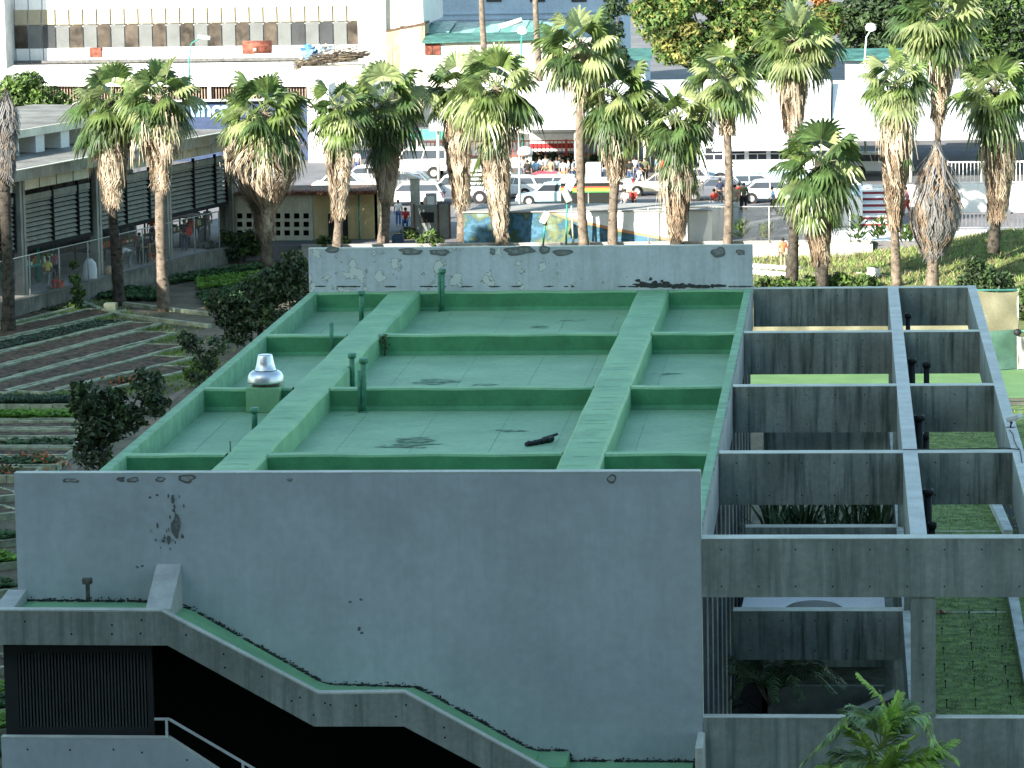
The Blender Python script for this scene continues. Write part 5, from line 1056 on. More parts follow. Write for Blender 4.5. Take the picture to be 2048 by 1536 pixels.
# --- street lamps ---
def lamp(px, pyb, pyt, Y, label, arm=.6, m=None, ball=False):
    b0 = AT(px, pyb, Y); t = AT(px, pyt, Y); e = empty('street_lamp', (b0.x, Y, SZ), label, 'street lamp'); H = t.z-SZ; mb = MB()
    mb.path([(0, 0, 0), (0, 0, H*.8), (arm*.25, 0, H*.95), (arm, -.1, H)], [.09, .06, .05, .04], 8); mb.build('post', m or M['teal'], e)
    mb = MB()
    if ball: mb.lathe((arm, -.1, H-.1), [(.1, 0), (.32, .1), (.36, .3), (.25, .5), (.05, .56)], 14)
    else: mb.obox((arm+.25, -.1, H), (1, 0, -.15), (0, 1, 0), (.15, 0, 1), .45, .17, .13)
    mb.build('lamp_head', M['white'], e, bevel=0 if ball else .05)
lamp(380, 190, 75, 268, 'curved street lamp with a white head in front of the long windowed building', .9)
lamp(1044, 190, 66, 262, 'street lamp with a round white globe between the two slim palm trunks', .1, ball=True)
lamp(1730, 190, 60, 250, 'street lamp with a round white globe in front of the shaded trees', .4, mat('pale_lamp_post', (.5, .62, .6), .5), ball=True)
lamp(1040, 405, 262, 226, 'white and green lamp post standing beside the light blue car', .0, mat('white_green_post', (.55, .65, .6), .5), ball=False)
# --- long windowed office building ---
OY = 300; ox0 = AT(28, 60, OY).x; ox1 = AT(722, 60, OY).x; OB = empty('office_building', (ox0, OY, SZ), 'long white office building with a grid of windows across the top left', 'building'); OO = (ox0, OY, SZ)
M['edge'] = mat('roof_edge_shadow', (.16, .16, .16), .9, .3, 2)
ZW = [AT(400, y, OY).z for y in (118, 93, 47, 15, -22, -56)]; ztop = ZW[0]+16
mb = MB(); mb.box((ox0, OY+.35, SZ), (ox1, OY+14, ztop)); mb.build('wall', M['white'], OB, OO)
n = 25; wst = (ox1-ox0)/n; blind = mat('tan_blind', (.36, .32, .23), .7, .05, 3); frost = mat('frosted_pane', (.14, .15, .15), .5, .12, .8); room = mat('dim_room', (.08, .065, .05), .8, .5, .8)
for fl in range(2):
    dz = (ZW[5]-ZW[0])*fl*1.0
    mb = MB(); mb.box((ox0, OY, ZW[0]+dz-(1.6 if fl == 0 else 0)), (ox1, OY+.34, ZW[1]+dz)); mb.box((ox0, OY+.04, ZW[3]+dz), (ox1, OY+.34, ZW[4]+dz)); mb.box((ox0, OY+.04, ZW[4]+dz), (ox1, OY+.34, ZW[5]+dz)); x = ox0
    while x < ox1+.01: mb.box((x+.06, OY-.012, ZW[0]+dz-1.5), (x+.13, OY-.002, ZW[1]+dz), 1); mb.box((x+.06, OY+.03, ZW[3]+dz), (x+.13, OY+.038, ZW[4]+dz), 1); x += (ox1-ox0)/25  # dark strips beside the mullions paint in the panels' shadow gaps
    mb.build('spandrel', [M['white'], mat('mullion_shadow_grey', (.2, .22, .27), .8)], OB, OO)
    for i in range(n):
        x0_, x1_ = ox0+wst*i, ox0+wst*(i+1); mb = MB(); mb.box((x0_+.05, OY+.08, ZW[1]+dz), (x1_-.05, OY+.1, ZW[2]+dz), 0); mb.box((x0_+.05, OY+.07, ZW[2]+dz+.06), (x1_-.05, OY+.1, ZW[3]+dz), 1)
        w_ = mb.build('window', [frost if i % 2 == 1 else (room if rnd.random() < .7 else M['glass']), blind], OB, OO)
        mb = MB(); mb.box((x0_-.055, OY-.03, ZW[0]+dz-.4), (x0_+.055, OY+.07, ZW[4]+dz)); mb.box((x0_+.055, OY-.01, ZW[2]+dz-.05), (x1_-.055, OY+.07, ZW[2]+dz+.05)); mb.build('mullion', M['white'], w_, (0, 0, 0))
        if i % 4 == 2 and fl == 0: mb = MB(); mb.box((x0_+.5, OY+.06, ZW[2]-.42), (x1_-.1, OY+.075, ZW[2]-.3)); mb.build('ceiling_tube', M['white'], w_)
mb = MB(); z_ = AT(300, 124, OY-.4).z; mb.box((ox0-3, OY-.5, z_), (ox1, OY-.02, z_+.22)); mb.build('shadow_ledge', M['edge'], OB, OO)  # grey strip along the roof edge, its shadow put into the colour
mb = MB(); mb.box((ox0-3, OY-3.2, SZ), (ox0-.01, OY+12, ztop)); mb.build('left_wing', mat('shaded_wing_wall', (.5, .54, .55), .8, .25, .3), OB, OO)
for z_ in (ZW[1], ZW[3]): mb = MB(); mb.box((ox0-2.7, OY-3.23, z_), (ox0-.5, OY-3.19, z_+1.2)); mb.build('wing_window', M['glass'], OB, OO)
# stair tower right of the office building
TB = empty('stained_tower', (ox1, OY, SZ), 'tall cream and white block with a stained lower wall between the two far buildings', 'building'); TO = (ox1, OY, SZ)
tx1 = AT(772, 60, OY-2).x; tx2 = AT(799, 60, OY-2).x; tx3 = AT(846, 60, OY-2).x
mb = MB(); mb.box((ox1+.01, OY-2, SZ), (tx1, OY+14, ztop)); mb.build('pale_wall', mat('skylit_side_render', (.60, .64, .62), .85, .06, .4), TB, TO)  # dimmer greenish skylight on this side face is put into its colour
mb = MB(); mb.box((tx1+.01, OY-1.6, SZ+6), (tx2, OY+13, ztop)); mb.build('cream_wall', M['cream'], TB, TO)
zc_ = AT(800, 52, OY-2).z
mb = MB(); mb.box((tx2+.01, OY-1.8, zc_), (tx3, OY+13, ztop)); mb.build('upper_wall', M['white'], TB, TO)
mb = MB(); mb.prism([(tx1+.01, OY-2.1, SZ), (tx3+.15, OY-2.1, SZ), (tx3+.15, OY-2.1, zc_+.1), (tx1+.01, OY-2.1, zc_-.45)], (0, 3, 0), 0)
mb.prism([(tx1, OY-2.16, zc_-.45), (tx3+.2, OY-2.16, zc_+.1), (tx3+.2, OY-2.16, zc_+.28), (tx1, OY-2.16, zc_-.3)], (0, 3.2, 0), 1)
mb.box((tx2+.05, OY-2.13, zc_-5), (tx3-.25, OY-2.105, zc_-.3), 2)
mb.build('stained_base', [mat('stained_lower_wall', (.42, .38, .26), .9, .25, .8, streak=1, mosscol=(.12, .12, .1)), M['brown'], mat('patched_white', (.66, .68, .72), .8, .1, 1, streak=.7, mosscol=(.3, .3, .3))], TB, TO)
# blue-white building
BY = 330; bx0 = AT(842, 30, BY).x; bx1 = AT(1245, 30, BY).x; BB = empty('blue_white_building', (bx0, BY, SZ), 'pale blue-white building in shade at the top centre with small barred windows', 'building'); BOO = (bx0, BY, SZ)
mb = MB(); mb.box((bx0, BY, SZ), (bx1, BY+12, 24)); mb.build('wall', M['bluewhite'], BB, BOO)
mb = MB()
for y in (28, 39): z_ = AT(1000, y, BY).z; mb.box((bx0, BY-.12, z_), (bx1, BY, z_+.12))
mb.build('ledge', M['bluewhite'], BB, BOO)
for px in (860, 988, 1075, 1158, 1222):
    a = AT(px-15, 4, BY); b_ = AT(px+15, -22, BY); mb = MB(); mb.box((a.x, BY-.06, a.z), (b_.x, BY-.01, b_.z)); w_ = mb.build('window', M['glass'], BB, BOO)
    mb = MB(); mb.box((a.x-.12, BY-.25, a.z-.15), (b_.x+.12, BY, a.z)); [mb.box((a.x+(b_.x-a.x)*t-.02, BY-.12, a.z), (a.x+(b_.x-a.x)*t+.02, BY-.08, b_.z)) for t in (.2, .4, .6, .8)]; mb.build('sill', M['roofgrey'], w_)
# green roofed lean-to and stained wall in front of it
LE = empty('green_roofed_store', (bx0, 285, SZ), 'low store with a patchy green sheet roof and rust red shutters', 'building'); LO = (bx0, 285, SZ)
a = AT(846, 68, 300); b_ = AT(1120, 68, 300); zA = AT(900, 66, 300).z; zB = AT(900, 44, 306).z; mb = MB(); n = 11
for i in range(n):
    x0_ = a.x+(b_.x-a.x)*i/n; x1_ = a.x+(b_.x-a.x)*(i+1)/n; q = rnd.uniform(-.08, .08); mb.prism([(x0_, 300, zA+q), (x1_+.1, 300, zA+q+.03), (x1_+.1, 306, zB+q), (x0_, 306, zB+q)], (0, 0, -.05), i % 2)
mb.build('sheet_roof', [mat('green_sheet', (.10, .30, .26), .5, .25, 1), mat('faded_green_sheet', (.22, .42, .38), .5, .25, 1)], LE, LO)
mb = MB(); a2 = AT(846, 120, 296); b2 = AT(1190, 120, 296); mb.box((a2.x, 296, SZ), (b2.x, 300, AT(900, 84, 296).z)); mb.build('wall', M['cream'], LE, LO)
mb = MB(); mb.prism([(a2.x, 295.5, AT(900, 84, 295.5).z), (b2.x-4, 295.5, AT(900, 80, 295.5).z), (b2.x-4, 299, AT(900, 66, 299).z), (a2.x, 299, AT(900, 66, 299).z)], (0, 0, -.1)); mb.build('awning_roof', M['dull_teal'], LE, LO)
for px in (857, 873): p = AT(px, 110, 295.9); mb = MB(); mb.box((p.x-.28, 295.9, p.z), (p.x+.28, 295.96, p.z+.95)); mb.build('shutter', M['rust'], LE, LO)
a = AT(998, 54, 290); b_ = AT(1044, 40, 290); mb = MB(); mb.tube(a, b_, .18, .22, 10); setp(mb.build('pale_tank', M['whitemetal'], None, tuple(a)), 'long pale cylinder lying on the green sheet roof', 'tank')
for (px0, px1, py, Y, lb) in ((1190, 1290, 118, 300, 'teal roofed low building glimpsed behind the tall palm'), (1690, 1860, 118, 300, 'low teal roofed building under the shaded trees')):
    a = AT(px0, py, Y); b_ = AT(px1, py, Y); e = empty('low_house', (a.x, Y, SZ), lb, 'building'); o = (a.x, Y, SZ); mb = MB(); mb.box((a.x, Y, SZ), (b_.x, Y+8, a.z)); mb.build('wall', M['bluewhite'], e, o); mb = MB(); mb.prism([(a.x-.5, Y-.6, a.z), (b_.x+.5, Y-.6, a.z), (b_.x+.5, Y+4, a.z+.6), (a.x-.5, Y+4, a.z+.6)], (0, 0, -.12)); mb.build('roof', M['dull_teal'], e, o)
# --- long white roof left, its rail and lettered wall ---
WY = 284; a = AT(-40, 168, WY); b_ = AT(628, 168, WY); wr = empty('white_roofed_hall', (a.x, WY, SZ), 'low hall with a long blinding white roof behind the left palms', 'building'); WO = (a.x, WY, SZ); zb2 = AT(300, 127, 296).z
mb = MB(); mb.prism([(a.x, WY, a.z), (b_.x, WY, b_.z), (b_.x, 296, zb2), (a.x, 296, zb2)], (0, 0, -.18)); mb.build('roof', M['whitemetal'], wr, WO)
mb = MB(); mb.box((a.x, WY-.06, a.z-.22), (b_.x, WY+.02, a.z-.02)); mb.build('gutter', M['white'], wr, WO)
mb = MB(); mb.box((a.x, WY+4, SZ), (b_.x, WY+4.2, a.z)); mb.build('rear_wall', M['brown'], wr, WO)
mb = MB(); x = a.x
while x < b_.x: mb.box((x, WY+.4, SZ), (x+.07, WY+.45, a.z-.2)); x += .22
mb.build('picket_screen', mat('dusty_pickets', (.33, .25, .2), .8, .2, 2), wr, WO)
mb = MB()
for px in (60, 180, 300, 419, 530, 620): p = AT(px, 180, WY+.2); mb.box((p.x-.12, WY+.1, SZ), (p.x+.12, WY+.3, a.z-.2))
mb.build('roof_posts', M['cream'], wr, WO)
LY = 264; a = AT(150, 205, LY); b_ = AT(640, 205, LY); lw = empty('lettered_wall', (a.x, LY, SZ), 'dark blue wall with big pale blue letters behind the market roof', 'wall'); mb = MB(); mb.box((a.x, LY, SZ), (b_.x, LY+.3, a.z)); mb.box((a.x, LY-.5, a.z), (b_.x, LY+.4, a.z+.1), 1); mb.build('wall', [mat('navy_paint', (.035, .06, .13), .7, .25, 1), M['stone_top']], lw, (a.x, LY, SZ))
try:
    cu = bpy.data.curves.new('letters', 'FONT'); cu.body = 'finca'; cu.size = 1.55; cu.extrude = .02; cu.offset = .05; to = bpy.data.objects.new('tmp_text', cu); S.collection.objects.link(to)
    me = bpy.data.meshes.new_from_object(to.evaluated_get(bpy.context.evaluated_depsgraph_get())); bpy.data.objects.remove(to); me.materials.clear(); me.materials.append(mat('pale_blue_letter', (.30, .52, .72), .6))
    lo_ = bpy.data.objects.new('letters', me); S.collection.objects.link(lo_); lo_.parent = lw; p = AT(381, 234, LY); lo_.location = (p.x-a.x, -.03, p.z-SZ+.05); lo_.rotation_euler = (math.pi/2, 0, 0)
except Exception as ex: print('text', ex)
# things lying on the white hall roof
def on_roof(name, px, py, Y, build, label, cat):
    p = AT(px, py, Y); e = build(Vector(p)); return setp(e, label, cat)
RY = 291; p = AT(520, 114, RY); e = empty('rusty_tank', p, 'rusty red horizontal tank on blocks on the white roof', 'tank'); mb = MB(); mb.tube((-1.3, 0, .75), (.9, 0, .75), .52, .52, 16); mb.build('drum', M['rust'], e); mb = MB(); mb.lathe((-.3, -.55, .5), [(.12, 0), (.14, .2)], 10); mb.box((-.3, -.45, 0), (1.3, .45, .3)); mb.build('block', M['cream'], e)
p = AT(193, 115, RY); e = empty('air_unit', p, 'dark red boxy unit on the white roof at the left', 'roof unit'); mb = MB(); mb.box((-.45, -.4, 0), (.45, .4, .75)); mb.build('casing', M['rust'], e, bevel=.03); mb = MB(); mb.lathe((.65, 0, 0), [(.3, 0), (.32, .5), (.2, .62)], 14); mb.build('cowl', M['white'], e)
p = AT(622, 112, RY); e = empty('plastic_heap', p, 'heap of blue and white plastic sheeting at the end of the white roof', 'plastic heap'); mb = MB(); r_ = random.Random(4)
for i in range(40): c = Vector((r_.gauss(0, .6), r_.gauss(0, .4), r_.uniform(0, .8))); u = Vector((r_.uniform(-1, 1), r_.uniform(-1, 1), r_.uniform(-.5, .5)))*.4; v = u.orthogonal()*.8; mb.quad(c-u, c-v, c+u, c+v, i % 2)
mb.build('sheeting', [M['white'], mat('blue_sheeting', (.12, .3, .55), .4)], e)
p = AT(665, 130, 288); e = empty('brush_pile', p, 'big pile of grey-brown sticks stacked on a small roof beside the pale tower', 'brush pile'); mb = MB()
for i in range(420):
    t = r_.uniform(-1, 1); z = abs(r_.gauss(0, .5))*(1-abs(t)*.4)+.2; c = Vector((t*2.4, r_.uniform(-1.2, 1.2), z+.35*t)); d = Vector((1, r_.uniform(-.3, .3), r_.uniform(-.1, .45))).normalized()*r_.uniform(.4, .9); mb.tube(c-d, c+d, .03, .02, 4, 0 if r_.random() < .6 else 1, False)
mb.build('sticks', [mat('grey_stick', (.19, .16, .11), .95, .4, 4), mat('dark_stick', (.07, .055, .05), .95, .4, 4)], e)
mb = MB(); mb.box((-2.2, -1.4, -1.2), (2.4, 1.4, -.02)); mb.build('small_roof_block', M['cream'], e)
p = AT(640, 205, 262); mb = MB(); mb.prism([(p.x-.9, 262, SZ), (p.x+.6, 262, SZ), (p.x+.6, 262, p.z+1.2), (p.x-.9, 262, p.z+1.5)], (0, 4, 0)); setp(mb.build('upright_board', M['white'], None, (p.x, 262, SZ)), 'bright white upright panel behind the fifth palm', 'panel')
# --- white roofed bus terminal ---
def shed(px0, px1, pyF, zF, pyB, zB, label, m=M['whitemetal'], posts=True, post_step=4.5):
    YF_ = (CAM_H-zF)*FPX/(pyF+312); YB2 = (CAM_H-zB)*FPX/(pyB+312)
    a = AT(px0, pyF, YF_); b_ = AT(px1, pyF, YF_); o = (a.x, YF_, SZ); e = empty('terminal_roof', o, label, 'canopy'); mb = MB()
    mb.prism([(a.x, YF_, a.z), (b_.x, YF_, a.z), (b_.x, YB2, zB), (a.x, YB2, zB)], (0, 0, -.12)); mb.build('roof', m, e, o)
    mb = MB(); mb.box((a.x, YF_-.05, a.z-.45), (b_.x, YF_+.05, a.z-.01)); mb.build('fascia', m, e, o)
    if posts:
        x = a.x+.5
        while x < b_.x: mb = MB(); mb.tube((x, YF_+.6, SZ), (x, YF_+.6, a.z-.1), .1, n=8); mb.build('column', M['cream'], e, o); x += post_step
    return a, b_, YF_, YB2
ta = shed(858, 1420, 248, 4.4, 157, 6.0, 'wide white terminal roof behind the central palms')
tb = shed(1424, 1660, 288, 3.6, 160, 6.2, 'white terminal roof above the parked bus', posts=False)
tc = shed(1664, 2140, 268, 4.0, 162, 6.0, 'white terminal roof at the right behind the tall palms')
mb = MB(); p = AT(860, 300, 276); q = AT(2140, 300, 276); mb.box((p.x, 276, SZ), (q.x, 276.3, 5)); setp(mb.build('terminal_wall', mat('terminal_back_wall', (.12, .12, .12), .9, .5, .5), None, (p.x, 276, SZ)), 'dark back wall under the white terminal roofs', 'wall')
p = AT(1640, 290, 275); q = AT(1738, 290, 275)
def railing(pxa, pxb, Y, zb_, h, m, label, step=.3, name='railing', w_=.04, posts=3.0, pw=.08):
    a = AT(pxa, 300, Y); b_ = AT(pxb, 300, Y); o = (a.x, Y, zb_); e = empty(name, o, label, 'railing'); mb = MB()
    mb.box((a.x, Y-.05, zb_+h-.08), (b_.x, Y+.05, zb_+h)); mb.box((a.x, Y-.04, zb_+.08), (b_.x, Y+.04, zb_+.15)); mb.build('rails', m, e, o)
    mb = MB(); x = a.x
    while x < b_.x: mb.box((x, Y-.02, zb_+.1), (x+w_, Y+.02, zb_+h-.05)); x += step
    mb.build('bars', m, e, o); mb = MB(); x = a.x
    while x < b_.x+.1: mb.box((x-pw, Y-pw, zb_), (x+pw, Y+pw, zb_+h+.04)); x += posts
    mb.build('posts', m, e, o)
zr = (CAM_H-SZ)*FPX/(313+312)
railing(828, 1232, zr-7, AT(1000, 315, zr-7).z, 1.15, M['redp'], 'orange-red railing in front of the terminal hall', .28, 'red_railing', .05, 5.2)
mb = MB(); a = AT(835, 316, zr-6.8); b_ = AT(1235, 322, zr-6.8); mb.box((a.x, zr-7.1, SZ), (b_.x, zr-5.5, a.z)); setp(mb.build('platform', M['concrete_far'], None, (a.x, zr, SZ)), 'low grey concrete platform under the orange-red railing', 'platform')
for i, px in enumerate((1075, 1110, 1150, 1200)): 
    pxtree('hedge_shrub', px, 338, [(px-6, 318, 14), (px+8, 322, 13)], ['first', 'second', 'third', 'fourth'][i]+' shrub from the left in the dark hedge below the orange-red railing', 'shrub', 700+i, dk, z=SZ, n=260, size=.22, trunk=.03, p2=.4)
e, a, b_, o = thing_box('parked_coach', 1060, 1165, 256, 283, 266, 2.5, M['whitemetal'], 'silver-white coach parked under the terminal roof behind the orange-red railing', 'coach', z0=SZ+.3)
mb = MB(); mb.box((a.x+.3, 265.96, SZ+1.6), (b_.x-.3, 265.99, b_.z-.35)); mb.build('windows', M['glass'], e, o)
mb = MB(); mb.box((a.x, 265.95, SZ+.5), (b_.x, 265.985, SZ+.85)); mb.build('red_flank', mat('dark_red_flank', (.28, .03, .035), .5), e, o)
p = G(1056, 372, SZ); e = empty('phone_kiosk', p, 'kiosk with a rounded white hood on a pale column beside the lamp post', 'kiosk'); k = p.y/FPX; H = AT(1050, 291, p.y).z-SZ
mb = MB(); mb.tube((.15, 0, 0), (.15, 0, H-.4), .14, n=10); mb.build('column', M['cream'], e); mb = MB(); mb.lathe((-.15, 0, H-.85), [(.46, .25), (.5, .35), (.47, .55), (.36, .72), (.1, .8)], 20); mb.build('hood', M['white'], e)
# --- right hand white walls and railings ---
wy = 222; a = AT(1640, 372, wy); b_ = AT(2160, 372, wy); mb = MB(); mb.box((a.x+3, wy, SZ-.1), (b_.x, wy+.3, a.z)); setp(mb.build('white_wall', M['white'], None, (a.x, wy, SZ)), 'long blinding white low wall behind the grey dead palm at the right', 'wall')
railing(1895, 2160, wy+.15, a.z, 1.35, M['white'], 'white railing on top of the long white wall at the right', .22, pw=.04)
railing(1915, 2160, 211.6, SZ, 1.0, mat('dark_grey_rail', (.12, .12, .13), .5), 'dark grey railing in front of the white wall beside the grass bank', .22, w_=.06, pw=.05)
mb = MB(); ap = [AT(1650, 372, wy), AT(1724, 372, wy), AT(1742, 440, 214), AT(1620, 440, 214)]
mb.prism([(ap[0].x, wy-.1, SZ), (ap[1].x, wy-.1, SZ), (ap[1].x, wy-.1, ap[0].z+.05), (ap[0].x+.4, wy-.1, ap[0].z+.1), (ap[0].x-1.5, wy-.1, ap[0].z-.6)], (0, -7, 0)); setp(mb.build('white_ramp', M['white'], None, (ap[0].x, wy, SZ)), 'sloping white concrete block left of the red and white steps', 'ramp')
st2 = empty('striped_steps', (AT(1740, 440, 216).x, 216, SZ), 'short flight of steps painted in red and white stripes by the white wall', 'steps'); 
for i in range(6): p = AT(1752, 428, 214+i*.9); mb = MB(); mb.box((p.x-1.0, 214+i*.9, SZ), (p.x+1.0, 215+i*.9, SZ+.28*(i+1))); mb.box((p.x-1.01, 213.99+i*.9, SZ+.28*i+.06), (p.x+1.01, 214.0+i*.9, SZ+.28*i+.2), 1); mb.build('step', [M['white'], mat('maroon_stripe', (.25, .03, .05), .6)], st2, st2.location)
sheet('pale_apron', [(gx(1640, 212), 206.4), (70, 206.4), (70, 213.5), (gx(1640, 212), 213.5)], SZ+.006, M['white'])
p = G(1800, 562); q = G(1765, 545); e = empty('fallen_sign', G(1748, 556), 'fallen white board on a pole lying on the sunlit slope', 'board'); mb = MB(); mb.tube((-.9, .3, .25), (1.3, -.5, .1), .04, n=6); mb.build('pole', M['cream'], e); mb = MB(); mb.obox((0, 0, .3), (1, -.35, -.1), (.3, 1, .1), (0, .2, 1), .35, .05, .22); mb.build('board', M['white'], e)
for (a, b_, lb) in (((1504, 536), (1600, 543), 'white kerb beam lying beside the garden wall, upper one'), ((1504, 548), (1590, 556), 'white kerb beam lying beside the garden wall, lower one')):
    p, q = G(*a), G(*b_); mb = MB(); mb.beam(p+Vector((0, 0, .12)), q+Vector((0, 0, .12)), .25, .24); setp(mb.build('kerb_beam', M['white'], None, tuple(p)), lb, 'kerb beam')
# white cloths and sacks by the market wall
def sack(px, py, w_, h, m, label, cat, z=0, shape=0):
    p = G(px, py, z); r_ = random.Random(px+py); mb = MB(); pr = [(w_*.5, 0), (w_*.55, h*.2), (w_*.5, h*.5), (w_*.42, h*.8), (w_*.2, h)] if shape == 0 else [(w_*.62, 0), (w_*.45, h*.35), (w_*.28, h*.7), (w_*.06, h)]
    mb.lathe((0, 0, 0), pr, 14); mb.v = [(x*r_.uniform(.9, 1.1), y*r_.uniform(.55, .75), z_) for x, y, z_ in mb.v]; o = mb.build('sack', m); o.location = p; return setp(o, label, cat)
wc = mat('white_cloth', (.75, .77, .80), .8, .06, 3)
sack(178, 588, 1.05, 1.05, wc, 'white cloth tent shape standing on the garden side of the block wall', 'cloth', 0, 1)
sack(180, 562, .75, 1.15, wc, 'upright roll of white cloth leaning inside the wire fence', 'cloth roll', SZ)
sack(32, 573, .5, .75, wc, 'white full sack at the left end of the market pavement', 'sack', SZ); sack(40, 575, .45, .5, mat('pale_blue_sack', (.5, .62, .8), .7), 'pale blue sack beside the white sack by the first column', 'sack', SZ)
sack(267, 480, .42, 1.25, wc, 'tall bundle wrapped in white in the second market bay', 'bundle', SZ); sack(408, 481, .6, .75, wc, 'white sack slumped at the feet of the person in white by the hut', 'sack', SZ)
sack(217, 550, .42, .5, mat('cardboard', (.55, .38, .25), .8), 'pale brown carton on the market pavement beside the second column', 'carton', SZ); sack(120, 578, .4, .5, M['redp'], 'red bundle on the ground beside the people by the first column', 'bundle', SZ)
# ================= vehicles =================
M['tyre'] = mat('tyre_rubber', (.02, .02, .022), .8, .1); M['rim'] = mat('steel_rim', (.45, .45, .46), .4, .1, metal=.5)
M['cglass'] = mat('car_glass', (.03, .035, .045), .08, .1, 1, spec=.9); M['red_l'] = mat('tail_lamp', (.4, .02, .02), .3); M['trim'] = mat('black_trim', (.03, .03, .03), .5)
def paint(name, c): 
    m = mat(name, c, .3, .05, .6, spec=.6, fine=.02); b = m.node_tree.nodes['Principled BSDF']; b.inputs['Coat Weight'].default_value = .5; return m
CARG = 'vehicles in the street behind the palms'
def car(px, py, face, L, W, Hh, col, label, style='sedan', rot=0, cat='car', roof=None, name=None):
    """face: -1 nose to the left, +1 nose to the right; profile points are (x along length 0..1 nose first, z)"""
    p = G(px, py, SZ); p.y += W/2; e = empty(name or ('pickup_truck' if style == 'pickup' else 'parked_car'), p, label, cat, CARG, (0 if face > 0 else math.pi)+rot); m = paint(label.split()[0]+'_paint', col)
    P = {'sedan': ([(0, .38), (.02, .62), (.22, .78), (.30, .84), (.80, .86), (.97, .82), (1, .55), (.99, .3), (.02, .25)], [(.26, .83), (.40, 1.30), (.47, 1.36), (.68, 1.36), (.76, 1.30), (.88, .86)]),
         'hatch': ([(0, .38), (.02, .64), (.22, .80), (.30, .88), (.95, .92), (1, .6), (.99, .3), (.02, .25)], [(.24, .86), (.38, 1.36), (.46, 1.43), (.86, 1.42), (.93, 1.34), (.99, .9)]),
         'wagon': ([(0, .38), (.02, .62), (.22, .78), (.30, .86), (.97, .88), (1, .55), (.99, .3), (.02, .25)], [(.26, .84), (.38, 1.34), (.44, 1.40), (.92, 1.40), (.97, 1.32), (.99, .87)]),
         'jeep': ([(0, .5), (.02, .95), (.25, 1.05), (.30, 1.08), (.98, 1.1), (1, .7), (.99, .45), (.02, .4)], [(.27, 1.06), (.36, 1.62), (.40, 1.7), (.95, 1.7), (.98, 1.62), (.99, 1.08)]),
         'pickup': ([(0, .5), (.02, .92), (.28, 1.0), (.33, 1.02), (.58, 1.04), (.585, .98), (.99, .98), (1, .6), (.99, .45), (.02, .42)], [(.29, 1.0), (.38, 1.52), (.42, 1.6), (.55, 1.6), (.58, 1.5), (.585, 1.0)])}[style]
    s_ = Hh/max(z for x, z in P[1]); body = [((.5-x)*L, z*s_) for x, z in P[0]]; cab = [((.5-x)*L, z*s_) for x, z in P[1]]
    mb = MB(); mb.prism([(x, -W/2, z) for x, z in body], (0, W, 0)); mb.build('body', m, e, bevel=.07)
    mb = MB(); n = len(cab); tp = max(z for x, z in cab); bz = min(z for x, z in cab); yw = lambda z: W/2*(.97-.16*(z-bz)/(tp-bz))
    mb.v = [(x, -yw(z), z) for x, z in cab]+[(x, yw(z), z) for x, z in cab]; fs = [tuple(range(n)), tuple(range(2*n-1, n-1, -1))]+[(i, i+n, i+1+n, i+1) for i in range(n-1)]
    for f in fs: mb.f.append(list(f)); mb.m.append(0); mb.sm.append(False)
    mb.build('cabin', roof or m, e, bevel=.04)
    xs = [x for x, z in cab]; zlo, zhi = bz+.07, tp-.11*s_
    def xat(z, front):
        pts = [(x, zz) for x, zz in cab]; half = pts[:n//2+1] if front else pts[::-1][:n//2+1]
        for (xa, za), (xb, zb_) in zip(half[:-1], half[1:]):
            if za <= z <= zb_: return xa+(xb-xa)*(z-za)/(zb_-za)
        return half[-1][0]
    fl, fh, rl, rh = xat(zlo, True)-.10, xat(zhi, True)-.08, xat(zlo, False)+.12, xat(zhi, False)+.10; nw = 1 if style == 'pickup' else 2
    for sy in (-1, 1):
        for i in range(nw):
            a, b_ = i/nw, (i+1)/nw; g_ = .03
            q = [(fl+(rl-fl)*a-g_, zlo), (fl+(rl-fl)*b_+g_, zlo), (fh+(rh-fh)*b_+g_, zhi), (fh+(rh-fh)*a-g_, zhi)]
            mb = MB(); mb.add([(x, sy*(yw(z)+.012), z) for x, z in q], [(0, 1, 2, 3)]); mb.build('side_window', M['cglass'], e)
    for nm, k0, k1 in (('windscreen', 0, 1), ('rear_window', n-1, n-2)):
        (xa, za), (xb, zb_) = cab[k0], cab[k1]; t0, t1 = .1, .95; off = .02 if nm == 'windscreen' else -.02
        q = [(xa+(xb-xa)*t, za+(zb_-za)*t) for t in (t0, t1)]; mb = MB(); mb.add([(q[0][0]+off, -yw(q[0][1])*.9, q[0][1]+.015), (q[0][0]+off, yw(q[0][1])*.9, q[0][1]+.015), (q[1][0]+off, yw(q[1][1])*.9, q[1][1]+.015), (q[1][0]+off, -yw(q[1][1])*.9, q[1][1]+.015)], [(0, 1, 2, 3)]); mb.build(nm, M['cglass'], e)
    R = .31 if style not in ('jeep', 'pickup') else .38
    for fx in (.18, .80):
        for sy in (-1, 1):
            x = (.5-fx)*L; mb = MB(); mb.tube((x, sy*(W/2-.2), R), (x, sy*(W/2+.015), R), R, n=18); wl = mb.build('wheel', M['tyre'], e); mb = MB(); mb.tube((x, sy*(W/2+.016), R), (x, sy*(W/2+.03), R), R*.6, n=14); mb.build('rim', M['rim'], wl)
            mb = MB(); mb.tube((x, sy*(W/2-.1), R), (x, sy*(W/2+.006), R), R*1.18, n=18); mb.build('wheel_arch', M['trim'], e)
    for sy in (-1, 1):
        mb = MB(); mb.box((L/2-.05, sy*W*.36-.14, .55*s_), (L/2+.02, sy*W*.36+.14, .68*s_)); mb.build('headlight', M['white'], e); mb = MB(); mb.box((-L/2-.02, sy*W*.38-.12, .58*s_), (-L/2+.05, sy*W*.38+.12, .74*s_)); mb.build('tail_light', M['red_l'], e)
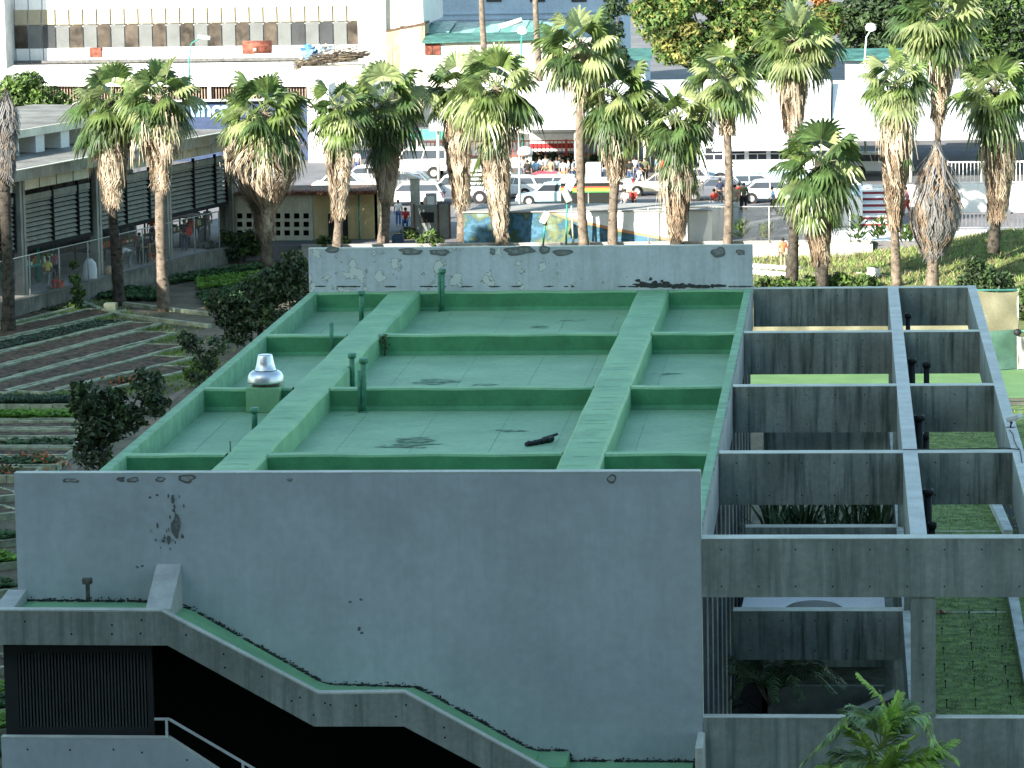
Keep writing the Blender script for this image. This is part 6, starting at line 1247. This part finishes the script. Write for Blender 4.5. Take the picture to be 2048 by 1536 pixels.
    for x in (L/2-.02, -L/2-.08): mb = MB(); mb.box((x, -W/2+.05, .3), (x+.1, W/2-.05, .46)); mb.build('bumper', M['trim'] if style != 'hatch' else m, e, bevel=.02)
    return e
W_ = (.80, .80, .80)
car(818, 413, -1, 4.1, 1.65, 1.42, W_, 'white hatchback parked beside the tall grey pillar', 'hatch')
pk = car(908, 408, -1, 5.3, 1.8, 1.75, (.80, .80, .82), 'white pickup truck with small blue and red markings on its door', 'pickup')
mb = MB(); mb.box((.55, .905, .83), (.85, .915, .93), 0); mb.box((.9, .905, .86), (1.2, .915, .95), 1); mb.box((.45, .905, .72), (1.1, .915, .77), 2); mb.build('door_marking', [mat('blue_decal', (.08, .15, .5)), mat('red_decal', (.6, .08, .08)), M['trim']], pk)
mb = MB(); [mb.box((-2.4, -.88+.001*i, 1.2+.26*i), (-.55, .88, 1.3+.26*i)) for i in range(4)]; mb.build('bed_rack', M['white'], pk)
car(806, 389, -1, 4.2, 1.65, 1.4, (.16, .17, .18), 'dark grey car behind the white hatchback', 'sedan')
car(690, 393, 1, 4.4, 1.7, 1.42, W_, 'white sedan partly hidden behind the roof of the cream hut', 'sedan')
car(826, 358, -1, 4.6, 1.9, 2.0, W_, 'white jeep with dark square windows behind the other parked cars', 'jeep')
car(1080, 389, -1, 4.1, 1.65, 1.38, (.50, .03, .05), 'red sloping hatchback behind the cream wagon', 'sedan')
car(1085, 397, -1, 4.2, 1.62, 1.40, (.60, .60, .54), 'cream wagon between the red car and the light blue car', 'wagon')
car(1102, 412, -1, 4.2, 1.62, 1.38, (.33, .56, .62), 'light blue two door car in front of the cream wagon', 'hatch')
car(1325, 392, -1, 4.9, 1.75, 1.40, (.50, .46, .34), 'long beige sedan right of the striped kiosk', 'sedan')
car(1432, 402, -1, 4.2, 1.65, 1.40, (.10, .11, .13), 'dark car whose sloping tail shows left of the clean palm trunk', 'sedan')
car(1510, 392, 1, 4.7, 1.7, 1.35, (.45, .58, .66), 'pale blue low car in front of the bus', 'sedan')
car(1552, 407, 1, 4.9, 1.75, 1.40, (.55, .57, .58), 'silver coupe with its front wheel beside the fence crowd', 'sedan')
car(1625, 402, -1, 4.3, 1.65, 1.40, (.12, .16, .24), 'dark blue car behind the short bushy palm', 'sedan')
car(1760, 352, 1, 4.3, 1.7, 1.5, (.7, .72, .72), 'pale car seen under the right terminal roof', 'hatch')
for t in [(745, 376, 1, 4.3, 1.65, 1.4, (.72, .72, .74), 'off-white sedan in the far row between the fifth and sixth palms', 'sedan'), (960, 376, -1, 4.2, 1.65, 1.42, (.7, .7, .7), 'white car in the far row behind the pickup truck', 'hatch'),
          (1200, 385, -1, 4.2, 1.65, 1.4, (.35, .36, .37), 'grey car in the far row behind the striped kiosk', 'sedan'), (1385, 382, 1, 4.3, 1.7, 1.45, (.75, .76, .78), 'white car in the far row behind the short dark palm', 'wagon'),
          (1690, 398, 1, 4.3, 1.65, 1.4, (.6, .63, .66), 'light grey car right of the short bushy palm crown', 'sedan'), (1010, 398, -1, 4.1, 1.65, 1.4, (.72, .73, .74), 'white car hidden behind the long ragged palm skirt', 'hatch')]: car(*t)
# bus
p = G(1500, 374, SZ); bl = 11.5; e = empty('city_bus', (AT(1400, 374, p.y).x, p.y, SZ), 'long white city bus with a pale blue skirt behind the clean palm trunk', 'bus'); H = 2.9
mb = MB(); mb.box((0, 0, .35), (bl-4.2, 2.4, H)); mb.build('body', paint('bus_paint', (.78, .79, .82)), e, bevel=.12)
mb = MB(); mb.box((.05, -.012, .4), (bl-4.25, .0, 1.0)); mb.build('skirt_band', mat('bus_blue_band', (.35, .5, .65), .4), e)
mb = MB(); mb.box((.05, -.013, 1.02), (bl-4.25, -.001, 1.07)); mb.build('stripe', M['trim'], e)
for i in range(5):
    x = .35+i*1.38; mb = MB(); mb.box((x, -.012, 1.75), (x+1.1, .0, 2.5)); w_ = mb.build('window', M['cglass'], e); mb = MB(); mb.box((x+.52, -.03, 1.75), (x+.58, -.013, 2.1)); mb.box((x, -.03, 2.08), (x+1.1, -.013, 2.13)); mb.build('window_bar', M['white'], w_)
mb = MB(); mb.box((1.2, .5, H), (4.0, 1.8, H+.18)); mb.build('roof_unit', mat('bus_roof_blue', (.3, .5, .62), .5), e, bevel=.04)
for x in (1.3, 5.6): mb = MB(); mb.tube((x, -.02, .48), (x, .3, .48), .48, n=20); w_ = mb.build('wheel', M['tyre'], e); mb = MB(); mb.tube((x, -.04, .48), (x, -.021, .48), .26, n=14); mb.build('rim', M['rim'], w_)
# dark kiosk with rainbow stripe
p = G(1122, 418, SZ); q = AT(1226, 418, p.y); kw = q.x-p.x; kh = AT(1150, 366, p.y).z-SZ; ke = empty('striped_kiosk', p, 'dark kiosk with a red, yellow and green stripe round its top', 'kiosk'); blk = mat('kiosk_dark_panel', (.010, .014, .012), .5, .1, 2)
mb = MB(); mb.box((0, 0, 0), (kw, 2.6, kh)); mb.build('cabin', blk, ke)
for i, c in enumerate(((.6, .08, .05), (.75, .35, .04), (.65, .6, .06), (.08, .3, .08))): mb = MB(); z = kh-.22-.09*i; mb.box((0, -.012, z-.09), (kw, -.001, z)); mb.box((kw+.001, 0, z-.09), (kw+.012, 2.6, z)); mb.build('stripe', mat('kiosk_stripe', c, .5), ke)
mb = MB(); mb.box((-.12, -.15, kh), (kw+.12, 2.7, kh+.12)); mb.build('roof', M['galv'], ke)
mb = MB(); mb.box((kw*.52, -.02, .05), (kw*.54, -.002, kh-.6)); [mb.box((kw+.002, .1, .2+i*.16), (kw+.03, 2.5, .28+i*.16), 0) for i in range(9)]; mb.build('side_louvres', M['slat'], ke)
mb = MB(); mb.tube((kw*.42, -.03, .55), (kw*.42, -.002, .55), .12, n=12); mb.build('badge', M['white'], ke)
e, a, b_, o = thing_box('white_stand', 1172, 1201, 326, 360, 236, .8, M['white'], 'white square stand with faded posters behind the kiosk', 'stand', z0=SZ); mb = MB(); mb.box((a.x+.2, 235.97, SZ+.3), (b_.x-.2, 235.99, b_.z-.2)); mb.build('poster', mat('faded_poster', (.6, .5, .42), .7, .3, 4), e, o)
e, a, b_, o = thing_box('poster_board', 1372, 1396, 280, 330, 243, .3, M['white'], 'tall white board with small dark posters behind the short dark palm', 'board', z0=SZ)
for i in range(6): mb = MB(); x = a.x+.12+.34*(i % 2); z = b_.z-.5-.55*(i//2); mb.box((x, 242.97, z), (x+.25, 242.99, z+.35)); mb.build('poster', [mat('poster_ink', (.08, .12, .25), .7) if i == 0 else bpy.data.materials['poster_ink'], M['rust']][i == 3], e, o)
for px, lb in ((800, 'green market awning on posts behind the white jeep'), (880, 'green awning stall left of the narrow reddish palm')):
    p = G(px, 345, SZ); e = empty('awning', p, lb, 'awning'); mb = MB(); mb.prism([(-1.3, 0, 2.3), (1.3, 0, 2.3), (1.3, 1.6, 2.8), (-1.3, 1.6, 2.8)], (0, 0, -.05)); mb.build('canvas', mat('green_canvas', (.12, .45, .34), .7), e); mb = MB(); [mb.tube((x, .05, 0), (x, .05, 2.3), .04, n=6) for x in (-1.2, 1.2)]; mb.build('posts', M['galv'], e)
# ================= people =================
def skin_mesh(V, E, R):
    me = bpy.data.meshes.new('tmp'); me.from_pydata(V, E, []); o = bpy.data.objects.new('tmp', me); S.collection.objects.link(o)
    o.modifiers.new('s', 'SKIN'); 
    for i, r in enumerate(R): me.skin_vertices[0].data[i].radius = (r, r) if not isinstance(r, tuple) else r
    me.skin_vertices[0].data[0].use_root = True
    ss = o.modifiers.new('ss', 'SUBSURF'); ss.levels = 1; ss.render_levels = 1
    dg = bpy.context.evaluated_depsgraph_get(); dg.update(); m2 = bpy.data.meshes.new_from_object(o.evaluated_get(dg)); bpy.data.objects.remove(o)
    m2.polygons.foreach_set('use_smooth', [True]*len(m2.polygons)); return m2
POSE = {
 'stand': dict(P=(0, 0, .92), C=(0, .0, 1.38), N=(0, .01, 1.48), H=(0, .03, 1.58), T=(0, .03, 1.68), el=((-.25, 0, 1.13), (.25, 0, 1.13)), wr=((-.25, .08, .90), (.25, .06, .90)), kn=((-.10, .02, .50), (.10, .03, .50)), an=((-.11, 0, .09), (.11, .02, .09))),
 'walk': dict(P=(0, 0, .91), C=(0, .04, 1.37), N=(0, .06, 1.47), H=(0, .09, 1.57), T=(0, .09, 1.67), el=((-.24, -.10, 1.13), (.24, .10, 1.14)), wr=((-.22, .02, .92), (.22, .28, .98)), kn=((-.10, .18, .52), (.10, -.02, .50)), an=((-.10, .24, .10), (.10, -.26, .16))),
 'bend': dict(P=(0, -.15, .86), C=(0, .28, 1.02), N=(0, .37, 1.04), H=(0, .46, 1.05), T=(0, .55, 1.03), el=((-.22, .32, .76), (.22, .34, .76)), wr=((-.18, .42, .52), (.18, .44, .52)), kn=((-.12, .02, .48), (.12, .04, .48)), an=((-.12, -.06, .09), (.12, -.02, .09))),
 'sit': dict(P=(0, 0, .45), C=(0, .04, .92), N=(0, .06, 1.02), H=(0, .10, 1.12), T=(0, .10, 1.22), el=((-.24, .08, .70), (.24, .08, .70)), wr=((-.14, .28, .62), (.14, .28, .62)), kn=((-.12, .42, .50), (.12, .42, .50)), an=((-.12, .40, .09), (.12, .40, .09)))}
cache = {}
def pose_meshes(k):
    if k in cache: return cache[k]
    p = POSE[k]; V = [p['P'], tuple((a+b_)/2 for a, b_ in zip(p['P'], p['C'])), p['C'], p['N'], p['H'], p['T']]; E = [(0, 1), (1, 2), (2, 3), (3, 4), (4, 5)]; R = [(.13, .10), (.125, .095), (.15, .10), .052, .085, .07]
    Vt, Et, Rt_ = V[:3]+[p['N']], [(0, 1), (1, 2), (2, 3)], [(.15, .12), (.15, .115), (.17, .12), .06]; Vl, El, Rl = [p['P']], [], [(.15, .12)]
    c = Vector(p['C'])
    for s_, i in ((-1, 0), (1, 1)):
        sh = tuple(c+Vector((.17*s_, 0, .02))); el = p['el'][i]; wr = p['wr'][i]; d = (Vector(wr)-Vector(el)).normalized(); hd = Vector(wr)+d*.07
        b0 = len(V); V += [sh, el, wr, tuple(hd)]; E += [(2, b0), (b0, b0+1), (b0+1, b0+2), (b0+2, b0+3)]; R += [.062, .045, .03, (.036, .022)]
        side = d.orthogonal().normalized()
        for f, (o_, l_) in enumerate(((-.027, .06), (-.009, .075), (.009, .072), (.027, .055))): V.append(tuple(hd+d*l_+side*o_)); E.append((b0+3, len(V)-1)); R.append(.009)
        V.append(tuple(Vector(wr)+d*.05-side*.06)); E.append((b0+2, len(V)-1)); R.append(.010)
        bt = len(Vt); Vt += [sh, tuple(Vector(sh).lerp(Vector(el), .85))]; Et += [(2, bt), (bt, bt+1)]; Rt_ += [.08, .068]
        hp = tuple(Vector(p['P'])+Vector((.09*s_, 0, -.04))); kn = p['kn'][i]; an = p['an'][i]; toe = tuple(Vector(an)+Vector((0, .15, -.05)))
        b0 = len(V); V += [hp, kn, an, toe]; E += [(0, b0), (b0, b0+1), (b0+1, b0+2), (b0+2, b0+3)]; R += [.088, .06, .042, .04]
        bl_ = len(Vl); Vl += [hp, kn, an]; El += [(0, bl_), (bl_, bl_+1), (bl_+1, bl_+2)]; Rl += [.105, .078, .062]
    hm = MB(); t = Vector(p['T']); hd = (t-Vector(p['H'])).normalized(); hm.lathe((0, 0, 0), [(.088, -.06), (.098, -.01), (.09, .05), (.055, .085), (.01, .095)], 12)
    q = Vector((0, 0, 1)).rotation_difference(hd); hm.v = [tuple(q @ Vector(v)+Vector(p['H'])+hd*.05+Vector((0, -.015, 0))) for v in hm.v]
    me = bpy.data.meshes.new('hair'); me.from_pydata(hm.v, [], hm.f); me.polygons.foreach_set('use_smooth', [True]*len(me.polygons))
    cache[k] = (skin_mesh(V, E, R), skin_mesh(Vt, Et, Rt_), skin_mesh(Vl, El, Rl), me); return cache[k]
SK = [mat('skin_tone', c, .6, .05, 3) for c in ((.32, .18, .11), (.22, .12, .07), (.42, .26, .17))]
CL = {k: mat(k+'_fabric', c, .85, .1, 6) for k, c in dict(white=(.75, .76, .78), red=(.55, .05, .04), orange=(.75, .20, .10), blue=(.06, .12, .32), lightblue=(.3, .55, .75), navy=(.03, .04, .08), black=(.02, .02, .022), grey=(.25, .27, .28), jeans=(.06, .09, .16), khaki=(.28, .25, .17), yellow=(.7, .6, .18), olive=(.10, .11, .06), pink=(.7, .25, .3), green=(.10, .22, .12)).items()}
HR = mat('dark_hair', (.015, .012, .01), .7)
def person(px, py, top, low, pose, face, label, z=None, h=1.68, group=None, hair=None, prop=None, dz=0):
    b0 = G(px, py, SZ if z is None else z); e = empty('person', b0+Vector((0, 0, dz)), label, 'person', group, math.radians(face)); e.scale = (h/1.68,)*3; B_, T_, L_, Hh = pose_meshes(pose)
    for nm, me, m in (('body', B_, SK[(px*7+py) % 3]), ('shirt', T_, CL[top]), ('trousers', L_, CL[low]), ('hair', Hh, CL[hair] if hair else HR)):
        m2 = me.copy(); m2.materials.clear(); m2.materials.append(m); o = bpy.data.objects.new(nm, m2); S.collection.objects.link(o); o.parent = e
    return e
def bag(px, py, zz, m, label, w_=.32, h=.42, Y=None):
    p = AT(px, py, Y) if Y else G(px, py, zz); mb = MB(); mb.box((-w_/2, -.1, 0), (w_/2, .1, h)); mb.path([(-.1, -.11, h*.5), (-.1, -.13, h*.95), (.1, -.13, h*.95), (.1, -.11, h*.5)], .012, 5, 0); o = mb.build('bag', CL[m], bevel=.04); o.location = p; return setp(o, label, 'bag')
g1 = 'crowd waiting behind the parked cars'
for t in [(1048, 366, 'grey', 'jeans', 'stand', 170, 'person in grey partly behind the kiosk column'), (1063, 368, 'white', 'jeans', 'stand', 200, 'person in white standing just right of the kiosk column'), (1082, 366, 'white', 'navy', 'walk', 120, 'person in a white shirt with dark straps in the waiting crowd'),
          (1092, 363, 'grey', 'khaki', 'stand', 190, 'person in a grey shirt behind the others in the crowd'), (1102, 369, 'khaki', 'khaki', 'stand', 160, 'person in beige seen between two white shirts'), (1113, 367, 'white', 'jeans', 'walk', 210, 'person in a broad white shirt at the centre of the crowd'),
          (1127, 372, 'white', 'orange', 'stand', 180, 'person in white top and bright orange trousers'), (1138, 369, 'white', 'grey', 'stand', 90, 'tall person in white and grey facing right beside the orange trousers'), (1156, 366, 'lightblue', 'navy', 'stand', 150, 'person in a light blue shirt with a dark backpack'),
          (1212, 366, 'grey', 'black', 'sit', 180, 'seated person in grey right of the white stand'), (1250, 370, 'white', 'navy', 'walk', 60, 'person in white and navy left of the black T-shirt'), (1260, 371, 'black', 'jeans', 'stand', 180, 'person in a black T-shirt with a white print behind the beige sedan'),
          (1270, 366, 'white', 'jeans', 'stand', 200, 'person in white behind the black T-shirt'), (1279, 371, 'navy', 'white', 'walk', 260, 'person in navy and white right of the black T-shirt'), (1313, 366, 'lightblue', 'grey', 'stand', 100, 'person with a light blue backpack above the beige sedan'),
          (1338, 371, 'white', 'navy', 'walk', 80, 'person in white with a dark strap left of the short dark palm'), (868, 352, 'pink', 'navy', 'stand', 180, 'person in pink by the green awning stall, left one'), (882, 351, 'red', 'jeans', 'stand', 190, 'person in red by the green awning stall, right one'), (715, 352, 'white', 'jeans', 'stand', 180, 'person in white left of the sixth palm skirt'),
          (1072, 371, 'lightblue', 'navy', 'stand', 220, 'person in pale blue leaning forward in the waiting crowd'), (1120, 363, 'black', 'navy', 'stand', 180, 'dark haired person in black behind the broad white shirt'), (1146, 371, 'grey', 'jeans', 'walk', 260, 'person in grey walking between the tall person and the light blue shirt'), (1056, 373, 'black', 'black', 'stand', 180, 'person in black at the left end of the crowd'),
          (1221, 369, 'khaki', 'jeans', 'stand', 170, 'person in beige at the left edge of the pale palm trunk'), (1240, 365, 'red', 'black', 'stand', 190, 'person in red behind the person in white and navy'), (1291, 368, 'olive', 'black', 'stand', 180, 'person in olive between the crowd and the light blue backpack'), (1326, 367, 'red', 'grey', 'stand', 160, 'person in red right of the light blue backpack'), (1362, 371, 'white', 'navy', 'stand', 170, 'person in white in front of the poster board'), (1700, 425, 'white', 'khaki', 'stand', 170, 'person in white by the sloping white block'), (1815, 432, 'pink', 'red', 'walk', 90, 'person in pink and red between the long brown palm skirt and the grey dead palm')]:
    person(*t, group=g1)
mb = MB(); 
for t in [(1267, 418, 'red', 'black', 'sit', 180, 'person in red seated beside the kiosk end'), (1251, 420, 'white', 'grey', 'sit', 160, 'small figure in a white hat seated left of the person in red'), (1430, 420, 'red', 'white', 'sit', 150, 'person in red seated beyond the slab top, left of the clean palm trunk'), (1440, 414, 'navy', 'black', 'stand', 200, 'person in navy beside the person in red near the clean trunk'),
          (1470, 428, 'khaki', 'khaki', 'stand', 170, 'person in light brown at the fence right of the clean palm trunk'), (1478, 424, 'red', 'black', 'stand', 180, 'person in a red shirt in the middle of the three by the fence'), (1488, 424, 'olive', 'black', 'stand', 190, 'person in olive, rightmost of the three by the fence'), (1547, 432, 'lightblue', 'black', 'walk', 90, 'person in light blue walking beside the silver coupe'), (1562, 430, 'white', 'khaki', 'stand', 100, 'person in white beside the one in light blue'), (1602, 432, 'white', 'navy', 'stand', 120, 'person in white between the two palm trunks right of the fence')]:
    person(*t, h=1.7)
person(1566, 540, 'orange', 'khaki', 'stand', 200, 'person in orange standing behind the dark palm trunk in the garden', z=0)
for t in [(96, 580, 'yellow', 'grey', 'walk', -20, 'person in a yellow top and grey trousers walking by the first column', 1.62), (112, 562, 'pink', 'navy', 'stand', 170, 'person in pink with a red bag near the white post', 1.5), (121, 578, 'olive', 'red', 'sit', 120, 'person in dark clothes crouching beside the red bundle', 1.5),
          (260, 537, 'white', 'grey', 'bend', 90, 'person in a white shirt bending down in the second bay', 1.68), (280, 528, 'khaki', 'black', 'stand', 200, 'person in cream beside the bending person', 1.65), (292, 529, 'black', 'black', 'stand', 180, 'person all in black behind the second palm trunk', 1.6), (306, 524, 'olive', 'orange', 'sit', 190, 'person in olive seated on an orange box by the third palm trunk', 1.6),
          (305, 492, 'orange', 'navy', 'stand', 180, 'person in a bright orange top inside the second bay', 1.65), (316, 528, 'lightblue', 'navy', 'stand', 150, 'person in pale blue half hidden by the third palm trunk', 1.5), (370, 503, 'black', 'jeans', 'stand', 170, 'person in a black jacket with a red bag at the fence', 1.72),
          (394, 476, 'navy', 'olive', 'stand', 200, 'person in navy stooping inside the third bay', 1.7), (385, 470, 'grey', 'black', 'bend', 60, 'person in grey leaning over a stall in the third bay', 1.7), (416, 474, 'white', 'white', 'stand', 180, 'person in white standing beside the hut corner', 1.7), (232, 508, 'lightblue', 'grey', 'stand', 160, 'person in pale clothes between the second column and the trunk', 1.6)]:
    person(*t[:7], h=t[7])
person(797, 452, 'white', 'blue', 'stand', 180, 'person in white and blue with a red cap beside the sixth palm', h=1.5); person(812, 456, 'red', 'blue', 'sit', 180, 'person in red seated on blue cloth left of the tall pillar', h=1.6)
p = bag(378, 470, SZ, 'red', 'red shoulder bag hanging at the side of the person in black', Y=201); bag(1158, 345, SZ, 'black', 'black backpack worn by the person in light blue', .3, .4, Y=242.2)
# ---------------- unseen high-rise blocks behind the viewpoint, skyline shaped to shade the foreground ----------------
M['tower'] = mat('tower_cladding', (.20, .215, .235), .7, .1, .2)
M['tglass'] = mat('tower_glass', (.05, .06, .07), .25, .1, .5)
def tower(x0, x1, h, label, slope=0):
    e = empty('unseen_shade_tower', (x0, -8, 0), label, 'tower')
    mb = MB(); mb.prism([(x0, -8, 0), (x1, -8, 0), (x1+slope, -8, h-15 if slope else h), (x1, -8, h), (x0, -8, h)] if slope else [(x0, -8, 0), (x1, -8, 0), (x1, -8, h), (x0, -8, h)], (0, -24, 0)); mb.build('wall', M['tower'], e, (x0, -8, 0))
    mb = MB(); z = 4
    while z < h-18: mb.box((x0+1, -8.06, z), (x1-1, -7.96, z+1.5)); z += 3.6
    mb.build('window_band', M['tglass'], e, (x0, -8, 0), 0)
tower(-330, -178, 101.5, 'unseen tall slab behind the viewpoint, shaped to cast shade, left of the lower block')
tower(-177.9, 55, 82, 'unseen long lower slab directly behind the viewpoint, shaped to cast shade')
